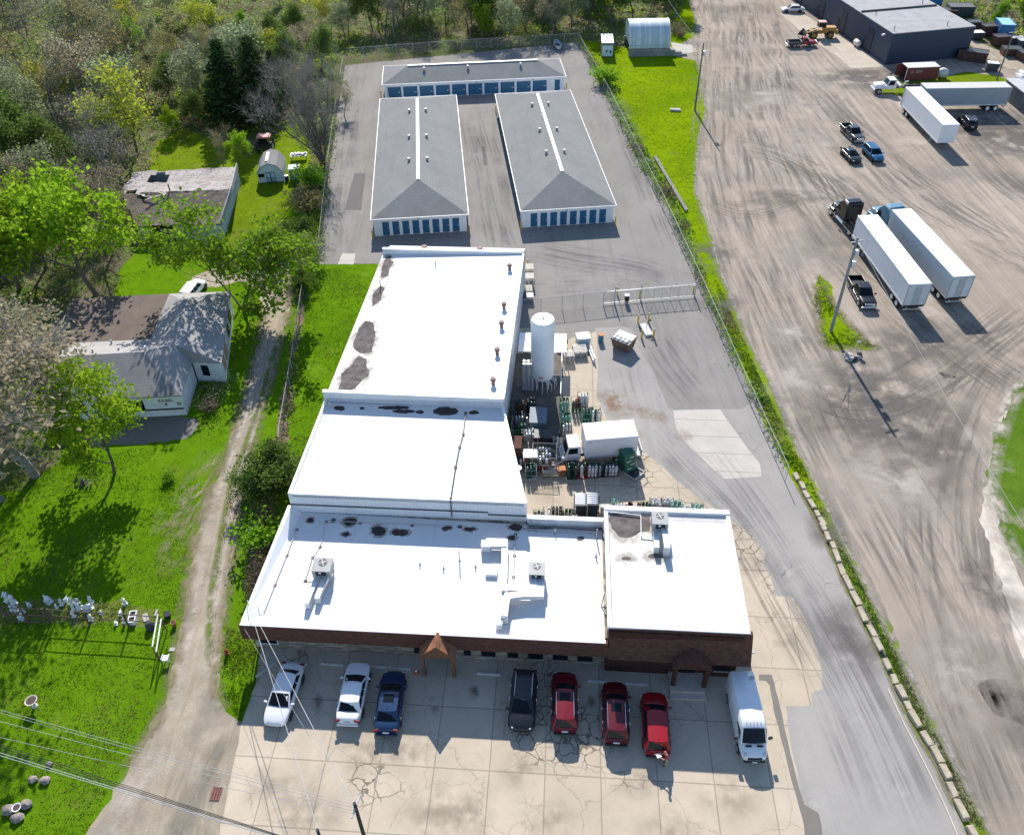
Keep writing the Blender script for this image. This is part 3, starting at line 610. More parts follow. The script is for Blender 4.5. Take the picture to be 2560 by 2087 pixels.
def storage(label, o, ang, Wd, L, h=2.74, hr=5.05, ov=.28, hip=6.6, doors=(), vents=(), lamps=()):
    """origin = near-left eave corner, x across, y along; doors: (wall, start, count, width, pitch)"""
    t = thing('storage_building', label, 'storage building', (o[0],o[1],0), ang, 'self storage buildings')
    m = MB(); m.box(ov,ov,0,Wd-ov,L-ov,h-.12); wl = m.build('wall', M_STW, t)
    along = L > Wd
    ra, rb_ = ((Wd/2,hip),(Wd/2,L-hip)) if along else ((hip,L/2),(Wd-hip,L/2))
    m = MB()
    m.add([(0,0,h),(Wd,0,h),(Wd,L,h),(0,L,h),(*ra,hr),(*rb_,hr),(0,0,h-.06),(Wd,0,h-.06),(Wd,L,h-.06),(0,L,h-.06)],
          ([(0,1,4),(1,2,5,4),(2,3,5),(3,0,4,5)] if along else [(0,1,5,4),(1,2,5),(2,3,4,5),(3,0,4)])+[(9,8,7,6)])
    m.build('roof', M_SHIN, t)
    m = MB()
    for a in ((-.05,-.06,Wd+.05,-.002),(-.05,L+.002,Wd+.05,L+.06),(-.06,-.001,-.002,L+.001),(Wd+.002,-.001,Wd+.06,L+.001)): m.box(a[0],a[1],h-.16,a[2],a[3],h+.04)
    m.build('gutter', M_WHITE, t)
    m = MB(); a, b = Vector((*ra,hr+.03)), Vector((*rb_,hr+.03)); w = .22
    if along: m.box(a.x-w,a.y,hr-.05,a.x+w,b.y,hr+.06)
    else: m.box(a.x,a.y-w,hr-.05,b.x,a.y+w,hr+.06)
    m.build('ridge_cap', M_WHITE, t)
    for x, y, z in vents:
        v = MB(); v.cyl(x,y,z-.25,z+.30,.16,n=10); v.cyl(x,y,z+.30,z+.46,.27,.2,n=10); v.build('roof_vent', pm('grey_vent', (.36,.35,.35), .5), t, smooth=40)
    for side, s0, cnt, dw, pitch in doors:
        for k in range(cnt):
            d = MB(); a = s0+k*pitch
            if side == 'S': d.box(a,ov-.05,.12,a+dw,ov-.003,2.15)
            else: d.box(ov-.05 if side == 'W' else Wd-ov+.003, a, .12, ov-.003 if side == 'W' else Wd-ov+.05, a+dw, 2.15)
            do = d.build('roller_door', M_DOOR, t)
            if side == 'S':
                q = MB(); q.box(a,ov-.06,.04,a+dw,ov-.004,.118); q.build('threshold', M_GPIPE, do)
                q = MB(); q.box(a+dw*.78,ov-.085,1.1,a+dw*.92,ov-.051,1.2); q.build('latch', M_GALV, do)
    for x in lamps:
        q = MB(); q.cbox(x,ov-.09,2.42,.2,.16,.16); q.build('wall_lamp', M_BLACK, t)
    for x in (ov+.55, Wd-ov-.6):
        q = MB(); q.box(x,ov-.07,.02,x+.09,ov-.004,2.55); q.build('downspout', M_WHITE, t)
    return t
rz = lambda d: 2.74+(5.05-2.74)*d/6.6
vl = [(6.6+s*1.35, y, rz(5.25)) for y in (13.5,21.5,31.5) for s in (-1,1)]
sv = R(90)-1.6370
ds = lambda: [('S',1.42,8,.92,1.365)]
storage('left of the two long grey hipped storage buildings with small blue doors', (-17.27,101.43), -(1.6365-pi/2), 13.2, 42.35, doors=ds()+[('W',3+k*3.05,1,2.5,3) for k in range(12)]+[('E',3+k*3.05,1,2.5,3) for k in range(12)], vents=vl, lamps=(6.4,))
# angle: length axis leans a little left of +Y
bpy.data.objects['storage_building'].rotation_euler = (0,0,1.6365-pi/2)
s2 = storage('right of the two long grey hipped storage buildings with small blue doors', (3.01,102.8), 1.645-pi/2, 13.2, 41.9, doors=ds()+[('W',3+k*3.05,1,2.5,3) for k in range(12)]+[('E',3+k*3.05,1,2.5,3) for k in range(12)], vents=vl, lamps=(6.4,))
# back storage building, across the lot
A_ = at(955,213,2.74); B_ = at(1415,192,2.74); an = atan2((B_-A_).y, (B_-A_).x); Wd = (B_-A_).length
nd = 11
storage('wide grey hipped storage building across the back of the lot', (A_.x,A_.y), an, Wd, 9.4, hr=4.35, hip=4.7, doors=[('S',.75,10,2.55,(Wd-3.4)/10.15),('S',Wd-2.0,1,.95,1)], vents=[(Wd*.23,3.4,2.74+3.4*.342),(Wd*.47,3.4,2.74+3.4*.342),(Wd*.76,3.4,2.74+3.4*.342)], lamps=(Wd*.2,Wd*.51,Wd*.82))
# yellow bollards
def bollard(px, py, label, h=1.15, grp='yellow bollards on the storage lot'):
    global BOLL
    p = at(px, py)
    if BOLL is None:
        t = thing('bollard', label, 'bollard', p, 0, grp); c = MB(); c.cyl(0,0,.016,h,.10,n=12); c.build('post', M_YEL, t, smooth=40)
        c = MB(); c.lathe([(.10,h+.001),(.09,h+.05),(.04,h+.09)],12); c.build('cap', M_CAP, t, smooth=50); BOLL = t; return t
    return dup(BOLL, p, 0, label, grp)
BOLL = None
for px, py, lb in ((932,596,'yellow bollard at the left front corner of the left storage building'),(1174,582,'yellow bollard at the right front corner of the left storage building'),(1303,574,'yellow bollard at the left front corner of the right storage building'),(1538,562,'yellow bollard at the right front corner of the right storage building'),
    (953,244,'yellow bollard at the left corner of the wide back storage building'),(1416,224,'yellow bollard at the right corner of the wide back storage building'),(1240,282,'yellow bollard at the far left corner of the right storage building'),
    (1319,668,'yellow bollard at the rear corner of the white building behind the pallets'),(1543,738,'yellow bollard at the left end of the sliding gate frame'),(1599,744,'yellow bollard beside the middle post of the sliding gate'),(1733,735,'yellow bollard at the right end of the sliding gate'),
    (1595,808,'rear left of the four yellow bollards around the keypad slab'),(1621,804,'rear right of the four yellow bollards around the keypad slab'),(1604,846,'front left of the four yellow bollards around the keypad slab'),(1634,843,'front right of the four yellow bollards around the keypad slab')):
    bollard(px, py, lb)
# ================================================================ dark workshop, top right
def box_building(name, label, cat, corners, h, mat, roofm):
    t = thing(name, label, cat, (corners[0].x, corners[0].y, 0)); o = corners[0]
    P = [(c.x-o.x, c.y-o.y) for c in corners]
    return t, P
c0 = Vector((74.76,161.54,0)); c1 = Vector((91.6,164.6,0)); dv = (Vector((68.9,205.5,0))-c0)*1.25
t = thing('workshop_building', 'long dark navy workshop with flat grey roof at the top right', 'building', c0)
P4 = [Vector((0,0)), Vector(((c1-c0).x,(c1-c0).y)), Vector(((c1-c0+dv).x,(c1-c0+dv).y)), Vector((dv.x,dv.y))]
M_NAVY = rib_mat('navy_siding', (.030,.045,.080), .8, .25, 0, .55, dirt=.25, dcol=(.05,.055,.07))
m = MB(); m.prism(P4, 0, 5.7); m.build('wall', M_NAVY, t)
m = MB(); m.prism([p+(Vector((.25,.25)) if 0 else Vector((0,0))) for p in P4], 5.705, 5.85); m.build('roof', pm('grey_tar_roof', (.27,.275,.28), .8, 0, .15, .5, dirt=.3, dcol=(.4,.39,.37)), t)
du = (c1-c0).normalized(); dn = dv.normalized()
for s in (.235,.47,.70):
    m = MB(); q = dv*s
    m.prism([(q.x+du.x*a+dn.x*b, q.y+du.y*a+dn.y*b) for a, b in ((.2,0),(16.6,0),(16.6,.25),(.2,.25))], 5.851, 6.15); m.build('roof_step', M_PIPE, t)
wn = Vector((-dn.y, dn.x, 0))
for s, w, h in ((.115,2.2,4.3),(.165,.9,2.4),(.32,2.2,4.3),(.37,.9,2.4),(.50,2.2,4.3),(.545,.9,2.4),(.70,2.4,4.3)):
    m = MB(); q = dv*s; m.prism([(q.x+dn.x*a+wn.x*b, q.y+dn.y*a+wn.y*b) for a, b in ((0,.003),(w,.003),(w,.09),(0,.09))][::-1], .02, h); m.build('door', pm('navy_door', (.016,.024,.045), .5), t)
for s, a in ((.03,1.0),(.03,12.0),(.2,2.2),(.27,14.5),(.42,14.2)):
    q = dv*s+du*a; m = MB(); m.cyl(q.x,q.y,5.8,6.7,.07,n=8); m.build('roof_pipe', M_PIPE, t)
q = dv*.045; m = MB(); m.cbox(q.x+wn.x*.4,q.y+wn.y*.4,4.9,.9,.35,.25,.6); m.build('wall_lamp', M_WHITE, t)
# ================================================================ quonset shelter on concrete blocks
def tarp_mat():
    n = NT('translucent_cover'); x = n.sep()[0]; cv = n.new('CombineXYZ'); n.lk(n.math('MULTIPLY', x, .9), cv.inputs[0])
    c = n.mix(n.ramp(n.noise(1, 4, .7, cv.outputs[0]), .35, .65), (.30,.40,.46), (.56,.63,.67)); c = n.mix(n.ramp(n.noise(.8, 5, .7), .5, .75, 0, .4), c, (.25,.34,.36))
    return n.end(c, .5, 0, .3)
M_TARP = tarp_mat()
qa = at(1571,143); qb = at(1672,141)
ax = (qb-qa).normalized(); ang = atan2(ax.y, ax.x); LQ = (qb-qa).length
t = thing('storage_shelter', 'white arched fabric shelter on a grey concrete block base beyond the storage lot', 'shelter', qa, ang)
M_BLK = brick_mat('concrete_blocks', (.28,.28,.27), 3, (.10,.10,.10), 1.6, .75, .3, .5)
WQ = 8.0; zb = 1.65
m = MB(); m.box(0,0,0,LQ,.7,zb); m.box(0,WQ-.7,0,LQ,WQ,zb); m.box(LQ-.7,.7,0,LQ-.001,WQ-.7,zb*.9)
m.build('block_base', M_BLK, t)
m = MB()
for k, (w, h) in enumerate(((1.2,1.2),(1.3,.8),(1.2,.4))): m.box(LQ+.01+k*1.2,0,0,LQ+k*1.2+w,.7,h)
m.build('stepped_blocks', M_BLK, t)
m = MB(); n_ = 14; arc = [(WQ/2-(WQ/2-.1)*cos(pi*k/n_), zb+.35+3.9*sin(pi*k/n_)**.85) for k in range(n_+1)]
vs = [(x, y, z) for x in (.1,LQ*.25,LQ*.5,LQ*.75,LQ-.05) for y, z in arc]
k1 = n_+1
m.add(vs, [(i*k1+k, i*k1+k+1, (i+1)*k1+k+1, (i+1)*k1+k) for i in range(4) for k in range(n_)]+[tuple(range(k1)), tuple(4*k1+k for k in range(n_,-1,-1))])
m.build('arched_cover', M_TARP, t, smooth=50)
m = MB(); m.box(.05,-.06,zb+.01,LQ-.02,.06,zb+.55); m.build('cover_skirt', M_TARP, t)
m = MB()
for f in (0,.25,.5,.75,1):
    m.tube([(.1+f*(LQ-.15), y, z+.02) for y, z in arc], .07, 5, False)
m.build('hoops', M_WHITE, t, smooth=60)
# white cargo container
qa = at(1503,144); t = thing('cargo_container', 'small white cargo box with a pale blue end beside the fence', 'container', qa, R(-4))
m = MB(); m.box(0,0,.15,2.3,5.4,2.75); m.build('body', pm('dirty_brown_box', (.20,.17,.15), .7, dirt=.3), t)
m = MB(); m.box(-.03,-.03,2.752,2.33,5.43,2.83); m.build('roof', M_WHITE, t)
m = MB(); m.box(.12,-.05,.2,2.2,-.003,2.3); dd = m.build('end_door', pm('pale_blue_door', (.50,.62,.68), .5, dirt=.3), t)
m = MB(); m.box(.9,-.075,1.0,1.15,-.051,1.5); m.box(1.6,-.075,.9,2.0,-.051,1.3); m.build('black_stencil', M_BLACK, dd)
# ================================================================ house, collapsed barn, sheds on the left
M_HWALL = pm('peeling_white_siding', (.66,.70,.72), .8, 0, .10, 1.2, dirt=.35, dcol=(.22,.24,.22))
M_RG = shingle_mat('pale_grey_shingle', (.36,.35,.345), streak=.2); M_RB = shingle_mat('brown_roll_roofing', (.15,.118,.10)); M_RGD = shingle_mat('slate_shingle', (.235,.235,.24))
# ---------------------------------------------------------------- the white house
hz = lambda x, y, z: at(x/3.214, 520+y/3.214, z)
t = thing('house', 'white peeling house with grey and brown hipped roofs behind the small bright green tree', 'house', at(465,1040)); HO = t.location.copy()
def hp(*p): return [tuple(q-HO) for q in p]
hA, hB, hC, hD = hz(1455,1505,2.9), hz(380,1560,2.9), hz(1140,1155,4.8), hz(400,1198,4.8)
hE, hF, hG, hH, hI, hJ = hz(1545,1235,2.9), hz(1395,1095,4.8), hz(1780,1245,2.9), hz(1855,670,2.9), hz(1360,690,2.9), hz(1500,755,4.8)
hK = hz(1210,1055,3.2); hL = hz(1275,1110,4.0); hN = hz(600,1075,3.2); hO = hz(790,720,2.8)
hN2 = hN+Vector((-3.5,-.3,0)); hO2 = hO+Vector((-3,0,0))
def roofpart(name, mat, *faces, par=None):
    m = MB()
    for f in faces:
        a = hp(*f); m.add(a+[(x,y,z-.12) for x,y,z in a], [tuple(range(len(a))), tuple(range(2*len(a)-1,len(a)-1,-1))]+[(i,(i+1)%len(a),len(a)+(i+1)%len(a),len(a)+i) for i in range(len(a))])
    return m.build(name, mat, par or t)
roofpart('front_roof', M_RGD, (hB,hA,hC,hD))
roofpart('side_roof', M_RG, (hA,hE,hF,hC), (hD,hC,hF,hL,hK,hN2), (hF,hE,hG))
roofpart('wing_roof', M_RG, (hF,hG,hH,hJ), (hF,hJ,hI,hK,hL), (hJ,hH,hI))
roofpart('brown_roof', M_RB, (hN2,hK,hI,hO2))
m = MB()
def wall(m, a, b, z0, z1, th=.15):
    a, b = Vector((a.x,a.y,0))-HO, Vector((b.x,b.y,0))-HO; d = (b-a).normalized(); n_ = Vector((-d.y,d.x,0))*th
    m.hexa([(p.x,p.y,z0) for p in (a,b,b+n_,a+n_)], [(p.x,p.y,z1) for p in (a,b,b+n_,a+n_)])
ins = Vector((-.18,.22,0)); a_ = hA+ins
wall(m, hB+Vector((.3,.25,0)), a_, 0, 2.78); wall(m, a_, hE+Vector((-.15,0,0)), 0, 2.78); wall(m, hE+Vector((-.1,.2,0)), hG+Vector((-.2,.2,0)), 0, 2.78); wall(m, hG+Vector((-.2,.2,0)), hH+Vector((-.2,-.2,0)), 0, 2.78)
wall(m, hH+Vector((-.2,-.2,0)), hI+Vector((.2,-.2,0)), 0, 2.78); wall(m, hI+Vector((.2,-.2,0)), hO2+Vector((.2,-.2,0)), 0, 2.65); wall(m, hO2+Vector((.2,-.2,0)), hB+Vector((.3,.25,0)), 0, 2.65)
m.build('wall', M_HWALL, t)
M_RED = pm('faded_red_lettering', (.14,.035,.035), .7)
def text_mesh(s, size, mat, parent, loc, rot, ext=.01, sx=1.0, name='lettering'):
    c = bpy.data.curves.new('t', 'FONT'); c.body = s; c.size = size; c.extrude = ext; c.offset = .006; c.align_x = 'LEFT'
    o = bpy.data.objects.new('t', c); COL.objects.link(o); bpy.context.view_layer.update()
    me = bpy.data.meshes.new_from_object(o.evaluated_get(bpy.context.evaluated_depsgraph_get()))
    bpy.data.objects.remove(o); bpy.data.curves.remove(c)
    me.materials.clear(); me.materials.append(mat)
    r = bpy.data.objects.new(name, me); COL.objects.link(r); r.parent = parent; r.location = loc; r.rotation_euler = rot; r.scale = (sx,1,1)
    return r
fd = (a_-hB-Vector((.3,.25,0))); fd.z = 0; fdn = fd.normalized(); fa = atan2(fd.y, fd.x); fn = Vector((fdn.y,-fdn.x,0))
def onwall(s, z, off=.012): p = Vector((a_.x,a_.y,0))-HO-fdn*s+fn*off; p.z = z; return p
tx = text_mesh('KILBEL', .50, M_RED, t, onwall(2.45,1.95), (pi/2,0,fa), .01, 1.05)
m = MB()
for s, w, z0, z1 in ((6.1,2.1,.95,2.3),(11.5,1.6,1.0,2.2)):
    p = onwall(s,0,.004); q = onwall(s-w,0,.004); r_ = fn*.05
    m = MB(); m.hexa([(v.x,v.y,z0) for v in (p,q,q-r_,p-r_)], [(v.x,v.y,z1) for v in (p,q,q-r_,p-r_)]); m.build('window', M_GLASS, t)
m = MB(); p = onwall(6.5,0,.003); q = onwall(.05,0,.003); r_ = fn*.12
m.hexa([(v.x,v.y,.92) for v in (p+r_,q+r_,q,p)], [(v.x,v.y,1.04) for v in (p+r_,q+r_,q,p)]); m.build('porch_rail', M_BLACK, t)
for s, z, r, mt in ((1.75,1.6,.13,M_BLACK),(.42,1.62,.25,pm('tan_disc', (.32,.30,.20), .8))):
    m = MB(); c_ = onwall(s,z,.0); m.tube([c_, c_+fn*.03], r, 12); m.build('wall_ornament', mt, t)
sd = (hG-hE); sd.z = 0
m = MB(); p = hE+Vector((-.1,.2,0))-HO; e_ = sd.normalized(); n2 = Vector((e_.y,-e_.x,0))
def pane(m, p, e_, n2, s0, s1, z0, z1, o0=.004, o1=.05): m.hexa([tuple((p+e_*a+n2*b)[:2])+(z0,) for a, b in ((s0,o1),(s1,o1),(s1,o0),(s0,o0))], [tuple((p+e_*a+n2*b)[:2])+(z1,) for a, b in ((s0,o1),(s1,o1),(s1,o0),(s0,o0))])
m = MB(); pane(m, p, e_, n2, .8, 1.6, .9, 2.3); m.build('window', M_GLASS, t)
e2 = (hH-hG); e2.z = 0; L2 = e2.length; e2.normalize(); p2 = hG+Vector((-.2,.2,0))-HO; n3 = Vector((e2.y,-e2.x,0))
for s0, s1, z0, z1, mt in ((1.0,2.2,.8,2.3,pm('boarded_tan', (.40,.25,.15), .8)),(3.0,4.6,.7,2.3,pm('boarded_tan2', (.42,.28,.18), .8)),(7,8.2,1,2.2,M_GLASS),(9.5,11,1,2.2,M_GLASS)):
    m = MB(); pane(m, p2, e2, n3, s0, s1, z0, z1); m.build('window_board' if mt is not M_GLASS else 'window', mt, t)
for x, y, z in ((1420,790,4.0),(1438,925,4.4),(1310,985,4.1),(893,1080,3.7),(955,1140,4.4),(1170,1127,4.6),(745,1155,4.6)):
    p = hz(x,y,z)-HO; m = MB(); m.cyl(p.x,p.y,z-.6,z+.22,.10,n=8); m.cyl(p.x,p.y,z+.22,z+.32,.16,.1,n=8); m.build('roof_vent', M_WHITE if x in (1420,1438,1170) else M_GPIPE, t)
# ---------------------------------------------------------------- the collapsing barn
bz = lambda x, y, z: at(280+x/5.325, 380+y/5.325, z)
t = thing('ruined_barn', 'collapsing old barn with weathered torn roof and a dark hole', 'barn', bz(330,985,0)); BOX = t.location.copy()
def boards_mat(name, c1, c2, ang=0, bw=2.4, rh=.62):
    n = NT(name); b = n.new('TexBrick'); n.lk(n.map(ang), b.inputs[0])
    b.inputs['Color1'].default_value = (*c1,1); b.inputs['Color2'].default_value = (*c2,1); b.inputs['Mortar'].default_value = (.03,.028,.026,1)
    b.inputs['Scale'].default_value = 1; b.inputs['Mortar Size'].default_value = .035; b.inputs['Brick Width'].default_value = bw; b.inputs['Row Height'].default_value = rh
    c = n.mix(n.ramp(n.noise(1.2, 6, .75), .48, .7, 0, .75), b.outputs[0], [x*.45 for x in c1])
    c = n.mix(n.ramp(n.noise(.5, 6, .7, n.map(0,(1,2.5,1),(7,2,0))), .52, .66, 0, .7), c, (.26,.20,.155))
    n.bump(n.noise(5,4,.8), .6, .05)
    return n.end(c, .9, 0, .15)
M_BARN1 = boards_mat('silvered_roof_boards', (.33,.30,.29), (.44,.41,.40)); M_BARN2 = boards_mat('worn_brown_roofing', (.17,.137,.125), (.215,.178,.165), 0, 5, .22)
kA, kB, kC, kD = bz(290,270,2.8), bz(1660,190,2.8), bz(110,560,3.9), bz(1585,500,3.9); kE, kF = bz(330,985,2.4), bz(1440,960,2.4)
def patch(m, p00, p10, p01, p11, nu, nv, skip=(), j=.10, sag=.25):
    g_ = {}
    for a in range(nu+1):
        for b in range(nv+1):
            u, v = a/nu, b/nv; q = p00.lerp(p10,u).lerp(p01.lerp(p11,u),v)-BOX
            q.z += -sag*sin(pi*u)*sin(pi*v)+rnd.uniform(-j,j)
            if b == nv or a in (0,nu): q.x += rnd.uniform(-.2,.2); q.y += rnd.uniform(-.25,.25)
            g_[a,b] = len(m.v); m.v.append(q)
    for a in range(nu):
        for b in range(nv):
            if (a,b) in skip: continue
            m.f.append((g_[a,b],g_[a+1,b],g_[a+1,b+1],g_[a,b+1]))
m = MB(); patch(m, kC, kD, kA, kB, 22, 6, {(4,3),(5,3),(6,3),(7,3),(4,4),(5,4),(6,4),(7,4),(5,5),(6,5),(2,0),(1,0)}); o = m.build('back_roof', M_BARN1, t); s_ = o.modifiers.new('thick','SOLIDIFY'); s_.thickness = .08
m = MB(); patch(m, kE, kF, kC+Vector((0,-.05,.03)), kD+Vector((0,-.05,.03)), 22, 6, {(3,5),(4,5)}, .05); o = m.build('front_roof', M_BARN2, t); s_ = o.modifiers.new('thick','SOLIDIFY'); s_.thickness = .08
m = MB()
def bw(a, b, z0, z1, th=.12):
    a, b = a-BOX, b-BOX; d = (b-a); d.z = 0; d.normalize(); n_ = Vector((-d.y,d.x,0))*th
    m.hexa([(p.x,p.y,z0) for p in (a,b,b+n_,a+n_)], [(p.x,p.y,z) for p, z in zip((a,b,b+n_,a+n_), z1)])
bw(kF, kB, 0, (2.2,2.6,2.6,2.2)); bw(kB, kA, 0, [2.6]*4); bw(kA, kE, 0, (2.6,2.2,2.2,2.6)); bw(kE, kE.lerp(kF,.12), 0, [2.2]*4); bw(kE.lerp(kF,.42), kF, 0, [2.2]*4)
m.build('wall', pm('peeling_blue_white_boards', (.40,.47,.53), .85, 0, .3, 2, dirt=.6), t)
m = MB()
for a, b, z0, z1, w_ in ((kB,kD,3.3,4.35,.14),(kD,kF,4.35,2.9,.14)):
    a, b = a-BOX, b-BOX; m.hexa([(a.x,a.y,z0-.9),(b.x,b.y,z1-.9),(b.x+w_,b.y,z1-.9),(a.x+w_,a.y,z0-.9)], [(a.x,a.y,z0),(b.x,b.y,z1),(b.x+w_,b.y,z1),(a.x+w_,a.y,z0)])
m.build('end_parapet', pm('grey_board', (.30,.30,.31), .85, var=.3), t)
m = MB(); q = bz(770,515,3.9)-BOX; m.cyl(q.x,q.y,3.5,4.9,.10,n=8); m.build('stove_pipe', M_PIPE, t)
m = MB()
for k in range(10):
    q = bz(rnd.uniform(380,700), rnd.uniform(530,640), 3.85)-BOX; a = rnd.uniform(0,pi); m.cbox(q.x,q.y,3.95,rnd.uniform(.8,1.8),.14,.06,a,rnd.uniform(-.3,.3))
m.build('loose_boards', pm('bleached_board', (.55,.50,.44), .85, var=.3), t).data.name = 'boards'
m = MB()
for x, z1 in ((650,2.3),(750,2.3),(850,2.2)):
    q = bz(x,1060,2.2)-BOX; m.tube([(q.x,q.y+.2,2.3),(q.x+.35,q.y+.2,0)], .06, 5)
m.build('door_posts', M_GPIPE, t)
q = bz(640,1230,0); bt = thing('drum', 'pale blue drum in the shade at the open front of the collapsing barn', 'drum', q); m = MB(); m.lathe([(.28,0),(.29,.3),(.28,.6),(.29,.88)],14); m.build('barrel', pm('pale_blue_drum', (.25,.38,.42), .5), bt, smooth=40)
m = MB(); m.cyl(0,0,.881,.9,.26,n=14); m.build('lid', M_GPIPE, bt)
# gambrel garden shed
p0, p1 = at(648,460), at(711,455.5); d_ = p1-p0; an = atan2(d_.y,d_.x); w = d_.length
t = thing('garden_shed', 'white barn shaped garden shed with green trimmed double doors', 'shed', p0, an)
prof = [(0,.15),(0,1.75),(-.05+.02,1.75)]; prof = [(0,.12),(w,.12),(w,1.75),(w*.80,2.75),(w/2,3.2),(w*.20,2.75),(0,1.75)]; LS = 4.9
M_SHED = rib_mat('white_shed_siding', (.60,.68,.72), .4, .3); M_GTRIM = pm('green_trim', (.03,.16,.14), .5)
m = MB(); m.add([(x,0,z) for x,z in prof]+[(x,LS,z) for x,z in prof], [tuple(range(7)),tuple(range(13,6,-1))]+[(i,i+7,(i+1)%7+7,(i+1)%7) for i in range(7)]); m.build('body', M_SHED, t)
rp_ = [(w+.08,1.70),(w*.80+.03,2.80),(w/2,3.27),(w*.20-.03,2.80),(-.08,1.70)]
m = MB(); k = len(rp_); rr = rp_+[(x,z-.07) for x,z in rp_]; m.add([(x,-.12,z) for x,z in rr]+[(x,LS+.12,z) for x,z in rr], [(i,i+1,i+1+2*k,i+2*k) for i in range(k-1)]+[(i,i+k,i+1+k,i+1) for i in range(k-1)])
m.build('roof', shingle_mat('shed_shingle', (.24,.235,.24)), t)
m = MB(); m.cbox(w*.5-.25,LS*.5-.2,3.30,.45,LS*.62,.05,0,0,R(0)); m.build('skylight_strip', M_WHITE, t)
m = MB()
for a, b in zip(rp_[:-1], rp_[1:]): m.tube([(a[0],-.13,a[1]-.05),(b[0],-.13,b[1]-.05)], .05, 4)
m.build('gable_trim', M_GTRIM, t)
for x in (w*.34, w*.52):
    m = MB(); m.box(x,-.04,.16,x+w*.17,-.004,1.75); dd = m.build('door', M_SHED, t); m = MB(); ww = w*.17
    for a in ((x-.02,.16,x+.06,1.8),(x+ww-.06,.16,x+ww+.02,1.8),(x+.061,1.7,x+ww-.061,1.8),(x+.061,.16,x+ww-.061,.24),(x+.061,.85,x+ww-.061,.93)): m.box(a[0],-.07,a[1],a[2],-.041,a[3])
    m.tube([(x+.06,-.056,.2),(x+ww-.06,-.056,.88)], .03, 4); m.tube([(x+.06,-.052,.88),(x+ww-.06,-.052,.2)], .03, 4); m.build('cross_brace', M_GTRIM, dd)
m = MB(); m.box(w*.03,-.04,1.05,w*.27,-.004,1.6); m.build('window', M_GLASS, t)
# green cabinet, junk table, tractor
q = at(726,451); t = thing('green_cabinet', 'weathered green storage cabinet right of the barn shaped garden shed', 'cabinet', q, an)
m = MB(); m.box(0,0,.05,1.5,1.5,1.75); m.build('body', pm('weathered_green', (.22,.33,.27), .8, 0, .25, 3, dirt=.5), t); m = MB(); m.box(-.08,-.1,1.752,1.58,1.6,1.83); m.build('lid', pm('mossy_lid', (.42,.55,.47), .7, 0, .3, 4, dirt=.4), t)
q = at(718,452); t = thing('drum', 'dark blue drum leaning against the weathered green cabinet', 'drum', q); m = MB(); m.lathe([(.3,0),(.31,.4),(.3,.85)],14); m.build('barrel', pm('navy_drum', (.02,.03,.10), .5), t, smooth=40); m = MB(); m.cyl(0,0,.851,.87,.29,n=14); m.build('lid', M_WHITE, t)
q = at(727,404); t = thing('junk_table', 'table heaped with pale scrap behind the weathered green cabinet', 'table', q, an); m = MB(); m.box(0,0,.75,2.6,1.3,.82); m.build('tabletop', M_GPIPE, t)
for x in (.1,2.4):
    for y in (.1,1.1): m = MB(); m.box(x,y,0,x+.08,y+.08,.749); m.build('leg', M_GPIPE, t)
for k in range(9):
    m = MB(); m.cbox(.3+k*.25, rnd.uniform(.3,1.0), .95, rnd.uniform(.2,.5), rnd.uniform(.15,.4), .24, rnd.uniform(0,3)); tag(m.build('scrap_piece', pm('pale_scrap', (.6,.62,.66), .5, var=.4, scale=5)), 'pale scrap lying on the junk table behind the green cabinet', 'scrap', 'scrap on the junk table').matrix_world = Matrix.Translation(q) @ Matrix.Rotation(an,4,'Z')
q = at(668,372); t = thing('tractor', 'old dark tractor with a faded red cab roof behind the garden shed', 'tractor', q, R(90))
M_TYRE = pm('tyre_rubber', (.028,.027,.026), .85, 0, .2, 6); M_RIM = pm('steel_rim', (.42,.42,.43), .4, .5, .1); M_CHROME = pm('chrome', (.7,.7,.72), .15, .9)
def wheel(parent, x, y, r, wd, rim=M_RIM, rr=.62, name='wheel'):
    mt = Matrix.Translation((x,y,r)) @ Matrix.Rotation(pi/2,4,'X')
    m = MB(); m.M = mt; h = wd/2; m.lathe([(r*.6,-h),(r*.92,-h),(r,-h*.7),(r,h*.7),(r*.92,h),(r*.6,h)],20); o = m.build(name, M_TYRE, parent, smooth=50)
    m = MB(); m.M = mt; m.lathe([(r*rr,-h-.004),(r*rr,h+.004)],18); m.build('rim', rim, o)
    return o
m = MB(); m.box(-.5,-.45,.8,2.4,.45,1.5); m.build('hood', pm('dull_red', (.30,.05,.04), .5, dirt=.3), t); m = MB(); m.box(-1.7,-.7,.8,-.2,.7,1.4); m.build('chassis', M_BLACK, t)
m = MB(); m.box(-1.6,-.72,1.401,-.3,.72,2.5); m.build('cab_glass', M_GLASS, t); m = MB(); m.box(-1.8,-.95,2.501,-.1,.95,2.78); m.build('cab_roof', pm('faded_red_roof', (.52,.20,.18), .6), t, bevel=.08)
for y in (-1.05,1.05): wheel(t,-1.2,y,.85,.55); wheel(t,1.8,y*.75,.5,.3)
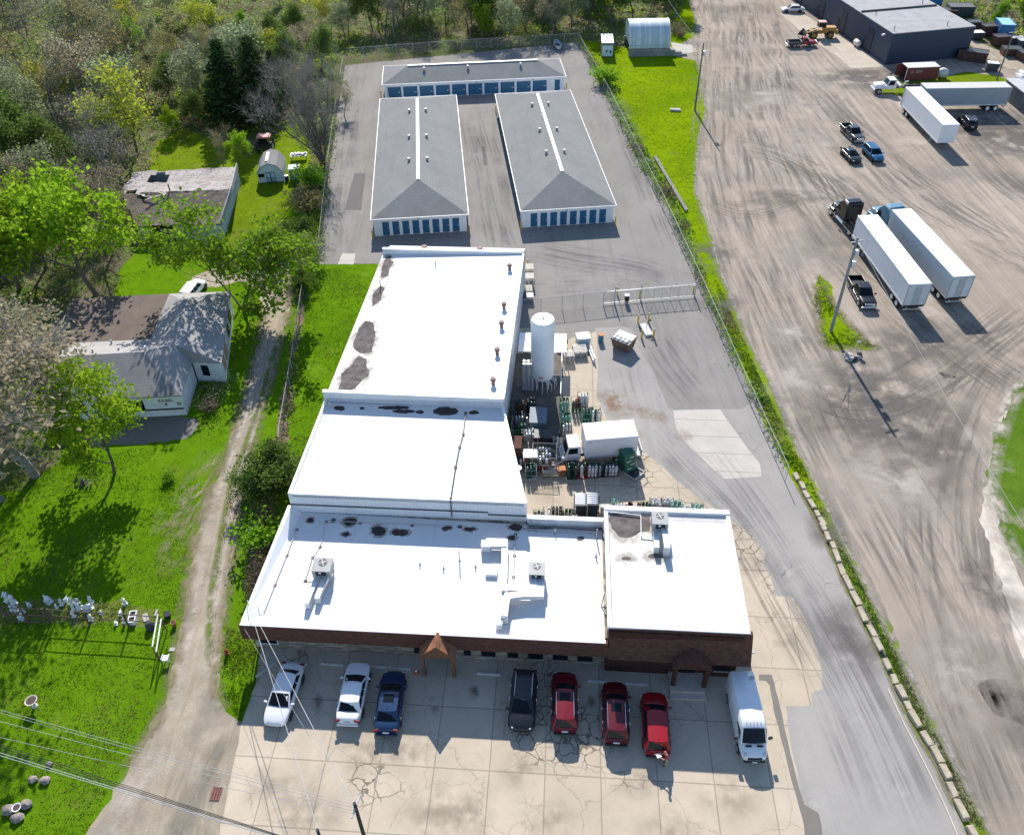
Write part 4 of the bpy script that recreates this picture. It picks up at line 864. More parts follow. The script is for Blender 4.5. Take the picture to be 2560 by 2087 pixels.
# ================================================================ vehicles
def loft(m, st, crown=.04):
    R_ = []
    for x, w, z0, zm, zs, zt in st:
        R_.append([(x,-w*.92,z0),(x,-w,zm),(x,-w*.97,zs),(x,-w*.80,zt),(x,0,zt+crown),(x,w*.80,zt),(x,w*.97,zs),(x,w,zm),(x,w*.92,z0)])
    n = 9; vs = [p for r in R_ for p in r]; fs = []
    for i in range(len(R_)-1):
        for k in range(n): fs.append((i*n+k,(i+1)*n+k,(i+1)*n+(k+1)%n,i*n+(k+1)%n))
    fs += [tuple(range(n)), tuple((len(R_)-1)*n+k for k in range(n-1,-1,-1))]
    m.add(vs, fs)
def bil(q, u, v): return (q[0].lerp(q[1],u)).lerp(q[3].lerp(q[2],u),v)
def panel(q, u0, u1, v0, v1, out, th=.02, bow=0.0, n=4):
    """glass pane lying 12 mm proud of the face q"""
    q = [Vector(a) for a in q]; nn = (q[1]-q[0]).cross(q[3]-q[0]).normalized()*(1 if out else -1); m = MB()
    vs = []
    for j in range(2):
        for i in range(n+1):
            u = u0+(u1-u0)*i/n; p = bil(q,u,v0 if j == 0 else v1)
            vs.append(p+nn*(.012+bow*(1-(2*(i/n)-1)**2)))
    m.add(vs+[p-nn*th for p in vs], [(i,i+1,n+2+i,n+1+i) for i in range(n)]+[(2*n+2+i+1,2*n+2+i,3*n+3+i,3*n+4+i) for i in range(n)]+[(0,2*n+2,3*n+3,n+1),(n,2*n+1,4*n+3,3*n+2)])
    return m
M_LAMP = pm('lamp_glass', (.62,.64,.66), .12, .1, .05, coat=1); M_TAIL = pm('tail_lamp_red', (.13,.008,.010), .3); M_PLATE = pm('number_plate', (.7,.7,.72), .5)
def cabin(t, mat, c, rail=None, sunroof=False, pillars=True):
    xb0, xf0, xb1, xf1, z0, z1, w0, w1 = c
    b = [Vector(p) for p in ((xb0,-w0,z0),(xf0,-w0,z0),(xf0,w0,z0),(xb0,w0,z0))]; tp = [Vector(p) for p in ((xb1,-w1,z1),(xf1,-w1,z1),(xf1,w1,z1),(xb1,w1,z1))]
    m = MB(); nx, ny = 4, 4; g = []
    vs = list(b)
    for i in range(nx+1):
        for j in range(ny+1):
            u, v = i/nx, j/ny; p = tp[0].lerp(tp[1],u).lerp(tp[3].lerp(tp[2],u),v); p.z += .045*(1-(2*v-1)**2)*(1-.3*(2*u-1)**2); 
            p.x += (.10*(1-(2*v-1)**2))*(1 if i == nx else (-1 if i == 0 else 0)); vs.append(p)
    ix = lambda i, j: 4+i*(ny+1)+j
    fs = [(ix(i,j),ix(i+1,j),ix(i+1,j+1),ix(i,j+1)) for i in range(nx) for j in range(ny)]
    fs += [tuple([0,1]+[ix(i,0) for i in range(nx,-1,-1)]), tuple([2,3]+[ix(i,ny) for i in range(nx+1)]), tuple([1,2]+[ix(nx,j) for j in range(ny,-1,-1)]), tuple([3,0]+[ix(0,j) for j in range(ny+1)])]
    m.add(vs, fs); ro = m.build('roof', mat, t, smooth=35, bevel=.03)
    panel([b[1],b[2],tp[2],tp[1]],.05,.95,.05,.93,True,bow=.07).build('windshield', M_GLASS, t, smooth=60)
    panel([b[3],b[0],tp[0],tp[3]],.07,.93,.14,.90,True,bow=.06).build('rear_window', M_GLASS, t, smooth=60)
    for q, o in (([b[0],b[1],tp[1],tp[0]],True),([b[3],b[2],tp[2],tp[3]],False)):
        for u0, u1 in ((.09,.34),(.37,.63),(.65,.93)): panel(q,u0,u1,.12,.86,o,n=1).build('side_window', M_GLASS, t)
    if rail:
        for y in (-w1*.93, w1*.93): m = MB(); m.tube([(xb1+.12,y,z1+.03),(xb1+.25,y,z1+.09),(xf1-.25,y,z1+.09),(xf1-.12,y,z1+.03)], .025, 6); m.build('roof_rail', rail, t)
    if sunroof: m = MB(); xm = xf1-.22; m.box(xm-.62,-w1*.55,z1+.042,xm,w1*.55,z1+.058); m.build('sunroof', M_GLASS, t)
    m = MB(); m.add([(xb1+.25,-.02,z1+.04),(xb1+.25,.02,z1+.04),(xb1+.08,.02,z1+.04),(xb1+.08,-.02,z1+.04),(xb1+.07,0,z1+.14),(xb1+.11,0,z1+.14)],[(0,1,5),(1,2,4,5),(2,3,4),(3,0,5,4)]); m.build('aerial_fin', mat, t)
CARS = {
 'sedan': dict(L=4.86, st=[(-2.36,.66,.34,.52,.70,.80),(-2.27,.80,.26,.52,.84,.97),(-1.75,.90,.24,.55,.90,1.03),(-.8,.915,.22,.55,.90,.97),(.6,.915,.22,.55,.88,.94),(1.15,.91,.22,.55,.86,.95),(1.75,.885,.24,.55,.80,.88),(2.2,.80,.26,.52,.68,.76),(2.42,.60,.34,.48,.58,.64)], cab=(-1.78,1.18,-1.15,.30,.93,1.43,.80,.66), wr=.335, wx=(-1.40,1.42)),
 'suv': dict(L=4.6, st=[(-2.28,.74,.42,.62,.88,1.0),(-2.2,.86,.34,.62,1.0,1.10),(-1.5,.915,.30,.62,1.02,1.08),(-.5,.925,.30,.62,1.0,1.05),(.7,.925,.30,.62,.98,1.04),(1.15,.915,.30,.62,.96,1.06),(1.75,.89,.32,.60,.90,1.0),(2.12,.80,.34,.58,.80,.90),(2.3,.62,.42,.55,.68,.76)], cab=(-2.18,1.15,-1.82,.36,1.04,1.64,.83,.64), wr=.36, wx=(-1.35,1.38)),
 'coupe': dict(L=4.6, st=[(-2.25,.62,.34,.50,.66,.74),(-2.1,.82,.26,.52,.80,.88),(-1.5,.91,.22,.54,.88,.95),(-.5,.90,.2,.54,.86,.92),(.6,.90,.2,.54,.84,.90),(1.2,.90,.22,.54,.82,.90),(1.8,.87,.24,.52,.76,.82),(2.15,.76,.26,.50,.64,.70),(2.32,.55,.34,.46,.54,.60)], cab=(-1.95,1.05,-.85,.12,.89,1.36,.76,.54), wr=.33, wx=(-1.35,1.4)),
}
def lights(t, L, wf, zf, wr_, zr, tail=True):
    for s in (-1,1):
        m = MB(); m.cbox(L/2-.30,s*wf,zf,.42,.20,.14,-s*.45); m.build('headlight', M_LAMP, t, bevel=.04)
        m = MB(); m.cbox(-L/2+.10,s*wr_,zr,.16,.34,.17,s*.25); m.build('taillight', M_TAIL, t, bevel=.03)
def car(kind, label, cat, loc, head, col, pname, rail=None, sunroof=False, group=None, metal=0, rim=M_RIM):
    k = CARS[kind]; mat = paint(pname, col, .25, 1, metal); t = thing(cat.replace(' ','_') if cat != 'car' else ('parked_car'), label, cat, (loc[0],loc[1],.024), R(head), group)
    t.scale = (1.03,1.07,1.0); m = MB(); loft(m, k['st']); m.build('body', mat, t, smooth=180, sub=2)
    cabin(t, mat, k['cab'], rail, sunroof)
    L = k['L']; wx = k['wx']; r = k['wr']; hi = kind == 'suv'
    for x in wx:
        for s in (-1,1):
            wheel(t, x, s*.80, r, .23, rim)
            m = MB(); m.M = Matrix.Translation((x,s*.905,r)) @ Matrix.Rotation(pi/2,4,'X'); m.lathe([(r*1.16,-.02),(r*1.16,.02)],18); m.build('wheel_arch', M_BLACK, t)
    lights(t, L, .62, .78 if hi else .64, .66, .98 if hi else .84)
    m = MB(); m.cbox(L/2-.10,0,.56 if hi else .44,.10,.95,.2); m.build('grille', M_BLACK, t, bevel=.03)
    m = MB(); m.cbox(-L/2+.02,0,.40,.16,1.5,.16); m.build('rear_bumper', M_BLACK if hi else mat, t, bevel=.05)
    m = MB(); m.cbox(-L/2-.0,0,.74 if hi else .72,.06,.42,.14); m.build('number_plate', M_PLATE, t)
    for s in (-1,1): m = MB(); m.cbox(k['cab'][3]+.60,s*(k['cab'][6]+.17),k['cab'][4]+.06,.14,.24,.15,s*.25); m.build('door_mirror', mat, t, bevel=.04)
    for s in (-1,1):
        for x in (.05,-.95): m = MB(); m.cbox(x,s*.925,.80 if not hi else .93,.18,.03,.03); m.build('door_handle', M_CHROME if rail else mat, t)
    return t
GC = 'cars parked in front of the building'
car('sedan', 'silvery white sedan parked nose out at the left end of the front row', 'car', (-16.96,33.69), -97.8, (.70,.71,.72), 'pearl_white_paint', group=GC)
car('sedan', 'white sedan parked nose in, between the silver one and the blue one', 'car', (-11.74,33.71), 85.8, (.78,.78,.78), 'white_car_paint', group=GC)
car('sedan', 'dark blue sedan with a sunroof parked nose in', 'car', (-8.9,32.91), 87.4, (.018,.045,.105), 'blue_car_paint', sunroof=True, group=GC, metal=.3)
car('suv', 'black sport utility car with silver roof rails parked nose out', 'car', (.97,32.68), -95.9, (.012,.014,.018), 'black_car_paint', M_CHROME, group=GC)
car('suv', 'dark red sport utility car with silver rails, next to the black one', 'car', (4.03,32.53), 86.5, (.15,.006,.016), 'wine_car_paint', M_CHROME, True, group=GC, metal=.2)
car('suv', 'dark red sport utility car with silver rails, between two other red cars', 'car', (7.68,31.61), 85.0, (.095,.006,.012), 'dark_wine_car_paint', M_CHROME, True, group=GC, metal=.2)
car('suv', 'bright red car without roof rails, a person standing at its tail', 'car', (10.48,30.71), 84.6, (.24,.005,.010), 'red_car_paint', group=GC)
GY = 'cars standing out in the dirt yard'
car('coupe', 'black coupe in the dirt yard in front of the grey pickup', 'car', (55.01,122.05), -84, (.012,.014,.018), 'black_car_paint', group=GY)
car('suv', 'bright blue sport utility car in the dirt yard', 'car', (58.5,122.3), -85, (.012,.10,.21), 'teal_blue_paint', group=GY, metal=.3)
car('suv', 'black sport utility car parked between the loose white trailer and the grey trailer', 'car', (78.0,133.2), 84, (.012,.013,.016), 'black_car_paint', M_CHROME, group=GY)
car('sedan', 'silver white sedan at the far end of the concrete apron by the workshop', 'car', (66.3,195.2), 176, (.66,.67,.68), 'silver_paint', group=GY)
sd_ = at(1990,8); car('suv', 'blue and white vehicle by the far workshop wall', 'car', (70.5,203), 80, (.10,.20,.36), 'sky_blue_paint', group=GY)
q = at(476,722,1.3); car('suv', 'white car parked behind the white house on the gravel', 'car', (q.x,q.y+.6), 80, (.78,.78,.78), 'white_car_paint', group='cars behind the house')
def pickup(label, loc, head, col, pname, bedcol=None, group=None, L=5.8, crew=True):
    mat = paint(pname, col, .28, .9); bm_ = mat if bedcol is None else paint(pname+'_bed', bedcol, .4, .3)
    t = thing('pickup_truck', label, 'pickup truck', (loc[0],loc[1],.012), R(head), group); f = L/2
    xc = -.75 if crew else -.1
    m = MB(); loft(m, [(xc-.02,.95,.45,.75,1.05,1.10),(xc+.3,.97,.45,.75,1.08,1.12),(f-1.75,.97,.45,.75,1.08,1.13),(f-1.4,.97,.45,.75,1.06,1.14),(f-.5,.94,.45,.75,1.02,1.10),(f-.12,.90,.45,.72,.98,1.05),(f,.80,.48,.7,.90,.96)]); m.build('body', mat, t, smooth=180, sub=1)
    cabin(t, mat, (xc+.05,f-1.5,xc+.30,f-2.25,1.08,1.82,.86,.70))
    m = MB(); xb = -f
    m.box(xb,-.96,.55,xc-.05,.96,.72)
    for y in (-.96,.84): m.box(xb,y,.721,xc-.05,y+.12,1.16)
    m.box(xb,-.839,.721,xb+.10,.839,1.14); m.box(xc-.15,-.839,.721,xc-.05,.839,1.16); m.build('cargo_bed', bm_, t, bevel=.02)
    m = MB(); m.box(xb+.11,-.835,.724,xc-.16,.835,.74); m.build('bed_liner', M_BLACK, t)
    for x in (f-1.05,-f+1.25):
        for s in (-1,1):
            wheel(t, x, s*.86, .40, .27); m = MB(); m.M = Matrix.Translation((x,s*.972,.44)) @ Matrix.Rotation(pi/2,4,'X'); m.lathe([(.47,-.02),(.47,.02)],16); m.build('wheel_arch', M_BLACK, t)
    lights(t, L, .72, .88, .86, .95)
    m = MB(); m.cbox(f+.02,0,.82,.08,1.15,.34); m.build('grille', M_CHROME, t, bevel=.03); m = MB(); m.cbox(f+.06,0,.52,.2,1.85,.2); m.build('front_bumper', M_CHROME, t, bevel=.05)
    m = MB(); m.cbox(-f-.08,0,.55,.2,1.8,.2); m.build('rear_bumper', M_CHROME, t, bevel=.04)
    for s in (-1,1): m = MB(); m.cbox(f-1.75,s*1.10,1.22,.16,.26,.24,s*.2); m.build('door_mirror', M_BLACK, t, bevel=.04); m = MB(); m.cbox(.15,s*.98,.42,2.6,.16,.06); m.build('side_step', M_CHROME, t)
    return t
pickup('dark grey pickup truck in the dirt yard behind the black coupe', (57.8,130.0), -84, (.035,.045,.05), 'slate_paint', group=GY)
pickup('black crew cab pickup parked beside the grass island with the pole', (43.83,84.65), -91, (.010,.011,.012), 'black_truck_paint', group=GY, L=6.0)
pickup('red pickup with a grey cargo bed near the wheel loader', (61.9,173.0), 2, (.28,.012,.022), 'red_truck_paint', (.07,.08,.085), group=GY, crew=False)
# white van
t = thing('delivery_van', 'white high roof van parked nose out at the right end of the row', 'van', (17.05,30.75,.024), R(-91.8)); mat = paint('van_white', (.76,.77,.78), .3, .8)
m = MB()
def vring(x, w, z0, zt): return [(x,-w*.95,z0),(x,-w,.9),(x,-w*.985,1.5),(x,-w*.93,zt-.30),(x,-w*.80,zt-.06),(x,0,zt),(x,w*.80,zt-.06),(x,w*.93,zt-.30),(x,w*.985,1.5),(x,w,.9),(x,w*.95,z0)]
rs = [vring(*a) for a in ((-2.92,.92,.45,2.38),(-2.84,.98,.38,2.46),(-1.0,1.0,.36,2.52),(.7,1.0,.36,2.52),(1.15,.99,.36,2.46),(1.40,.97,.36,2.30))]
n_ = 11; m.add([p for r in rs for p in r], [(i*n_+k,(i+1)*n_+k,(i+1)*n_+(k+1)%n_,i*n_+(k+1)%n_) for i in range(5) for k in range(n_)]+[tuple(range(n_)),tuple(5*n_+k for k in range(n_-1,-1,-1))]); m.build('body', mat, t, smooth=50)
m = MB(); loft(m, [(1.2,.98,.36,.8,1.25,1.42),(2.0,.97,.36,.8,1.18,1.34),(2.45,.93,.36,.75,1.05,1.18),(2.8,.84,.38,.7,.90,1.0),(2.95,.68,.42,.6,.76,.84)]); m.build('bonnet', mat, t, smooth=180, sub=2)
wq = [Vector(p) for p in ((2.12,-.92,1.36),(2.12,.92,1.36),(1.36,.80,2.27),(1.36,-.80,2.27))]
m = MB(); m.add(wq+[Vector((1.2,-.96,1.3)),Vector((1.2,.96,1.3)),Vector((1.2,.84,2.3)),Vector((1.2,-.84,2.3))], [(0,1,2,3),(0,3,7,4),(1,5,6,2),(3,2,6,7)]); m.build('cab_front', mat, t)
panel(wq,.05,.95,.06,.92,True,bow=.12).build('windshield', M_GLASS, t, smooth=60)
for s in (-1,1):
    m = MB(); m.hexa([(.75,s*.975,1.45),(1.75,s*.955,1.45),(1.75,s*.94,1.46),(.75,s*.94,1.46)],[(.75,s*.955,2.0),(1.38,s*.945,2.0),(1.38,s*.92,2.0),(.75,s*.92,2.0)]); m.build('side_window', M_GLASS, t)
    m = MB(); m.cbox(1.75,s*1.20,1.5,.16,.30,.30,s*.2); m.build('door_mirror', M_BLACK, t, bevel=.05)
    m = MB(); m.cbox(2.62,s*.70,.98,.42,.20,.24,-s*.4); m.build('headlight', M_LAMP, t, bevel=.05)
    m = MB(); m.cbox(2.25,s*.40,1.305,.12,.42,.05,0,0,R(14)); m.build('bonnet_vent', M_BLACK, t)
    m = MB(); m.cbox(-2.93,s*.86,1.1,.06,.14,.5); m.build('taillight', M_TAIL, t)
    for x in (-1.85,1.95): wheel(t,x,s*.88,.36,.24)
m = MB(); m.cbox(2.90,0,.78,.14,1.0,.26); m.build('grille', M_BLACK, t, bevel=.05); m = MB(); m.cbox(2.94,0,.50,.16,1.5,.16); m.build('front_bumper', M_BLACK, t, bevel=.05); m = MB(); m.cbox(3.03,0,.55,.03,.34,.15); m.build('number_plate', M_PLATE, t)
for k in range(5): m = MB(); m.cbox(1.12,-.5+k*.25,2.47,.12,.07,.05); m.build('marker_lamp', pm('amber', (.5,.45,.35), .4), t)
p = MB(); p.cbox(-2.3,.60,2.50,.22,.3,.08); p.build('roof_vent', M_GPIPE, t)
# semi trailers
M_TRW = rib_mat('white_trailer_side', (.74,.75,.77), 1.22, .22, 0, .4, dirt=.2, dcol=(.45,.43,.40)); M_TRG = rib_mat('grey_trailer_side', (.30,.335,.375), .6, .3, 0, .5, dirt=.35, dcol=(.22,.22,.24)); M_TRB = rib_mat('dull_trailer_side', (.56,.60,.61), 1.22, .25, 0, .5, dirt=.5, dcol=(.50,.46,.36))
M_TRR = roof_mat('trailer_roof', (.80,.79,.77), .22, .25, 1e3, 1.22)
def trailer(label, loc, ang, L, side, nose=False, rearx=0, group='semi trailers', skirt=False, roofm=None, zb=1.12, zt=4.1):
    t = thing('semi_trailer', label, 'trailer', (loc[0],loc[1],.012), ang, group); w = 1.3
    m = MB(); m.box(0,-w,zb,L,w,zt-.05); m.build('body', side, t, bevel=.04)
    m = MB(); m.box(-.02,-w-.02,zt-.049,L+.02,w+.02,zt+.02); m.build('roof', roofm or M_WHITE, t, bevel=.03)
    for s in (-1,1):
        m = MB(); m.box(0,s*(w+.025)-.02,zb-.06,L,s*(w+.025)+.02,zb+.14); m.build('side_rail', M_GALV, t)
        m = MB(); m.box(-.06,s*(w*.5)-w*.46,zb+.12,-.003,s*(w*.5)+w*.46,zt-.25); d = m.build('rear_door', pm('pale_door', (.60,.62,.65), .5, dirt=.2), t)
        m = MB()
        for y in (.18,.36): m.tube([(-.09,s*y,zb+.1),(-.09,s*y,zt-.2)], .025, 5)
        for z in (1.5,2.2,2.9,3.6): m.cbox(-.075,s*(w*.93),z,.04,.12,.09)
        m.build('lock_rods', M_GPIPE, d)
        m = MB(); m.box(-.08,s*w-.06,zb-.05,-.001,s*w+.06,zt-.05); m.build('corner_post', M_GPIPE, t)
    m = MB(); m.box(-.07,-w+.07,zb-.22,.25,w-.07,zb-.002); m.build('rear_sill', M_BLACK, t)
    m = MB(); m.box(-.03,-1.1,.50,.07,1.1,.62); m.box(-.02,-.75,.621,.05,-.66,zb-.23); m.box(-.02,.66,.621,.05,.75,zb-.23); m.build('under_ride_bar', M_GALV, t)
    for s in (-1,1): m = MB(); m.cbox(-.075,s*1.02,zb-.12,.03,.16,.10); m.build('taillight', M_TAIL, t)
    m = MB(); m.box(.3,-.45,zb-.30,L-.5,-.35,zb-.003); m.box(.3,.35,zb-.30,L-.5,.45,zb-.003); m.box(.8,-.44,.45,3.6,.44,zb-.302); m.build('underframe', M_BLACK, t)
    for x in (1.5,2.85):
        for s in (-1,1): wheel(t,x,s*1.0,.50,.55,M_WHITE)
    for s in (-1,1): m = MB(); m.box(L-3.3,s*.85-.08,.12,L-3.15,s*.85+.08,zb-.003); m.box(L-3.4,s*.85-.15,.0,L-3.05,s*.85+.15,.119); m.build('landing_leg', M_GPIPE, t)
    if skirt:
        m = MB(); m.box(4.2,w-.06,.35,L-3.8,w-.02,zb-.062); m.box(4.2,-w+.02,.35,L-3.8,-w+.06,zb-.062); m.build('side_skirt', M_WHITE, t)
    return t
def tpos(x, y, a): return (x+1.3*sin(a), y-1.3*cos(a))
a1, a2, a3 = 1.6034, 1.6489, 1.5639
trailer('white semi trailer coupled to the black truck, nearest the pickup', tpos(47.25,80.95,a1), a1, 16.15, M_TRW, skirt=False)
trailer('dull white semi trailer with a rippled roof coupled to the blue truck', tpos(52.89,82.28,a2), a2, 16.15, M_TRB, roofm=M_TRR)
x3, y3 = tpos(69.17,124.39,a3); trailer('loose white semi trailer without a truck in the upper yard', (x3+15.5*cos(a3),y3+15.5*sin(a3)), a3+pi, 15.5, M_TRW)
q = at(2530.5,219,4.1); trailer('long dirty grey semi trailer parked sideways behind the loose white one', (q.x,q.y+1.25), pi-.025, 14.2, M_TRG, roofm=roof_mat('dirty_trailer_roof', (.50,.49,.47), .3, .8, 1e3, 1.2))
def semi(label, bl_, br_, zt, ang, col, pname):
    mid_ = (bl_+br_)/2; mat = paint(pname, col, .25, 1)
    t = thing('semi_truck', label, 'truck', (mid_.x,mid_.y,.012), ang, 'semi trucks'); w = 1.2
    m = MB(); m.hexa([(0,-w,1.05),(2.5,-w,1.05),(2.5,w,1.05),(0,w,1.05)],[(0,-w,zt-.15),(1.2,-w*.98,zt-.05),(1.2,w*.98,zt-.05),(0,w,zt-.15)]); m.build('sleeper_cab', mat, t, bevel=.12)
    m = MB(); m.hexa([(1.0,-w*.95,2.6),(2.6,-w*.95,2.55),(2.6,w*.95,2.55),(1.0,w*.95,2.6)],[(.2,-w*.85,zt),(1.3,-w*.85,zt+.02),(1.3,w*.85,zt+.02),(.2,w*.85,zt)]); m.build('roof_fairing', mat, t, bevel=.1)
    m = MB(); m.hexa([(2.3,-1.05,.8),(4.6,-.95,.8),(4.6,.95,.8),(2.3,1.05,.8)],[(2.3,-.95,2.0),(4.45,-.65,1.75),(4.45,.65,1.75),(2.3,.95,2.0)]); m.build('hood', mat, t, bevel=.12)
    m = MB(); m.hexa([(2.55,-1.02,2.02),(2.62,-1.02,1.98),(2.62,1.02,1.98),(2.55,1.02,2.02)],[(2.28,-.98,2.65),(2.33,-.98,2.66),(2.33,.98,2.66),(2.28,.98,2.65)]); m.build('windshield', M_GLASS, t)
    for s in (-1,1):
        m = MB(); m.cbox(1.9,s*1.205,2.25,.9,.03,.6); m.build('side_window', M_GLASS, t)
        m = MB(); m.cbox(2.6,s*1.45,2.2,.12,.22,.6); m.build('door_mirror', M_CHROME, t, bevel=.03)
        m = MB(); m.tube([(.2,s*.95,.72),(2.1,s*.95,.72)], .32, 14); m.build('fuel_tank', M_CHROME, t, smooth=40)
        m = MB(); m.cbox(4.45,s*.82,1.2,.2,.3,.25); m.build('headlight', M_LAMP, t, bevel=.04)
        m = MB(); m.cbox(3.75,s*1.08,1.1,1.2,.3,.35); m.build('fender', mat, t, bevel=.1)
        wheel(t,3.75,s*1.02,.50,.3,M_CHROME)
        for x in (-1.9,-3.2): wheel(t,x,s*.98,.50,.55,M_CHROME)
    m = MB(); m.box(-4.0,-.45,.72,3.5,-.33,1.0); m.box(-4.0,.33,.72,3.5,.45,1.0); m.box(-3.6,-.5,1.001,-1.2,.5,1.09); m.build('chassis', M_BLACK, t)
    m = MB(); m.cbox(4.62,0,.55,.2,2.3,.35); m.build('front_bumper', M_CHROME, t, bevel=.05); m = MB(); m.cbox(4.62,0,1.25,.05,1.0,.8); m.build('grille', M_CHROME, t)
    m = MB(); m.box(-.03,-w*.7,1.3,-.003,w*.7,3.2); m.build('rear_panel', M_BLACK, t)
    return t
semi('black sleeper cab truck coupled to the white trailer', at(2116.9,510,3.75), at(2166,507.5,3.75), 3.8, a1+.10, (.016,.017,.018), 'black_rig_paint')
semi('light blue sleeper cab truck coupled to the dull white trailer', at(2228.5,521.6,3.8), at(2264.6,520.5,3.8), 3.85, a2+.12, (.13,.25,.33), 'blue_rig_paint')
# box truck in the gas yard
t = thing('box_truck', 'white cab over box truck standing among the cylinder racks', 'truck', (7.72-1.21*sin(.0773)+.02, 57.13+1.21*cos(.0773), .022), .0773+pi)
M_TW = paint('truck_white', (.76,.77,.78), .35, .5)
m = MB(); m.box(-5.05,-1.21,1.22,0,1.21,3.50); m.build('cargo_box', M_TW, t, bevel=.07)
m = MB(); m.box(-5.1,-1.24,1.02,.02,1.24,1.215); m.build('floor_rail', M_GALV, t)
m = MB(); m.hexa([(.35,-1.02,.75),(2.05,-1.02,.75),(2.05,1.02,.75),(.35,1.02,.75)],[(.40,-.92,2.42),(1.55,-.92,2.42),(1.55,.92,2.42),(.40,.92,2.42)]); m.build('cab', M_TW, t, bevel=.08)
cq = [Vector(p) for p in ((2.05,-1.02,.75),(2.05,1.02,.75),(1.55,.92,2.42),(1.55,-.92,2.42))]
panel(cq,.06,.94,.46,.93,True,bow=.06).build('windshield', M_GLASS, t)
for s in (-1,1):
    sq = [Vector(p) for p in ((.35,s*1.02,.75),(2.05,s*1.02,.75),(1.55,s*.92,2.42),(.40,s*.92,2.42))]
    panel(sq,.22,.90,.50,.90,s < 0,n=1).build('side_window', M_GLASS, t)
    m = MB(); m.cbox(2.0,s*1.25,1.9,.1,.2,.4); m.build('door_mirror', M_BLACK, t, bevel=.03)
    m = MB(); m.cbox(2.08,s*.75,.95,.12,.35,.2); m.build('headlight', M_LAMP, t)
    wheel(t,1.15,s*.88,.40,.26,M_WHITE); wheel(t,-3.2,s*.85,.40,.45,M_WHITE)
m = MB(); m.cbox(2.14,0,.58,.14,2.05,.28); m.build('front_bumper', M_TW, t, bevel=.04); m = MB(); m.box(-5.0,-.4,.6,1.5,.4,1.0); m.build('chassis', M_BLACK, t)
m = MB(); m.box(-5.75,-1.1,.7,-5.11,1.1,.82); m.box(-5.6,-1.15,.821,-5.5,1.15,1.55); m.build('tail_lift', M_GPIPE, t)
m = MB(); m.M = Matrix.Translation((-3.35,1.222,1.95)); m.add([(-.23,0,0),(0,0,-.23),(.23,0,0),(0,0,.23)],[(0,1,2,3)]); o = m.build('hazard_placard', pm('placard_yellow', (.62,.42,.05), .5), t); o.modifiers.new('s','SOLIDIFY').thickness = .01
for x in (-.42,-.58): m = MB(); m.box(x,1.212,3.1,x+.11,1.225,3.28); m.build('decal', pm('tan_decal', (.5,.47,.38), .5), t)
for x in (-4.7,-4.58,-4.46): m = MB(); m.box(x,1.212,1.85,x+.09,1.225,2.1); m.build('decal', M_GPIPE, t)
# flatbed truck and red container
q = at(2260.7,203); t = thing('cargo_container', 'rusty red container with open end and pale letters, near the workshop', 'container', q, R(2))
M_RC = rib_mat('rusty_red_container', (.17,.042,.035), .28, .4, 0, .7, dirt=.6, dcol=(.10,.05,.04))
m = MB()
for a in ((0,0,.18,6.0,.06,2.35),(0,2.38,.18,6.0,2.44,2.35),(5.94,.061,.18,6.0,2.379,2.35),(0,.061,.1,5.939,2.379,.18)): m.box(*a)
m.build('body', M_RC, t); m = MB(); m.box(-.03,-.03,2.351,6.03,2.47,2.44); m.build('roof', pm('pale_container_roof', (.55,.54,.53), .6, dirt=.3), t)
m = MB(); m.box(-.05,-.02,.15,-.001,.10,2.34); m.build('door_edge', M_WHITE, t); m = MB(); m.hexa([(-.9,2.40,.2),(-.01,2.40,.2),(-.01,2.46,.2),(-.9,2.46,.2)],[(-.9,2.40,2.3),(-.01,2.40,2.3),(-.01,2.46,2.3),(-.9,2.46,2.3)]); m.build('open_door', M_RC, t)
text_mesh('G  STF', .75, pm('pale_letters', (.40,.42,.42), .7), t, Vector((.75,-.012,1.35)), (pi/2,0,0), .004, 1.0)
q = at(2198,231); t = thing('flatbed_truck', 'white long nose truck with a bare dark chassis in front of the red container', 'truck', q, R(179))
m = MB(); m.box(-2.4,-1.0,.9,-.5,1.0,1.5); m.hexa([(-2.3,-1.0,1.501),(-.55,-1.0,1.501),(-.55,1.0,1.501),(-2.3,1.0,1.501)],[(-2.25,-.88,2.5),(-1.1,-.88,2.5),(-1.1,.88,2.5),(-2.25,.88,2.5)]); m.build('cab', M_TW, t, bevel=.07)
m = MB(); m.hexa([(-.5,-.95,.9),(1.3,-.85,.9),(1.3,.85,.9),(-.5,.95,.9)],[(-.5,-.85,1.75),(1.2,-.7,1.6),(1.2,.7,1.6),(-.5,.85,1.75)]); m.build('hood', M_TW, t, bevel=.1)
panel([(-.55,-1.0,1.5),(-.55,1.0,1.5),(-1.1,.88,2.5),(-1.1,-.88,2.5)],.06,.94,.15,.9,True).build('windshield', M_GLASS, t)
for s in (-1,1):
    sq = [Vector(p) for p in ((-2.3,s*1.0,1.5),(-.55,s*1.0,1.5),(-1.1,s*.88,2.5),(-2.25,s*.88,2.5))]; panel(sq,.2,.9,.1,.85,s < 0,n=1).build('side_window', M_GLASS, t)
    wheel(t,.5,s*.95,.5,.3,M_RIM)
    for x in (-5.2,-6.5): wheel(t,x,s*.95,.5,.5,M_RIM)
    m = MB(); m.cbox(.5,s*1.0,1.12,1.2,.25,.12); m.build('fender', M_TW, t, bevel=.04); m = MB(); m.cbox(1.22,s*.62,1.15,.12,.25,.2); m.build('headlight', M_LAMP, t)
m = MB(); m.box(-7.3,-.45,.85,-2.41,-.3,1.1); m.box(-7.3,.3,.85,-2.41,.45,1.1); m.build('chassis', M_BLACK, t); m = MB(); m.tube([(-3.2,-.9,1.3),(-3.2,.9,1.3)], .3, 12); m.build('side_tank', M_GPIPE, t, smooth=40)
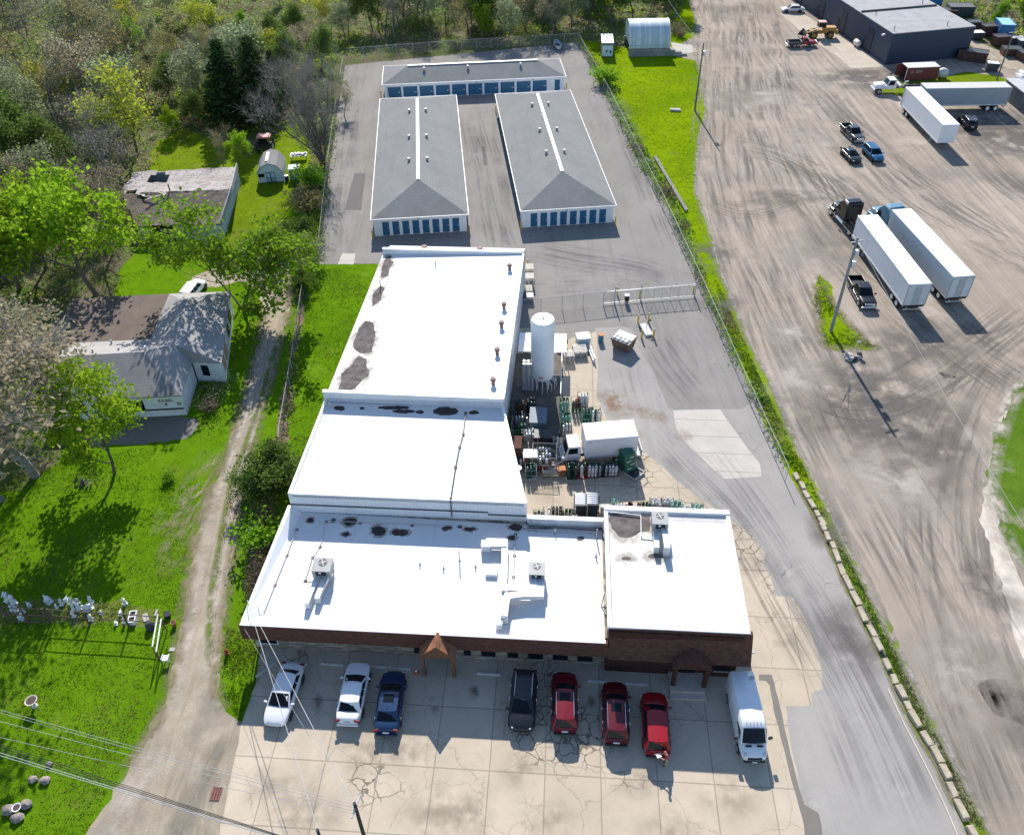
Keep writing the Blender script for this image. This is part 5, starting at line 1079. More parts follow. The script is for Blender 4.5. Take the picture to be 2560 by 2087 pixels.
m = MB(); m.tube([(-3.9,.2,1.1),(-4.1,.2,1.9),(-4.6,.2,2.0)], .12, 8); m.build('hoist_arm', M_WHITE, t); m = MB(); m.cbox(1.36,0,.75,.15,2.0,.3); m.build('front_bumper', M_WHITE, t)
# wheel loader
q = at(2049,98); t = thing('wheel_loader', 'muddy yellow wheel loader behind the red pickup', 'loader', (q.x,q.y+1.0,.012), R(178))
M_CAT = pm('muddy_yellow', (.38,.22,.045), .6, 0, .25, 2, dirt=.6, dcol=(.16,.10,.05))
m = MB(); m.box(-3.2,-.85,.95,-.6,.85,2.15); m.build('engine_housing', M_CAT, t, bevel=.12); m = MB(); m.box(-3.5,-1.1,.75,-3.201,1.1,1.7); m.build('counterweight', M_CAT, t, bevel=.1)
m = MB(); m.box(-.59,-.5,.8,2.0,.5,1.5); m.build('front_frame', M_CAT, t, bevel=.06); m = MB(); m.box(-.9,-.65,2.151,.5,.65,3.05); m.build('cab_glass', M_GLASS, t); m = MB(); m.box(-1.0,-.75,3.051,.6,.75,3.22); m.build('cab_roof', pm('pinkish_roof', (.45,.30,.26), .7), t, bevel=.05)
for x in (-.95,.5):
    for y in (-.68,.62): m = MB(); m.box(x-.04,y,1.5,x+.04,y+.06,3.05); m.build('cab_post', M_CAT, t)
for s in (-1,1):
    wheel(t,-2.0,s*1.0,.75,.6,M_CAT); wheel(t,1.3,s*1.0,.75,.6,M_CAT); m = MB(); m.tube([(.8,s*.55,1.7),(2.2,s*.6,1.25),(3.1,s*.6,.8)], .13, 6); m.build('lift_arm', M_CAT, t)
m = MB(); m.add([(3.0,-1.35,.25),(3.0,1.35,.25),(4.0,1.35,.15),(4.0,-1.35,.15),(2.95,-1.35,1.5),(2.95,1.35,1.5)],[(0,1,2,3),(0,4,5,1),(0,3,4),(1,5,2)]); o = m.build('bucket', pm('worn_steel', (.07,.06,.055), .5), t); o.modifiers.new('s','SOLIDIFY').thickness = .06
# ================================================================ fences
def link_mat():
    n = NT('chain_link'); tr = n.new('BsdfTransparent'); mx = n.new('MixShader'); mx.inputs[0].default_value = .17
    n.end((.36,.38,.37), .5, .4); n.lk(tr.outputs[0], mx.inputs[1]); n.lk(n.b.outputs[0], mx.inputs[2])
    n.lk(mx.outputs[0], n.t.nodes['Material Output'].inputs[0]); return n.m
M_LINK = link_mat(); M_RAIL = pm('weathered_rail', (.40,.43,.42), .7, 0, .1)
def fence(name, label, pts, h, step=3.0, cat='fence', rail=True, bottom=False, mesh=True, rmat=None, pr=.035, group='chain link fences'):
    o = Vector((pts[0].x, pts[0].y, 0)); t = thing(name, label, cat, o, 0, group); rm = rmat or M_RAIL
    P = [Vector((p.x-o.x, p.y-o.y, 0)) for p in pts]
    if mesh:
        m = MB()
        for a, b in zip(P[:-1], P[1:]): m.add([(a.x,a.y,.06),(b.x,b.y,.06),(b.x,b.y,h-.03),(a.x,a.y,h-.03)], [(0,1,2,3)])
        m.build('chain_link', M_LINK, t)
    if rail:
        m = MB(); m.tube([(p.x,p.y,h) for p in P], .026, 6); m.build('top_rail', rm, t, smooth=60)
    if bottom:
        m = MB(); m.tube([(p.x,p.y,.15) for p in P], .03, 6); m.build('bottom_rail', rm, t, smooth=60)
    for i, (a, b) in enumerate(zip(P[:-1], P[1:])):
        n_ = max(1, round((b-a).length/step))
        for k in range(n_+(1 if i == len(P)-2 else 0)):
            q = a.lerp(b, k/n_); m = MB(); m.cyl(q.x,q.y,0,h+.05,pr,n=6); m.build('fence_post', M_GPIPE, t)
    return t
z2 = lambda *p: [at(x, y, 2.0) for x, y in p]
fence('fence', 'long chain link fence between the storage lot and the green verge', [D(1203,92), D(1262,200), D(1328,335), at(1656,520)]+z2((1675,520),(1718.7,613),(1765,713),(1865,934),(1973,1168)), 2.0, 3.0)
fence('fence', 'chain link fence in front of the trees across the back of the storage lot', [D(722,122), D(960,104), D(1203,90)], 2.0, 3.2)
fence('fence', 'chain link fence along the left edge of the storage lot by the bushes', [D(716,137), D(700,240), D(685,350), D(664,548)], 2.0, 3.2)
fence('fence', 'low dark fence between the gravel drive and the lawn strip', [at(753.6,713,1.6), at(725,900,1.6), at(697.5,1060,1.6), at(690,1130,1.6)], 1.6, 2.6, rmat=M_GPIPE)
g0, g1, g2, g3 = at(1300,750,2.0), at(1511,729,2.0), at(1600,719,2.0), at(1743,709,2.0)
fence('fence', 'chain link fence from the white building to the sliding gate', [g0, g1, g1.lerp(g2,.3)], 2.0, 2.3)
t = thing('sliding_gate', 'silver sliding chain link gate with many uprights across the lot entrance', 'gate', (0,0,0), 0)
ga, gb = Vector((at(1509,730,1.9).x, at(1509,730,1.9).y, 0)), Vector((at(1742,711,1.9).x, at(1742,711,1.9).y, 0)); t.location = ga; gd = gb-ga
m = MB()
for z in (.25, 1.9): m.tube([(0,0,z),(gd.x,gd.y,z)], .04, 6)
m.build('frame_rails', M_GALV, t)
for k in range(12):
    q = gd*(k/11); m = MB(); m.tube([(q.x,q.y,.25),(q.x,q.y,2.15 if k > 4 else 1.9)], .028, 6); m.build('upright', M_GALV, t)
    if k < 11: r_ = gd*((k+1)/11); m = MB(); m.tube([(q.x,q.y,1.9 if k > 4 else .25),(r_.x,r_.y,.25 if k > 4 else 1.9)], .012, 5); m.build('brace_wire', M_GPIPE, t)
m = MB(); m.add([(0,0,.25),(gd.x,gd.y,.25),(gd.x,gd.y,1.9),(0,0,1.9)], [(0,1,2,3)]); m.build('chain_link', M_LINK, t)
for s in (.40, .99, .12):
    q = gd*s; m = MB(); m.cyl(q.x+.1,q.y+.12,0,2.6 if s < .9 else 2.3,.06,n=8); m.build('gate_post', M_GPIPE, t)
q = at(1566,758); t = thing('gate_motor', 'black and white gate opener cabinet behind the sliding gate', 'gate opener', q, -.05)
m = MB(); m.box(-.22,-.2,0,.22,.2,.45); m.build('pedestal', M_CWALL, t); m = MB(); m.box(-.26,-.24,.451,.26,.24,1.15); m.build('cabinet', M_BLACK, t, bevel=.03); m = MB(); m.box(-.28,-.26,1.151,.28,.26,1.22); m.build('lid', M_WHITE, t)
qa, qb = at(1606,812), at(1624,843); q = (qa+qb)/2; t = thing('keypad_slab', 'raised white concrete slab with a thin keypad pole between four yellow bollards', 'keypad', q, atan2((qb-qa).y,(qb-qa).x))
m = MB(); m.box(-1.1,-.42,.016,1.1,.42,.30); m.build('slab', M_WHITE if 0 else pm('pale_slab_block', (.62,.60,.56), .8), t, bevel=.02); m = MB(); m.tube([(0,0,.301),(0,.02,1.2),(-.1,.3,1.45)], .035, 6); m.build('gooseneck', M_BLACK, t); m = MB(); m.cbox(-.12,.42,1.42,.12,.25,.25); m.build('keypad', M_BLACK, t)
# ================================================================ gas yard
q = at(1355,955,1.2); c_ = BO+BU*21.9+BV*33.9
tk = thing('storage_tank', 'tall white cylindrical gas tank standing on legs beside the rear building', 'tank', (c_.x,c_.y,.02))
M_TANK = pm('tank_white', (.74,.78,.80), .42, 0, .05, .6, dirt=.28, dcol=(.45,.36,.26))
m = MB(); m.lathe([(.05,1.05),(.7,1.15),(1.05,1.38),(1.22,1.75),(1.225,3.2),(1.225,8.5),(1.18,8.72),(1.12,8.85),(.05,8.98)], 36); m.build('shell', M_TANK, tk, smooth=40)
m = MB()
for z in (3.2, 6.4): m.lathe([(1.228,z),(1.236,z+.02),(1.236,z+.06),(1.228,z+.08)], 36)
m.build('weld_band', M_TANK, tk)
for a in range(4):
    m = MB(); m.cyl(.85*cos(a*pi/2+.8),.85*sin(a*pi/2+.8),0,1.75,.10,n=8); m.build('leg', M_WHITE, tk)
m = MB(); m.cyl(0,0,8.95,9.1,.10,n=8); m.build('top_nozzle', M_GPIPE, tk); m = MB(); m.hexa([(-.42,-1.24,2.0),(.02,-1.26,2.0),(.02,-1.1,2.0),(-.42,-1.1,2.0)],[(-.42,-1.24,2.12),(.02,-1.26,2.12),(.02,-1.1,2.12),(-.42,-1.1,2.12)]); m.build('red_tag', pm('tag_red', (.5,.03,.05), .5), tk)
for k in range(6):
    m = MB(); a = -1.6+k*.35; m.tube([(1.0*cos(a),1.0*sin(a),1.4),(1.5*cos(a),1.5*sin(a),1.0+.2*(k%2)),(1.55*cos(a),1.55*sin(a),.1)], .05, 6); m.build('feed_pipe', M_GALV, tk)
def W_(u, v): q = BO+BU*u+BV*v; q.z = .022; return q
# canopy roof behind the tank
t = thing('pipe_shelter', 'flat white lean-to roof on thin posts behind the tall white tank', 'shelter', W_(19.2,36.2), BYAW)
m = MB(); m.box(0,0,2.75,5.2,3.3,2.85); m.build('roof', M_WHITE, t)
for x in (2.5,5.1):
    for y in (.1,3.2): m = MB(); m.cyl(x,y,0,2.749,.05,n=6); m.build('post', M_GPIPE, t)
t = thing('vaporizer', 'grey finned vaporizer tower left of the tall white tank', 'vaporizer', W_(19.8,33.0), BYAW)
for k in range(6):
    m = MB(); x = .2+(k%3)*.42; y = .2+(k//3)*.5
    m.cyl(x,y,.3,3.6,.06,n=6)
    for a in range(4): m.cbox(x,y,1.95,.36,.02,3.2,a*pi/4)
    m.build('finned_tube', M_GALV, t)
m = MB(); m.box(0,0,0,1.25,.95,.299); m.build('base', M_GPIPE, t)
def crate_thing(name, label, cat, loc, rz, size, mat, lidmat=None, legs=0):
    t = thing(name, label, cat, loc, rz); sx, sy, h = size
    m = MB(); m.box(-sx/2,-sy/2,legs,sx/2,sy/2,h); m.build('body', mat, t, bevel=.02)
    m = MB(); m.box(-sx/2-.02,-sy/2-.02,h+.001,sx/2+.02,sy/2+.02,h+.05); m.build('lid', lidmat or mat, t)
    return t
crate_thing('pump_skid', 'blue grey pump skid under the tall white tank', 'pump', W_(21.7,27.5), BYAW, (1.7,2.3,1.5), pm('blue_grey_steel', (.10,.15,.19), .5, dirt=.3), pm('slate_lid', (.13,.17,.21), .6))
crate_thing('pump_skid', 'black square pump box in front of the blue grey skid', 'pump', W_(22.3,25.0), BYAW, (1.8,1.2,1.3), M_BLACK, pm('dark_lid', (.03,.035,.04), .5))
t = thing('gas_cage', 'dark wire gas cage with a pale blue drum lid inside', 'cage', W_(22.5,22.0), BYAW)
m = MB()
for x in (-1.15,1.15):
    for y in (-1,1): m.cyl(x,y,0,2.0,.04,n=6)
for z in (.1,1.0,2.0):
    m.tube([(-1.15,-1,z),(1.15,-1,z),(1.15,1,z),(-1.15,1,z),(-1.15,-1,z)], .03, 5)
m.build('cage_frame', M_GPIPE, t); m = MB()
for k in range(4): a = [(-1.15,-1),(1.15,-1),(1.15,1),(-1.15,1)]; p, q = a[k], a[(k+1)%4]; m.add([(p[0],p[1],.1),(q[0],q[1],.1),(q[0],q[1],2),(p[0],p[1],2)],[(0,1,2,3)])
m.build('wire_mesh', M_LINK, t); m = MB(); m.box(-1.0,-.85,.02,1.0,.85,.9); m.build('dark_container', M_BLACK, t); m = MB(); m.box(-.75,-.1,.901,.6,.8,1.05); m.build('pale_lid', pm('pale_blue_lid', (.34,.43,.50), .5), t)
# cylinder racks: one rack with its cylinders, copied
M_GRN = pm('cylinder_green', (.018,.085,.055), .45, 0, .2, 3); M_GRNL = pm('cylinder_pale_green', (.20,.40,.33), .45, 0, .2, 3); M_STEEL = pm('cylinder_steel', (.50,.52,.55), .35, .3, .2, 3); M_WHT = pm('cylinder_white', (.72,.74,.76), .4); M_REDC = pm('cylinder_red', (.25,.03,.025), .5); M_BRN = pm('cylinder_brown', (.10,.055,.03), .6); M_DKG = pm('cylinder_dark', (.035,.05,.05), .5)
def clab(lb): w = ('gas cylinder in the '+lb).split(); return ' '.join(w[:16])
CYL = {}
def cyl_mesh(mat, h, lay=False):
    k = (mat.name, h)
    if k not in CYL:
        m = MB(); m.lathe([(.135,0),(.14,.05),(.14,h*.82),(.11,h*.90),(.05,h*.95),(.05,h)], 10); CYL[k] = m.mesh('gas_cylinder', mat, 50)
    return CYL[k]
RACKM = {}
def rack(label, clabel, loc, rz, nx, ny, h, fmat, cmats, missing=.2, fh=None, full=True):
    nx, ny = min(nx,3), min(ny,3); sx, sy = nx*.32+.06, ny*.31+.06; fh = fh or h*.95
    t = thing('cylinder_rack', label, 'rack', loc, rz, 'gas cylinder racks')
    m = MB(); m.box(-sx/2,-sy/2,0,sx/2,sy/2,.08); m.build('base', fmat, t)
    for x in (-sx/2,sx/2):
        for y in (-sy/2,sy/2): m = MB(); m.cbox(x,y,fh/2+.041,.05,.05,fh-.08); m.build('corner_post', fmat, t)
    for z in (fh*.45, fh):
        m = MB(); m.tube([(sx/2,-sy/2,z),(sx/2,sy/2,z),(-sx/2,sy/2,z),(-sx/2,-sy/2,z),(sx/2,-sy/2,z)], .025, 4); m.build('rail', fmat, t)
    ca, sa = cos(rz), sin(rz)
    for i in range(nx):
        for j in range(ny):
            if rnd.random() < missing: continue
            mt = cmats[0] if (j == 0 and len(cmats) > 1) else rnd.choice(cmats[-1:] if len(cmats) > 1 else cmats)
            x, y = -sx/2+.19+i*.32, -sy/2+.185+j*.31
            o = bpy.data.objects.new('gas_cylinder', cyl_mesh(mt, round(h*rnd.choice((.92,1,1,1.05)),2))); COL.objects.link(o)
            o.location = (loc[0]+x*ca-y*sa, loc[1]+x*sa+y*ca, .11); o.rotation_euler = (0,0,rnd.uniform(0,6))
            tag(o, clabel, 'gas cylinder', 'gas cylinders in racks')
    return t
def A(px, py, z=0.0): q = at(px, py, z); return (q.x, q.y, .022)
yw = BYAW+.1
for px, py, lb, nx, ny, fm, cm in (
  (1429,1190,'dark green cylinder rack under the corner of the white truck cab',4,4,M_DKG,[M_GRN]),
  (1453,1188,'rack with a red lower front panel in front of the box truck',4,4,M_REDC,[M_WHT,M_GRN]),
  (1480,1186,'dark rack of white fronted cylinders right of the red panelled rack',4,4,M_BLACK,[M_WHT,M_GRN]),
  (1506,1184,'dark rack third from the red panelled rack along the box truck',4,4,M_BLACK,[M_STEEL,M_GRN]),
  (1530,1183,'dark rack nearest the green wheeled bin along the box truck',4,4,M_BLACK,[M_WHT,M_GRN]),
  (1327,1190,'tall green rack with pale posts by the wall of the middle roof',4,3,M_GPIPE,[M_GRN]),
  (1297,1106,'yellow green rack next to the white wall behind the cylinder trailer',3,3,pm('olive_frame',(.30,.34,.10),.6),[M_GRNL,M_GRN]),
  (1324,1104,'rack of leaning silver cylinders behind the cylinder trailer',4,3,M_GPIPE,[M_STEEL,M_WHT]),
  (1357,1110,'dark green rack with a pale rail left of the truck cab',5,3,M_GPIPE,[M_GRN]),
  (1392,1113,'rack of white bodied cylinders directly left of the truck cab',5,3,M_DKG,[M_WHT,M_GRN]),
  (1410,1024,'green shelf rack topmost in the column beside the tank yard',4,3,M_GRNL,[M_GRNL,M_GRN]),
  (1440,1024,'green rack with brown and red cylinder caps, second column',3,4,M_GRNL,[M_BRN,M_REDC]),
  (1456,1012,'rack of pale cylinders with brown posts behind the green racks',3,3,M_BRN,[M_WHT,M_STEEL]),
  (1466,1050,'broad green rack just behind the white cargo box',4,3,M_GRNL,[M_GRN]),
  (1488,1048,'green rack with white topped cylinders at the edge of the drive',4,3,M_GRN,[M_WHT,M_GRN]),
  (1414,1060,'green rack with a lying white tube behind the truck cab',3,3,M_GRNL,[M_GRNL,M_GRN]),
  (1415,1086,'small rack of dark cylinders tucked behind the truck cab',3,2,M_DKG,[M_STEEL,M_DKG]),
  (1298,1062,'crowded rack of grey cylinders against the brick annex',5,3,M_DKG,[M_STEEL,M_DKG]),
  (1325,1066,'crowded rack of olive cylinders beside the dark wire cage',4,3,M_DKG,[M_STEEL,M_GRN]),
  (1300,1030,'mixed rack of brown cylinders in the shade left of the pump skid',4,3,M_BRN,[M_BRN,M_DKG]),
  (1328,1028,'mixed rack of green cylinders in the shade left of the pump skid',4,3,M_DKG,[M_GRN,M_DKG]),
  (1304,1086,'low dark green rack in the shade behind the yellow green rack',4,2,M_GRN,[M_GRN])):
    rack(lb, clab(lb), A(px,py), yw+rnd.uniform(-.06,.06), nx, ny, rnd.choice((1.35,1.45,1.3)), fm, cm)
for px, py, lb, nx, ny, fm, cm in (
  (1347,1276,'pile of green cylinders nearest the white wall behind the front roof',5,2,M_DKG,[M_GRN]),
  (1368,1272,'rack of white cylinders second from the white wall behind the front roof',2,3,M_BRN,[M_WHT,M_STEEL]),
  (1392,1270,'rack of black cylinders behind the front roof parapet',3,3,M_BRN,[M_BLACK,M_DKG]),
  (1416,1276,'low rack of green cylinders behind the front roof parapet',4,3,M_BRN,[M_GRN]),
  (1437,1277,'rack with red and white cylinders behind the front roof parapet',2,3,M_REDC,[M_WHT,M_GRN]),
  (1543,1252,'pale green rack just left of centre behind the office roof',3,4,M_GRNL,[M_WHT,M_GRNL]),
  (1565,1258,'rack of dark bottles behind the office roof',4,3,M_DKG,[M_BLACK]),
  (1588,1260,'brown framed rack with few bottles behind the office roof',4,3,M_BRN,[M_BRN]),
  (1618,1259,'dark green rack with an open frame behind the office roof',4,3,M_BRN,[M_GRN]),
  (1640,1249,'rack of bright white bottles behind the office roof',4,4,M_BRN,[M_WHT]),
  (1670,1249,'tilted looking rack of pale steel bottles behind the office roof',4,4,M_DKG,[M_STEEL,M_WHT]),
  (1690,1254,'solid pale green pallet rack behind the office roof',3,4,M_GRNL,[M_GRNL]),
  (1716,1261,'pale rack second from the right behind the office roof',4,3,M_DKG,[M_GRNL,M_WHT]),
  (1744,1263,'rightmost pale green rack behind the office roof',4,3,M_GRN,[M_WHT,M_GRNL])):
    q = at(px, py, 1.45); rack(lb, clab(lb), (q.x,q.y-.2,.022), BYAW+rnd.uniform(-.05,.05), nx, ny, 1.45, fm, cm, .25)
# tall cages with lying bottles
for px, py, lb, cm in ((1451,1244,'tall green cage stacked with lying white bottles',M_WHT),(1481,1243,'tall silver cage stacked with lying steel bottles',M_STEEL)):
    q = at(px, py, 2.2); t = thing('bottle_cage', lb, 'cage', (q.x,q.y-.3,.022), BYAW, 'gas cylinder racks')
    m = MB()
    for x in (-.55,.55):
        for y in (-.7,.7): m.cbox(x,y,1.1,.06,.06,2.2)
    for z in (.1,.6,1.1,1.6,2.15): m.box(-.52,-.67,z-.02,.52,.67,z)
    m.build('cage_frame', M_DKG, t)
    for k in range(6):
        o = bpy.data.objects.new('gas_cylinder', cyl_mesh(cm,1.0)); COL.objects.link(o); o.rotation_euler = (0,pi/2,BYAW); v = Matrix.Rotation(BYAW,3,'Z') @ Vector((-.5,-.58+k*.23,0)); o.location = (q.x+v.x,q.y-.3+v.y,2.31); tag(o,'gas cylinder lying on top of the '+lb.split(' stacked')[0],'gas cylinder','gas cylinders in racks')
q = at(1512,1238,1.9); t = thing('hand_cart', 'tall dark tube frame hand cart behind the corner of the office roof', 'cart', (q.x,q.y-.2,.022), BYAW)
m = MB(); m.tube([(-.5,0,.2),(-.5,.1,1.9),(.5,.1,1.9),(.5,0,.2)], .035, 6); m.build('tube_frame', M_DKG, t); m = MB(); m.box(-.5,-.5,.2,.5,.1,.26); m.build('deck', M_GPIPE, t); m = MB(); m.box(-.35,-.4,.262,.3,.0,.9); m.build('box', M_GPIPE, t)
# cylinder trailer with a white box
t = thing('cylinder_trailer', 'two wheel trailer loaded with rows of silver cylinders and a white box', 'trailer', A(1335,1160), BYAW+.05)
m = MB(); m.box(-2.1,-1.0,.55,1.8,1.0,.68); m.build('deck', M_BLACK, t); m = MB(); m.tube([(1.8,-.8,.6),(3.0,0,.6),(1.8,.8,.6)], .05, 6); m.tube([(2.6,0,.6),(3.4,.1,.6)], .06, 6); m.build('tow_bar', M_WHITE, t)
for s in (-1,1): wheel(t,.9,s*1.15,.34,.22); m = MB(); m.cbox(.9,s*1.15,.76,.9,.28,.06); m.build('fender', M_REDC, t)
for i in range(12):
    for j in range(5):
        if (i < 6 and rnd.random() < .45) or (3 <= i <= 6 and j > 0): continue
        o = bpy.data.objects.new('gas_cylinder', cyl_mesh(rnd.choice([M_STEEL,M_STEEL,M_WHT,M_DKG]) if i > 6 else rnd.choice([M_DKG,M_BLACK,M_STEEL]), .85)); COL.objects.link(o); v = Matrix.Rotation(BYAW+.05,3,'Z') @ Vector((-1.9+i*.31,-.8+j*.38,0)); o.location = (t.location.x+v.x,t.location.y+v.y,.705); tag(o,'small gas cylinder standing on the two wheel trailer','gas cylinder','gas cylinders on the trailer')
b_ = crate_thing('box', 'white topped brown box standing on the cylinder trailer', 'box', (0,0,0), BYAW+.05, (1.25,1.1,.85), pm('brown_box', (.25,.13,.07), .7), M_WHITE); q = at(1326,1135,1.5); b_.location = (q.x,q.y,.71)
crate_thing('wooden_crate', 'small orange wooden crate beside the folded wire cage', 'crate', A(1403,1184), .1, (.75,.6,.7), pm('orange_wood', (.40,.15,.05), .7, var=.3))
t = thing('wire_basket', 'pale wire basket of lumber in front of the trailer wheel', 'basket', A(1377,1186), .05)
m = MB()
for z in (.1,.5,.9): m.tube([(-.8,-.5,z),(.8,-.5,z),(.8,.5,z),(-.8,.5,z),(-.8,-.5,z)], .03, 4)
for x in (-.8,0,.8):
    for y in (-.5,.5): m.cyl(x,y,0,.95,.03,n=5)
m.build('wire_frame', pm('tan_wire', (.36,.30,.22), .6), t)
for k in range(5): m = MB(); m.cbox(-.05,-.4+k*.2,.3+.12*k,1.5,.12,.08,rnd.uniform(-.15,.15)); m.build('plank', pm('bleached_board', (.55,.50,.44), .85, var=.3), t)
t = thing('dish_antenna', 'round white disc on a post at the corner of the middle roof', 'disc', A(1296,1206), 0)
m = MB(); m.cyl(0,0,0,1.9,.04,n=6); m.build('post', M_WHITE, t); m = MB(); m.lathe([(.32,1.9),(.34,1.98),(.1,2.02)],14); m.build('disc', M_WHITE, t, smooth=40)
# green wheeled bin rack, dumpster, drums, pallets, tyres
t = thing('cage_bin', 'green sheet metal cylinder cage at the tail of the box truck', 'cage', A(1567,1170), .45)
m = MB(); m.hexa([(-.6,-.7,0),(.6,-.7,0),(.6,.7,0),(-.6,.7,0)],[(-.6,-.3,2.1),(.6,-.3,2.1),(.6,.7,2.1),(-.6,.7,2.1)]); m.build('sheet_body', pm('cage_green', (.02,.12,.08), .5), t, bevel=.03)
m = MB()
for k in range(4): m.cbox(-.2+(k%2)*.35,-.62+.08*k,.6+.4*k,.45,.02,.07,0,-.18)
m.build('white_stripes', M_WHITE, t).location = (0,-.06,0)
t = thing('metal_frame', 'empty square metal frame tray in front of the green cage', 'tray', A(1584,1184), .75)
m = MB(); 
for a in ((-.75,-.75,.75,-.67),(-.75,.67,.75,.75),(-.75,-.669,-.67,.669),(.67,-.669,.75,.669)): m.box(a[0],a[1],.1,a[2],a[3],.25)
m.build('tray_rim', M_GPIPE, t); m = MB(); m.box(-.66,-.66,.1,.66,.66,.13); m.build('tray_floor', M_BLACK, t)
q = at(1560,882); t = thing('dumpster', 'brown dumpster with a white lid and white bags, standing askew', 'dumpster', (q.x,q.y+.9,.018), R(-38))
M_DUMP = pm('dumpster_brown', (.13,.09,.075), .7, dirt=.4); m = MB()
m.hexa([(-1.0,-.6,.1),(1.0,-.6,.1),(1.0,.6,.1),(-1.0,.6,.1)],[(-1.15,-.95,1.45),(1.15,-.95,1.45),(1.15,.95,1.45),(-1.15,.95,1.45)]); m.build('bin', M_DUMP, t)
m = MB(); m.box(-1.2,-1.0,1.35,1.2,-.96,1.5); m.box(-1.2,.96,1.35,1.2,1.0,1.5); m.box(-1.2,-.959,1.35,-1.16,.959,1.5); m.box(1.16,-.959,1.35,1.2,.959,1.5); m.build('rim', M_BLACK, t)
m = MB(); m.box(-1.1,-.2,1.5,1.1,.9,1.56); m.build('lid', M_WHITE, t, bevel=.03); m = MB(); m.box(-1.14,-.94,1.451,1.14,-.21,1.46); m.build('opening', M_BLACK, t)
for k in range(4): o = MB(); o.blob(-.85+k*.5,-.58,1.52,.25,.28,.14,8,5,.15); tag(o.build('rubbish_bag', M_WHITE, None, smooth=60), 'white rubbish bag in the open side of the brown dumpster', 'bag', 'rubbish bags in the dumpster').matrix_world = Matrix.Translation(t.location) @ Matrix.Rotation(R(-38),4,'Z')
t = thing('drum', 'blue drum with a rusty orange lid standing alone on the asphalt', 'drum', A(1501.5,853)); m = MB(); m.lathe([(.31,0),(.33,.3),(.31,.6),(.32,.95)],16); m.build('barrel', pm('drum_blue', (.06,.20,.28), .5, dirt=.3), t, smooth=40); m = MB(); m.cyl(0,0,.951,1.0,.34,n=16); m.build('lid', pm('rust_orange', (.45,.18,.06), .7), t)
for k, dx in enumerate((0,.18)):
    t = thing('tyre', ('upper' if k else 'lower')+' of two big black tyres leaning behind the tall white tank', 'tyre', A(1402,868)); m = MB(); m.M = Matrix.Translation((dx,dx,.62)) @ Matrix.Rotation(R(70),4,'X'); m.lathe([(.36,-.16),(.55,-.17),(.62,-.1),(.62,.1),(.55,.17),(.36,.16)],20); m.build('tread', M_TYRE, t, smooth=50); m = MB(); m.M = Matrix.Translation((dx,dx,.62)) @ Matrix.Rotation(R(70),4,'X'); m.lathe([(.355,-.03),(.355,.03)],16); m.build('hub', M_BLACK, t)
M_PAL = pm('weathered_pallet', (.60,.57,.52), .85, 0, .25, 4); M_PALY = pm('fresh_pallet', (.60,.55,.46), .85, 0, .2, 4)
def pallet(label, loc, rz, n, mat, group='pallets', s=1.15):
    t = thing('pallet', label, 'pallet', loc, rz, group)
    for k in range(n):
        z = k*.14
        m = MB()
        for j in range(6): m.box(-s/2,-s/2+j*s/5.7,z+.10,s/2,-s/2+j*s/5.7+.13,z+.125)
        m.build('deck_boards', mat, t); m = MB()
        for j in range(3): m.box(-s/2+j*(s-.1)/2,-s/2,z,-s/2+j*(s-.1)/2+.1,s/2,z+.098)
        m.build('bearers', mat, t)
    return t
q = A(1422,908); pallet('stack of grey white pallets heaped with scrap, nearest the tank', (q[0],q[1]+.6,.022), .1, 7, M_PAL)
q = A(1450,893); pallet('tall stack of white pallets with beams beside the blue tote', (q[0],q[1]+.7,.022), .1, 6, M_PAL, s=1.5)
crate_thing('tote', 'pale blue and white plastic tote behind the white pallets', 'tote', (at(1458,868).x,at(1458,868).y+.6,.022), .1, (1.5,1.2,1.15), pm('tote_blue', (.40,.50,.56), .4), M_WHITE)
t = thing('beam_stack', 'two long white beams leaning on the pallet stack', 'beams', A(1484,905), R(98)); m = MB(); m.box(-.2,-.14,.02,3.6,.0,.7); m.build('beam', M_WHITE, t); m = MB(); m.box(-.2,.05,.02,3.3,.15,.45); m.build('beam', M_WHITE, t)
for px, py, lb, mt, n in ((1321,692,'rearmost pallet stack against the white rear building',M_PALY,9),(1322,718,'middle pallet stack of white boards against the white rear building',M_PAL,10),(1318,742,'front pallet stack against the white rear building',M_PALY,7)):
    q = A(px,py); pallet(lb, (q[0],q[1]+.5,.02), .02, n, mt, 'pallets', 1.3)
crate_thing('steel_bin', 'blue grey steel bin with a white end post beside the pallet stacks', 'bin', (at(1317,757).x,at(1317,757).y+.4,.02), 0, (1.6,1.0,.8), pm('bin_blue', (.12,.16,.21), .5), M_BLACK)
t = thing('low_wall', 'thin white pipe rail bordering the tank yard', 'rail', A(1401,1000), 0); q1_, q2_ = at(1401,1000), at(1405,880); dd = q2_-q1_
m = MB(); m.tube([(0,0,.9),(dd.x,dd.y,.9)], .05, 6); m.build('rail', M_WHITE, t)
for s in (0,.33,.66,1): m = MB(); m.cyl(dd.x*s,dd.y*s,0,.95,.05,n=6); m.build('post', M_WHITE, t)
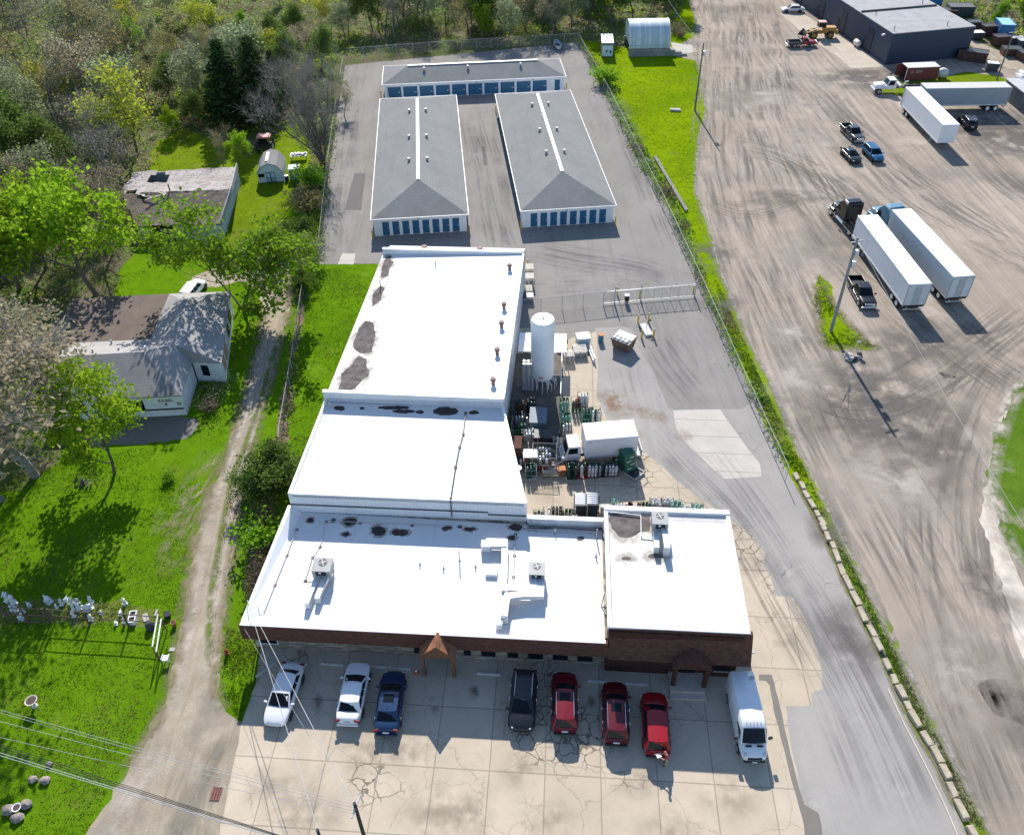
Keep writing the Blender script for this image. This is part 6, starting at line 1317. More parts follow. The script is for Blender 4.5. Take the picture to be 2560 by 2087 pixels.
# ================================================================ front lot
M_STOP = pm('concrete_stop', (.50,.49,.46), .85, 0, .15, 3, dirt=.3)
for i, (a, b, lb) in enumerate((((640,1690),(690,1655),'skewed parking stop at the far left end'),((712,1654),(770,1660),'parking stop behind the silvery sedan'),((801,1657),(860,1662),'parking stop between the two white sedans'),((912,1663),(968,1667),'parking stop ahead of the white sedan'),((970,1667),(1026,1671),'parking stop ahead of the blue sedan'),((1192,1681),(1253,1686),'parking stop alone right of the cedar entrance canopy'),((1469,1700),(1530,1705),'parking stop ahead of the middle dark red car'),((1561,1706),(1623,1711),'parking stop ahead of the bright red car'))):
    p, q = at(*a,.1), at(*b,.1); d_ = q-p; L = 1.83; mid_ = (p+q)/2
    m = MB(); m.hexa([(-L/2,-.11,0),(L/2,-.11,0),(L/2,.11,0),(-L/2,.11,0)],[(-L/2+.03,-.07,.13),(L/2-.03,-.07,.13),(L/2-.03,.07,.13),(-L/2+.03,.07,.13)])
    o = m.build('parking_stop', M_STOP, None, bevel=.02); o.location = (mid_.x,mid_.y,.022); o.rotation_euler = (0,0,atan2(d_.y,d_.x)); tag(o, lb, 'parking stop', 'parking stops')
t = thing('traffic_cone', 'orange traffic cone left of the cedar entrance canopy', 'cone', A(1041,1682)); M_ORG = pm('cone_orange', (.55,.13,.04), .5)
m = MB(); m.box(-.19,-.19,0,.19,.19,.035); m.build('base', M_ORG, t); m = MB(); m.lathe([(.14,.036),(.025,.70)],14); m.build('cone', M_ORG, t, smooth=40); m = MB(); m.lathe([(.104,.30),(.075,.45)],14); m.build('white_band', M_WHITE, t, smooth=40)
t = thing('drain_grate', 'rusty red drain grate in the gravel at the mouth of the drive', 'grate', A(541,1984), BYAW)
m = MB(); m.box(-.32,-.42,.0,.32,.42,.02); m.build('pit', M_BLACK, t); m = MB()
for k in range(4): m.box(-.34+k*.19,-.44,.021,-.24+k*.19,.44,.05)
for y in (-.44,-.02,.40): m.box(-.34,y,.051,.34,y+.04,.06)
m.build('bars', pm('grate_red', (.22,.07,.055), .7), t)
M_SAND = pm('sandstone', (.40,.35,.26), .9, 0, .3, 1.5, bump=.5, bscale=9, dirt=.3)
LP = [D(1640,985),D(1698,1090),D(1758,1230),D(1828,1370),D(1878,1480),D(1940,1590),D(2012,1740),D(2040,1800)]
bi = 0
for a, b in zip(LP[:-1], LP[1:]):
    d_ = (b-a); L = d_.length; d_.normalize(); s = .1
    while s < L-.5:
        w = rnd.uniform(.75,1.5); p = a+d_*(s+w/2)+Vector((-d_.y,d_.x,0))*(.42+rnd.uniform(-.1,.1)); hh = rnd.uniform(.28,.45)
        m = MB(); m.cbox(0,0,hh/2,w*.95,.46,hh)
        m.v = [v+Vector((rnd.uniform(-.07,.07),rnd.uniform(-.06,.06),rnd.uniform(-.04,.04) if v.z > .1 else 0)) for v in m.v]
        o = m.build('sandstone_block', M_SAND, None, bevel=.05); o.location = (p.x,p.y,.004); o.rotation_euler = (0,0,atan2(d_.y,d_.x)+rnd.uniform(-.08,.08)); tag(o, 'tan sandstone block in the row between the right drive and the verge', 'stone block', 'sandstone blocks along the drive')
        s += w+rnd.choice((.04,.06,.1,.3))
m = MB(); pts = [at(1920+x/3.214,1547+y/3.214) for x,y in ((960,560),(1090,840),(1260,1170),(1420,1500),(1530,1760))]
m.tube([(p.x,p.y,.06) for p in pts], .05, 6); tag(m.build('edging_pipe', pm('pale_edging', (.58,.52,.42), .7)), 'thin pale edging pipe lying along the foot of the sandstone blocks', 'edging')
# concrete barriers on the verge
def slabthing(name, label, cat, a, b, w, h, mat):
    d_ = b-a; m = MB(); m.cbox(0,0,h/2,d_.length,w,h); o = m.build(name, mat, None, bevel=.04); mid_ = (a+b)/2; o.location = (mid_.x,mid_.y,.004); o.rotation_euler = (0,0,atan2(d_.y,d_.x)); return tag(o, label, cat)
slabthing('concrete_wall', 'low long concrete wall on the verge beside the fence', 'wall', at(1637,395), at(1716,530), .5, .35, pm('dark_old_concrete', (.19,.185,.165), .9, 0, .3, 1, dirt=.5, dcol=(.12,.13,.06)))
slabthing('stone', 'flat grey stone lying in the middle of the grassy verge', 'stone', at(1675,277), at(1701,278), .8, .35, M_CWALL)
# ================================================================ lawn ornaments
lz = lambda x, y: at(x/4.63, 1470+y/4.63)
M_STAT = pm('white_statue', (.68,.69,.70), .7, 0, .1, 4, dirt=.35, dcol=(.4,.4,.38))
def statue(kind, label, loc, h, rz):
    t = thing('garden_statue', label, 'statue', (loc.x,loc.y,.008), rz, 'white statues on the lawn')
    if kind == 'figure':
        m = MB(); m.lathe([(.24,0),(.25,.06),(.20,.10),(.19,.25),(.17,.45),(.13,.62),(.17,.70),(.20,.82),(.10,.90),(.06,.94)],12); m.blob(0,0,1.03,.10,.11,.12); m.tube([(.18,0,.84),(.26,-.08,.66),(.10,-.2,.62)], [.06,.05,.04], 7); m.tube([(-.18,0,.84),(-.27,-.06,.64),(-.08,-.2,.66)], [.06,.05,.04], 7); o = m.build('figure', M_STAT, t, smooth=60)
        m = MB(); m.box(-.27,-.27,-.1,.27,.27,.0); m.build('plinth', M_STAT, t); t.scale = (h/1.1,)*3; t.location.z = .10*h
    else:
        m = MB(); m.blob(0,0,.26,.34,.20,.24,10,6,.05); m.blob(.32,0,.56,.14,.11,.13,8,5); m.tube([(.22,0,.36),(.32,0,.54)], [.13,.09], 8); m.tube([(-.3,0,.3),(-.5,0,.38)], [.08,.03], 6); m.build('animal', M_STAT, t, smooth=60); m = MB(); m.box(-.35,-.24,-.06,.38,.24,.0); m.build('plinth', M_STAT, t); t.scale = (h/.65,)*3; t.location.z = .06
for k, (x, y, kd, h, lb) in enumerate(((95,145,'figure',1.5,'tall leaning white statue farthest left behind the wooden frames'),(165,178,'figure',1.5,'second tall white statue at the far left, before its taller twin'),(340,205,'animal',.6,'white animal figure alone inside the first wooden frame'),(140,258,'figure',.9,'left of two white figures within the first wooden frame'),(195,268,'figure',.9,'right of two white figures within the first wooden frame'),(280,285,'figure',.8,'small white figure against the middle post of the first frame'),(248,350,'animal',.8,'white animal figure at the foot of the first frame'),
  (560,150,'animal',1.0,'broad white statue standing clear between the frames'),(660,230,'figure',.7,'small white figure beside the scattered pieces'),(720,190,'figure',1.0,'white figure left of a pair behind the long frame'),(768,145,'animal',.6,'small white animal behind the pair of figures'),(835,180,'figure',1.1,'white figure with outstretched shape behind the long frame'),(905,175,'figure',.9,'white figure close behind the tallest of the long frame group'),(918,245,'figure',1.15,'tall white figure at the back rail of the long frame'),(855,250,'figure',.9,'white figure touching the back rail of the long frame'),(860,330,'figure',1.0,'white figure standing between the two rails of the long frame'),
  (1060,165,'figure',1.1,'white bearlike figure behind the middle post'),(1030,240,'animal',1.0,'big white animal figure at the middle post'),(1060,365,'figure',1.0,'white figure in front of the middle post'),(1178,300,'figure',.7,'white figure alone on the front rail right of the middle post'),(1402,300,'animal',.6,'white animal figure by the right post'),(1450,185,'figure',1.1,'white figure alone on the grass at the right behind the frame'),(1345,415,'animal',.5,'little white animal in the grass before the frame'),(1450,400,'figure',.9,'white figure leaning on the right post'))):
    statue(kd, lb, lz(x,y), h*.72, rnd.uniform(-2.5,-.6))
M_FRAME = pm('brown_frame_wood', (.12,.075,.055), .8, 0, .25, 5)
def frame_thing(label, rows, rails):
    o = lz(*rows[0][0]); t = thing('garden_arbour', label, 'frame', (o.x,o.y,.006), 0, 'wooden frames on the lawn')
    for (b, h) in rows:
        q = lz(*b)-o; m = MB(); m.cbox(q.x,q.y,h/2,.12,.12,h); m.build('post', M_FRAME, t)
    for a, b, z in rails:
        p, q = lz(*a)-o, lz(*b)-o; m = MB(); m.tube([(p.x,p.y,z),(q.x,q.y,z)], .045, 4); m.build('rail', M_FRAME, t)
frame_thing('squat brown wooden frame with thick posts at the left end of the statues', [((110,378),2.0),((335,402),2.0),((590,402),2.0)], [((110,378),(335,402),1.95),((335,402),(590,402),1.95),((110,378),(335,402),1.05),((335,402),(590,402),1.05),((110,378),(335,402),.1),((335,402),(590,402),.1)])
frame_thing('long thin brown frame running past the middle and right statues', [((1040,432),1.9),((1500,455),1.9),((640,402),1.9)], [((640,402),(1040,432),1.85),((1040,432),(1500,455),1.85),((1500,455),(1890,488),1.85),((640,402),(1040,432),1.0),((1040,432),(1500,455),1.0),((1500,455),(1890,488),1.0)])
o = lz(1890,490); t = thing('white_arbour', 'pair of long white rails on dark posts at the right end of the statue frames', 'frame', o, 0, 'wooden frames on the lawn')
q = [lz(1895,450)-o, lz(1935,500)-o, lz(1835,820)-o, lz(1880,880)-o]
for a, b in ((0,2),(1,3)): m = MB(); m.tube([(q[a].x,q[a].y,1.75),(q[b].x,q[b].y,1.75)], .05, 5); m.build('white_rail', M_WHITE, t)
for p in q: m = MB(); m.cyl(p.x,p.y,0,1.7,.05,n=6); m.build('post', M_FRAME, t)
t = thing('planter_box', 'square white planter box at the right of the statue row', 'planter', lz(1555,330)+Vector((0,0,.004)), .1, 'white planter boxes'); m = MB()
for a in ((-.3,-.3,.3,-.22),(-.3,.22,.3,.3),(-.3,-.219,-.22,.219),(.22,-.219,.3,.219)): m.box(a[0],a[1],0,a[2],a[3],.45)
m.build('box', M_STAT, t); m = MB(); m.box(-.215,-.215,.0,.215,.215,.36); m.build('soil', pm('soil', (.06,.04,.03), .9), t)
dup(t, lz(1540,395)+Vector((0,0,.004)), .15, 'white planter box with a red flower, nearer the frame', 'white planter boxes')
def lathe_thing(name, label, cat, loc, prof, mat, part, extra=None):
    t = thing(name, label, cat, loc); m = MB(); m.lathe(prof, 14); m.build(part, mat, t, smooth=40)
    if extra: m = MB(); m.lathe(extra[0], 14); m.build(extra[2], extra[1], t)
    return t
lathe_thing('tub', 'black rubber tub by the white rails', 'tub', lz(1945,325), [(.25,0),(.32,.35)], M_BLACK, 'tub_wall', ([(.28,.36),(.27,.37)], pm('tub_water', (.05,.05,.05), .2), 'contents'))
lathe_thing('flower_pot', 'terracotta flower pot beside the white rails', 'pot', lz(2022,430), [(.14,0),(.22,.45),(.24,.5)], pm('terracotta', (.42,.14,.06), .8), 'pot', ([(.2,.501),(.19,.51)], pm('soil', (.06,.04,.03), .9), 'soil'))
lathe_thing('tub', 'dark grey dome shaped tub standing on the lawn before the slabs', 'tub', lz(1745,460), [(.34,0),(.36,.35),(.30,.6),(.12,.75)], pm('dark_tub', (.05,.055,.065), .6), 'shell', ([(.37,.0),(.38,.04)], M_BLACK, 'foot'))
slabthing('stone_slab', 'pale stone slab lying in the grass right of the planter boxes', 'slab', lz(1672,300), lz(1700,385), .45, .08, M_CWALL); slabthing('stone_slab', 'narrow pale slab lying near the black tub', 'slab', lz(1822,250), lz(1795,325), .2, .08, M_CWALL); slabthing('stone_slab', 'short pale slab beside the drive at the bird feeder', 'slab', lz(1960,712), lz(2030,712), .35, .08, M_CWALL)
t = thing('bird_feeder', 'white bird feeder stand on legs beside the gravel drive', 'feeder', lz(1940,855)); m = MB(); m.box(-.28,-.24,.55,.28,.24,.62); m.box(-.28,-.24,.621,-.22,.24,.78); m.box(.22,-.24,.621,.28,.24,.78); m.build('tray', M_STAT, t)
for x in (-.18,.18): m = MB(); m.box(x-.04,-.05,0,x+.04,.05,.549); m.build('leg', M_STAT, t)
bb = lambda x, y: at(x/3.214, 1547+y/3.214)
lathe_thing('bird_bath', 'round stone bird bath standing alone on the lawn', 'bird bath', bb(283,700), [(.24,0),(.22,.08),(.10,.16),(.09,.62),(.22,.72),(.44,.80),(.46,.88),(.40,.86)], pm('bath_stone', (.45,.42,.36), .8), 'pedestal_bowl', ([(.36,.861),(.35,.87)], pm('bath_water', (.10,.07,.06), .2), 'water'))
lathe_thing('bird_bath', 'white bowl resting on rocks at the lower left of the lawn', 'bird bath', bb(148,1530)+Vector((0,0,.25)), [(.10,0),(.30,.08),(.32,.14),(.26,.12)], M_STAT, 'bowl', ([(.24,.121),(.23,.13)], pm('bath_water', (.10,.07,.06), .2), 'water'))
for x, y, r, lb in ((75,1545,.42,'lumpy grey rock left of the white bowl'),(212,1495,.38,'dark grey rock behind the white bowl'),(140,1605,.40,'grey rock in front of the white bowl'),(270,1295,.30,'pale rock at the left of the sunken hollow in the lawn'),(365,1305,.33,'low rock at the right of the sunken hollow in the lawn'),(400,1170,.22,'small dark rock under the power lines')):
    m = MB(); m.blob(0,0,r*.45,r*1.2,r*.9,r*.6,9,6,.22); o = m.build('rock', pm('lawn_rock', (.24,.21,.19), .9, 0, .4, 3, bump=.5), None, smooth=40); o.location = bb(x,y); tag(o, lb, 'rock', 'rocks on the lawn')
t = thing('hydrant', 'red hydrant with an orange top on the grass by the building corner', 'hydrant', bb(1826,283)); m = MB(); m.lathe([(.16,0),(.16,.05),(.12,.06),(.12,.45),(.15,.47),(.13,.58),(.05,.66)],12); m.tube([(-.2,0,.34),(.2,0,.34)], .06, 8); m.build('body', pm('hydrant_red', (.30,.05,.03), .6), t, smooth=40); m = MB(); m.cyl(0,0,.661,1.35,.02,n=6); m.blob(0,0,1.42,.07,.07,.07); m.build('marker', M_ORG, t)
t = thing('firewood_rack', 'dark slatted firewood rack on the lawn in the shade of the small green tree', 'rack', at(220,1212), .05)
m = MB()
for k in range(9): m.tube([(-.95+k*.235,-.35,.85),(-.80+k*.235,.45,1.0)], .025, 4)
m.tube([(-1,-.35,.85),(.98,-.35,.85)], .03, 4); m.tube([(-.9,.45,1.0),(1.1,.45,1.0)], .03, 4); m.build('slat_top', M_BLACK, t)
for x in (-.95,.95):
    for y in (-.3,.4): m = MB(); m.cyl(x,y,0,.9,.03,n=5); m.build('leg', M_BLACK, t)
for k in range(14): m = MB(); q = Vector((rnd.uniform(-.7,.7),rnd.uniform(-.2,.3),.12+.1*(k%4))); m.tube([q-Vector((0,.25,0)),q+Vector((rnd.uniform(-.1,.1),.25,0))], .07, 7); o = m.build('log', pm('grey_log', (.16,.14,.13), .9, var=.4)); o.location = t.location; tag(o, 'grey log inside the slatted firewood rack', 'log', 'logs in the firewood rack')
# junk beside the hedge
jz = lambda x, y: at(600+x/3.945, 1140+y/3.945)
for x, y, s, mt, lb in ((150,770,.7,pm('pale_blue_scrap', (.45,.55,.62), .4),'pale blue scrap sheet among the weeds beside the brushy hedge'),(190,720,.5,pm('bright_blue_scrap', (.05,.22,.42), .5),'bright blue container in the weeds beside the brushy hedge'),(130,940,.55,pm('slate_scrap', (.10,.13,.18), .5),'dark slate coloured bin in the weeds beside the brushy hedge')):
    q = jz(x,y); crate_thing('scrap_bin', lb, 'scrap', (q.x,q.y,.006), .4, (s*1.3,s,s), mt)
# ================================================================ clutter behind the workshop
rz_ = lambda x, y: at(2290+x/6.678, y/6.678)
M_RUSTB = pm('rusty_bin', (.085,.045,.035), .85, 0, .4, 1.5, dirt=.3, dcol=(.2,.1,.06)); M_BLUB = pm('bright_blue_bin', (.03,.16,.36), .5, dirt=.2); M_SLB = pm('slate_bin', (.06,.07,.08), .7, dirt=.3)
def rollbin(label, loc, rz, L, w, h, mat, lid=None, open_=True):
    t = thing('roll_off_bin', label, 'bin', (loc.x,loc.y,.012), rz, 'bins behind the workshop'); m = MB()
    m.hexa([(-L/2,-w/2,.15),(L/2,-w/2,.15),(L/2,w/2,.15),(-L/2,w/2,.15)],[(-L/2,-w/2-.1,h),(L/2+.2,-w/2-.1,h),(L/2+.2,w/2+.1,h),(-L/2,w/2+.1,h)]); m.build('body', mat, t)
    m = MB(); m.box(-L/2+.12,-w/2,h+.001,L/2+.05,w/2,h+.02); m.build('load', lid or M_BLACK, t)
    for k in range(4):
        for s in (-1,1): m = MB(); m.cbox(-L/2+.3+k*(L-.5)/3,s*(w/2+.09),h*.55,.1,.08,h*.85); m.build('rib', mat, t)
    for s in (-1,1): m = MB(); m.box(-L/2-.02,s*(w/2+.08)-.06,h-.1,L/2+.22,s*(w/2+.08)+.06,h+.06); m.build('rim', mat, t)
    return t
for x, y, a, L, w, h, mt, ld, lb in ((910,1010,-.5,5,2.2,1.9,M_RUSTB,None,'rusty open bin with a torn side at the workshop corner'),(1240,1180,-.3,2,1.6,1.5,M_SLB,M_WHITE,'small dark bin with a white lid below the leaning pole'),(980,650,.0,2.4,1.8,1.4,M_SLB,M_WHITE,'dark bin with a pale lid beside the back road'),(1170,590,.1,2.6,1.8,2.0,M_RUSTB,None,'tall rusty bin right of the pale lidded bin'),(1420,610,R(80),4.5,2.5,2.9,M_BLUB,pm('sky_lid', (.25,.50,.66), .5),'big bright blue bin in front of the scrub'),(1370,760,.1,2.6,1.8,1.9,M_RUSTB,None,'rusty brown bin just before the bright blue bin'),
   (1620,740,-.2,3,2,1.4,M_SLB,M_GPIPE,'grey topped dark bin right of the bright blue bin'),(1560,920,-.1,3.2,2,1.4,M_RUSTB,None,'rusty low bin behind the leaning pole'),(1770,790,0,2.6,2,1.5,M_SLB,M_GPIPE,'dark bin at the far right edge by the back road'),(1790,1000,.1,2.5,2,1.6,M_RUSTB,None,'rusty bin cut by the right edge of the picture'),(260,140,R(80),4,2.5,2.6,M_BLUB,M_WHITE,'blue and white bin behind the workshop at the top'),(470,280,-.2,4,2.4,1.6,M_RUSTB,None,'long rusty bin behind the workshop roof'),(930,480,0,2.2,1.8,1.5,M_SLB,None,'dark bin between the weeds and the workshop corner'),(700,250,-.1,5,3,2.0,M_SLB,M_SLB,'dark shed like bin with a grey top in the scrub')):
    rollbin(lb, rz_(x,y), a, L, w, h, mt, ld)
q = rz_(415,1310); t = thing('scrap_tank', 'pale domed scrap tank right of the red container', 'tank', q); m = MB(); m.blob(0,0,1.0,1.1,.9,.9,12,7); m.build('dome', pm('pale_scrap_grey', (.50,.52,.50), .6, dirt=.4), t, smooth=60)
for x in (-.6,.6):
    for y in (-.5,.5): m = MB(); m.cyl(x,y,0,.7,.12,n=6); m.build('foot', M_BLACK, t)
q = at(2543,275); t = thing('grey_shed', 'dark grey shed cut by the right edge beside the grey trailer', 'shed', q); m = MB(); m.box(0,0,0,6,6,3.0); m.build('wall', pm('dark_grey_wall', (.10,.11,.12), .7), t); m = MB(); m.box(-.2,-.2,3.001,6.2,6.2,3.15); m.build('roof', M_GPIPE, t)
for k in range(7): m = MB(); m.cbox(0,0,.4,rnd.uniform(.8,1.8),rnd.uniform(.5,1.2),rnd.uniform(.4,1.0),rnd.uniform(0,3)); o = m.build('scrap_piece', rnd.choice((M_WHITE,M_GPIPE,M_GALV))); q = rz_(1730+rnd.uniform(-60,70),1330+rnd.uniform(-90,90)); o.location = q; tag(o, 'pale scrap piece in the heap behind the dark grey shed', 'scrap', 'scrap heap by the grey shed')
q = at(2144,120); t = thing('propane_tank', 'small white propane tank on the apron in front of the workshop', 'tank', (q.x,q.y+.6,.02), R(97)); m = MB(); m.M = Matrix.Translation((-.95,0,.75)) @ Matrix.Rotation(pi/2,4,'Y'); m.lathe([(.05,0),(.35,.06),(.58,.3),(.6,.5),(.6,1.5),(.58,1.7),(.35,1.94),(.05,2)],18); m.build('shell', pm('cream_tank', (.66,.62,.52), .5), t, smooth=60)
for x in (-.5,.5): m = MB(); m.box(x-.06,-.4,0,x+.06,.4,.22); m.build('saddle', M_GPIPE, t)
# small boat on the storage lot
q = at(1393,120); t = thing('rowing_boat', 'little grey and black boat on a trailer at the back of the storage lot', 'boat', q, R(95)); m = MB()
hull = [(-1.9,.55,.35),(-1,.75,.3),(.3,.72,.3),(1.3,.42,.4),(1.9,.05,.55)]
vs = []
for x, w, z in hull: vs += [(x,-w,z+.65),(x,-w*.6,z+.1),(x,0,z),(x,w*.6,z+.1),(x,w,z+.65)]
m.add(vs, [(i*5+k,(i+1)*5+k,(i+1)*5+k+1,i*5+k+1) for i in range(4) for k in range(4)]+[(0,1,2,3,4)]); o = m.build('hull', pm('boat_grey', (.45,.5,.55), .4), t); o.modifiers.new('s','SOLIDIFY').thickness = .04
m = MB(); m.box(-1.7,-.45,.55,.6,.45,.62); m.build('deck', M_BLACK, t)
for s in (-1,1): wheel(t,-.4,s*.85,.28,.16)
# ================================================================ utility poles and wires
M_POLE = pm('pole_wood', (.16,.135,.115), .9, 0, .25, 2, bump=.3)
def pole(label, xy, h, r=.16, arm=None, can=None, lean=(0,0), mat=None, cat='utility pole'):
    t = thing('utility_pole', label, cat, (xy[0],xy[1],0), 0, 'utility poles'); m = MB(); m.tube([(0,0,0),(lean[0],lean[1],h)], [r,r*.68], 10); m.build('pole', mat or M_POLE, t, smooth=40)
    if arm: m = MB(); m.cbox(lean[0],lean[1],h-.5,arm[0],.1,.12,arm[1]); m.build('crossarm', M_GPIPE, t)
    for z in can or (): m = MB(); m.lathe([(.02,z),(.22,z+.02),(.24,z+.12),(.24,z+.72),(.2,z+.8),(.02,z+.84)],12, .38, .05); m.build('transformer', M_GALV, t, smooth=40); m = MB(); m.cbox(.2,.04,z+.4,.3,.08,.08); m.build('bracket', M_GPIPE, t)
    return Vector((xy[0]+lean[0], xy[1]+lean[1], h))
pb = at(2077,828); B1 = pole('tall grey utility pole on the grass island by the black pickup', (pb.x,pb.y), 12.4, .20, (1.6,.3), (8.6,10.0), mat=pm('grey_pole', (.24,.25,.26), .85, var=.2))
ps = at(1737,277); B2 = pole('brown utility pole at the edge of the verge and the dirt yard', (ps.x,ps.y), 11.5, .16, None, (9.4,))
pt = at(1625,55); B3 = pole('thin brown pole behind the arched shelter', (pt.x,pt.y), 9.5, .13)
pr_ = rz_(1345,1340); B4 = pole('leaning grey pole with a crossarm behind the dirty grey trailer', (pr_.x,pr_.y), 9.0, .14, (1.8,.2))
pf = at(886,2007,9.0); B5 = pole('dark pole with bolted crossarm at the bottom edge of the concrete lot', (pf.x,pf.y), 9.0, .15, (1.3,R(75)), mat=pm('dark_pole', (.035,.04,.045), .8))
pg_ = at(793,2073,7.2); B6 = pole('short dark pole top at the bottom edge, left of the bolted pole', (pg_.x,pg_.y), 7.2, .13, mat=pm('dark_pole', (.035,.04,.045), .8))
pm_ = at(618,1500,4.6); B7 = pole('grey service mast rising beside the left end of the building', (pm_.x,pm_.y), 4.6, .05, mat=M_GPIPE, cat='service mast')
def wire(label, pts, r=.014, sag=.4, mat=M_GPIPE, group='overhead wires'):
    m = MB(); out = []
    for a, b in zip(pts[:-1], pts[1:]):
        for k in range(13):
            s = k/12; p = a.lerp(b, s); p.z -= sag*4*s*(1-s); out.append(p)
    m.tube(out, r, 4, False); return tag(m.build('wire', mat), label, 'wire', group)
wire('pale wire from the verge pole to the pole on the grass island', [B2-Vector((0,0,1)), B1-Vector((0,0,.4))], .016, .5, M_GPIPE)
wire('pale wire from the far thin pole to the verge pole', [B3-Vector((0,0,.5)), B2-Vector((0,0,.5))], .014, .5, M_GPIPE)
wire('wire from the pole on the grass island away to the lower right', [B1-Vector((0,0,.2)), at(2640,1440,7)], .02, .5, M_GPIPE)
for k, (a, z) in enumerate((((-120,1740),9.6),((-120,1747),9.6),((-120,1770),9.0),((-120,1815),8.6))):
    wire(('upper thin','second thin','third thin','lowest single')[k]+' power line crossing the lower left lawn', [at(*a,z), B5-Vector((.1*k,0,.15+.4*k))], .013, .25)
for k in range(5):
    e_ = at(640+8*k, 2066+5*k, 7.0); s_ = at(-120, 1820+k*8, 7.2); d_ = (e_-s_); wire(('first','second','third','fourth','fifth')[k]+' of the five bundled black cables at the lower left', [s_, e_+d_*.5], .02, .15, M_BLACK if k < 3 else M_GPIPE)
wire('twisted service cable from the grey mast to the short pole top', [B7, B6], .022, .35, M_GPIPE); wire('twisted service cable from the grey mast to the bolted pole', [B7, B5-Vector((0,0,.8))], .022, .45, M_GPIPE)
wire('thin guy line from the building corner to the bolted pole', [BO+BU*.2+BV*.1+Vector((0,0,3.9)), B5-Vector((0,0,1.6))], .010, .3, M_GPIPE)
t = thing('sign_post', 'small round grey sign on a post at the tip of the grass island', 'sign', at(2140,878)); m = MB(); m.cyl(0,0,0,1.3,.03,n=6); m.build('post', M_GPIPE, t); m = MB(); m.tube([(0,-.05,1.35),(0,-.02,1.36)], .28, 14); m.build('sign_face', M_GALV, t)
for k in range(6): m = MB(); m.blob(0,0,.15,rnd.uniform(.3,.6),rnd.uniform(.2,.4),.22,8,5,.25); o = m.build('rubble', rnd.choice((M_BLACK,M_CWALL,M_PIPE)), None, smooth=40); o.location = at(2125+rnd.uniform(-15,30),893+rnd.uniform(-10,12)); tag(o, 'dark rubble lump at the tip of the grass island', 'rubble', 'rubble at the grass island')
# ================================================================ the person behind the red car
pp = at(1664.5,1911); t = thing('person', 'person in red shirt and tan trousers at the tail of the bright red car', 'person', (pp.x,pp.y,.024), R(172))
def skin(name, vs, es, mat, par, sub=2):
    me = bpy.data.meshes.new(name); me.from_pydata([v[:3] for v in vs], es, []); me.materials.append(mat); o = bpy.data.objects.new(name, me); COL.objects.link(o); o.parent = par
    o.modifiers.new('skin','SKIN'); sd = me.skin_vertices[0].data
    for i, v in enumerate(vs): sd[i].radius = (v[3], v[4] if len(v) > 4 else v[3])
    sd[0].use_root = True; s_ = o.modifiers.new('sub','SUBSURF'); s_.levels = s_.render_levels = sub
    me.polygons.foreach_set('use_smooth', [True]*len(me.polygons)); return o
SK = pm('skin', (.48,.27,.19), .6)
V = [(0,0,.92,.13,.12),(.03,0,1.12,.12,.11),(.10,0,1.36,.14,.11),(.17,0,1.48,.055),(.21,0,1.56,.075),(.23,0,1.66,.085),(.22,0,1.74,.06)]; E = [(i,i+1) for i in range(6)]
def limb(root, pts):
    k = len(V); V.extend(pts); E.append((root,k)); E.extend((k+i,k+i+1) for i in range(len(pts)-1)); return len(V)-1
for s in (-1,1):
    limb(0, [(0,s*.10,.86,.09),(.04,s*.11,.50,.062),(-.02+.05*s,s*.12,.10,.042),(.10+.05*s,s*.13,.04,.04)])
    hnd = limb(2, [(.11,s*.19,1.38,.058),(.24,s*.24,1.14,.044),(.46,s*.14,1.12,.032),(.54,s*.11,1.12,.034)])
    for f in range(4): limb(hnd, [(.58,s*(.085+.018*f),1.125-.004*f,.010),(.62+.006*(f in(1,2)),s*(.085+.018*f),1.115,.009)])
    limb(hnd, [(.54,s*.07,1.13,.011),(.575,s*.055,1.125,.010)])
skin('body', V, E, SK, t)
M_SHIRT = pm('red_shirt', (.33,.02,.03), .8); M_TROU = pm('tan_trousers', (.33,.27,.18), .85)
v = [(0,0,.92,.155,.145),(.03,0,1.12,.145,.13),(.10,0,1.36,.16,.13),(.15,0,1.44,.08)]; e = [(0,1),(1,2),(2,3)]
for s in (-1,1): k = len(v); v += [(.11,s*.19,1.38,.075),(.20,s*.225,1.22,.062)]; e += [(2,k),(k,k+1)]
skin('shirt', v, e, M_SHIRT, t)
v = [(0,0,.95,.15,.135),(0,0,.86,.14,.13)]; e = [(0,1)]
for s in (-1,1): k = len(v); v += [(0,s*.10,.84,.105),(.04,s*.11,.50,.078),(-.02+.05*s,s*.12,.10,.06)]; e += [(1,k),(k,k+1),(k+1,k+2)]
skin('trousers', v, e, M_TROU, t)
for s in (-1,1): m = MB(); m.blob(.08+.05*s,s*.13,.045,.14,.055,.045); m.build('shoe', M_BLACK, t, smooth=60)
m = MB(); m.blob(.215,0,1.72,.105,.10,.09,10,6); m.build('hair', pm('reddish_cap', (.42,.10,.09), .8), t, smooth=60)
m = MB()
for s in (-1,1): m.blob(.305,s*.03,1.665,.012,.014,.010,6,4)
m.build('eyes', M_BLACK, t); m = MB(); m.blob(.32,0,1.635,.018,.014,.02,6,4); m.build('nose', SK, t); m = MB(); m.cbox(.308,0,1.60,.012,.045,.010); m.build('mouth', pm('lips', (.3,.1,.09), .6), t)
m = MB(); m.cbox(0,0,0,.35,.26,.05,.3,.2); o = m.build('paper_sheet', M_WHITE); o.location = Vector((pp.x,pp.y,1.17))+Matrix.Rotation(R(172),3,'Z') @ Vector((.60,0,.02)); tag(o, 'white sheet held by the person behind the bright red car', 'paper')
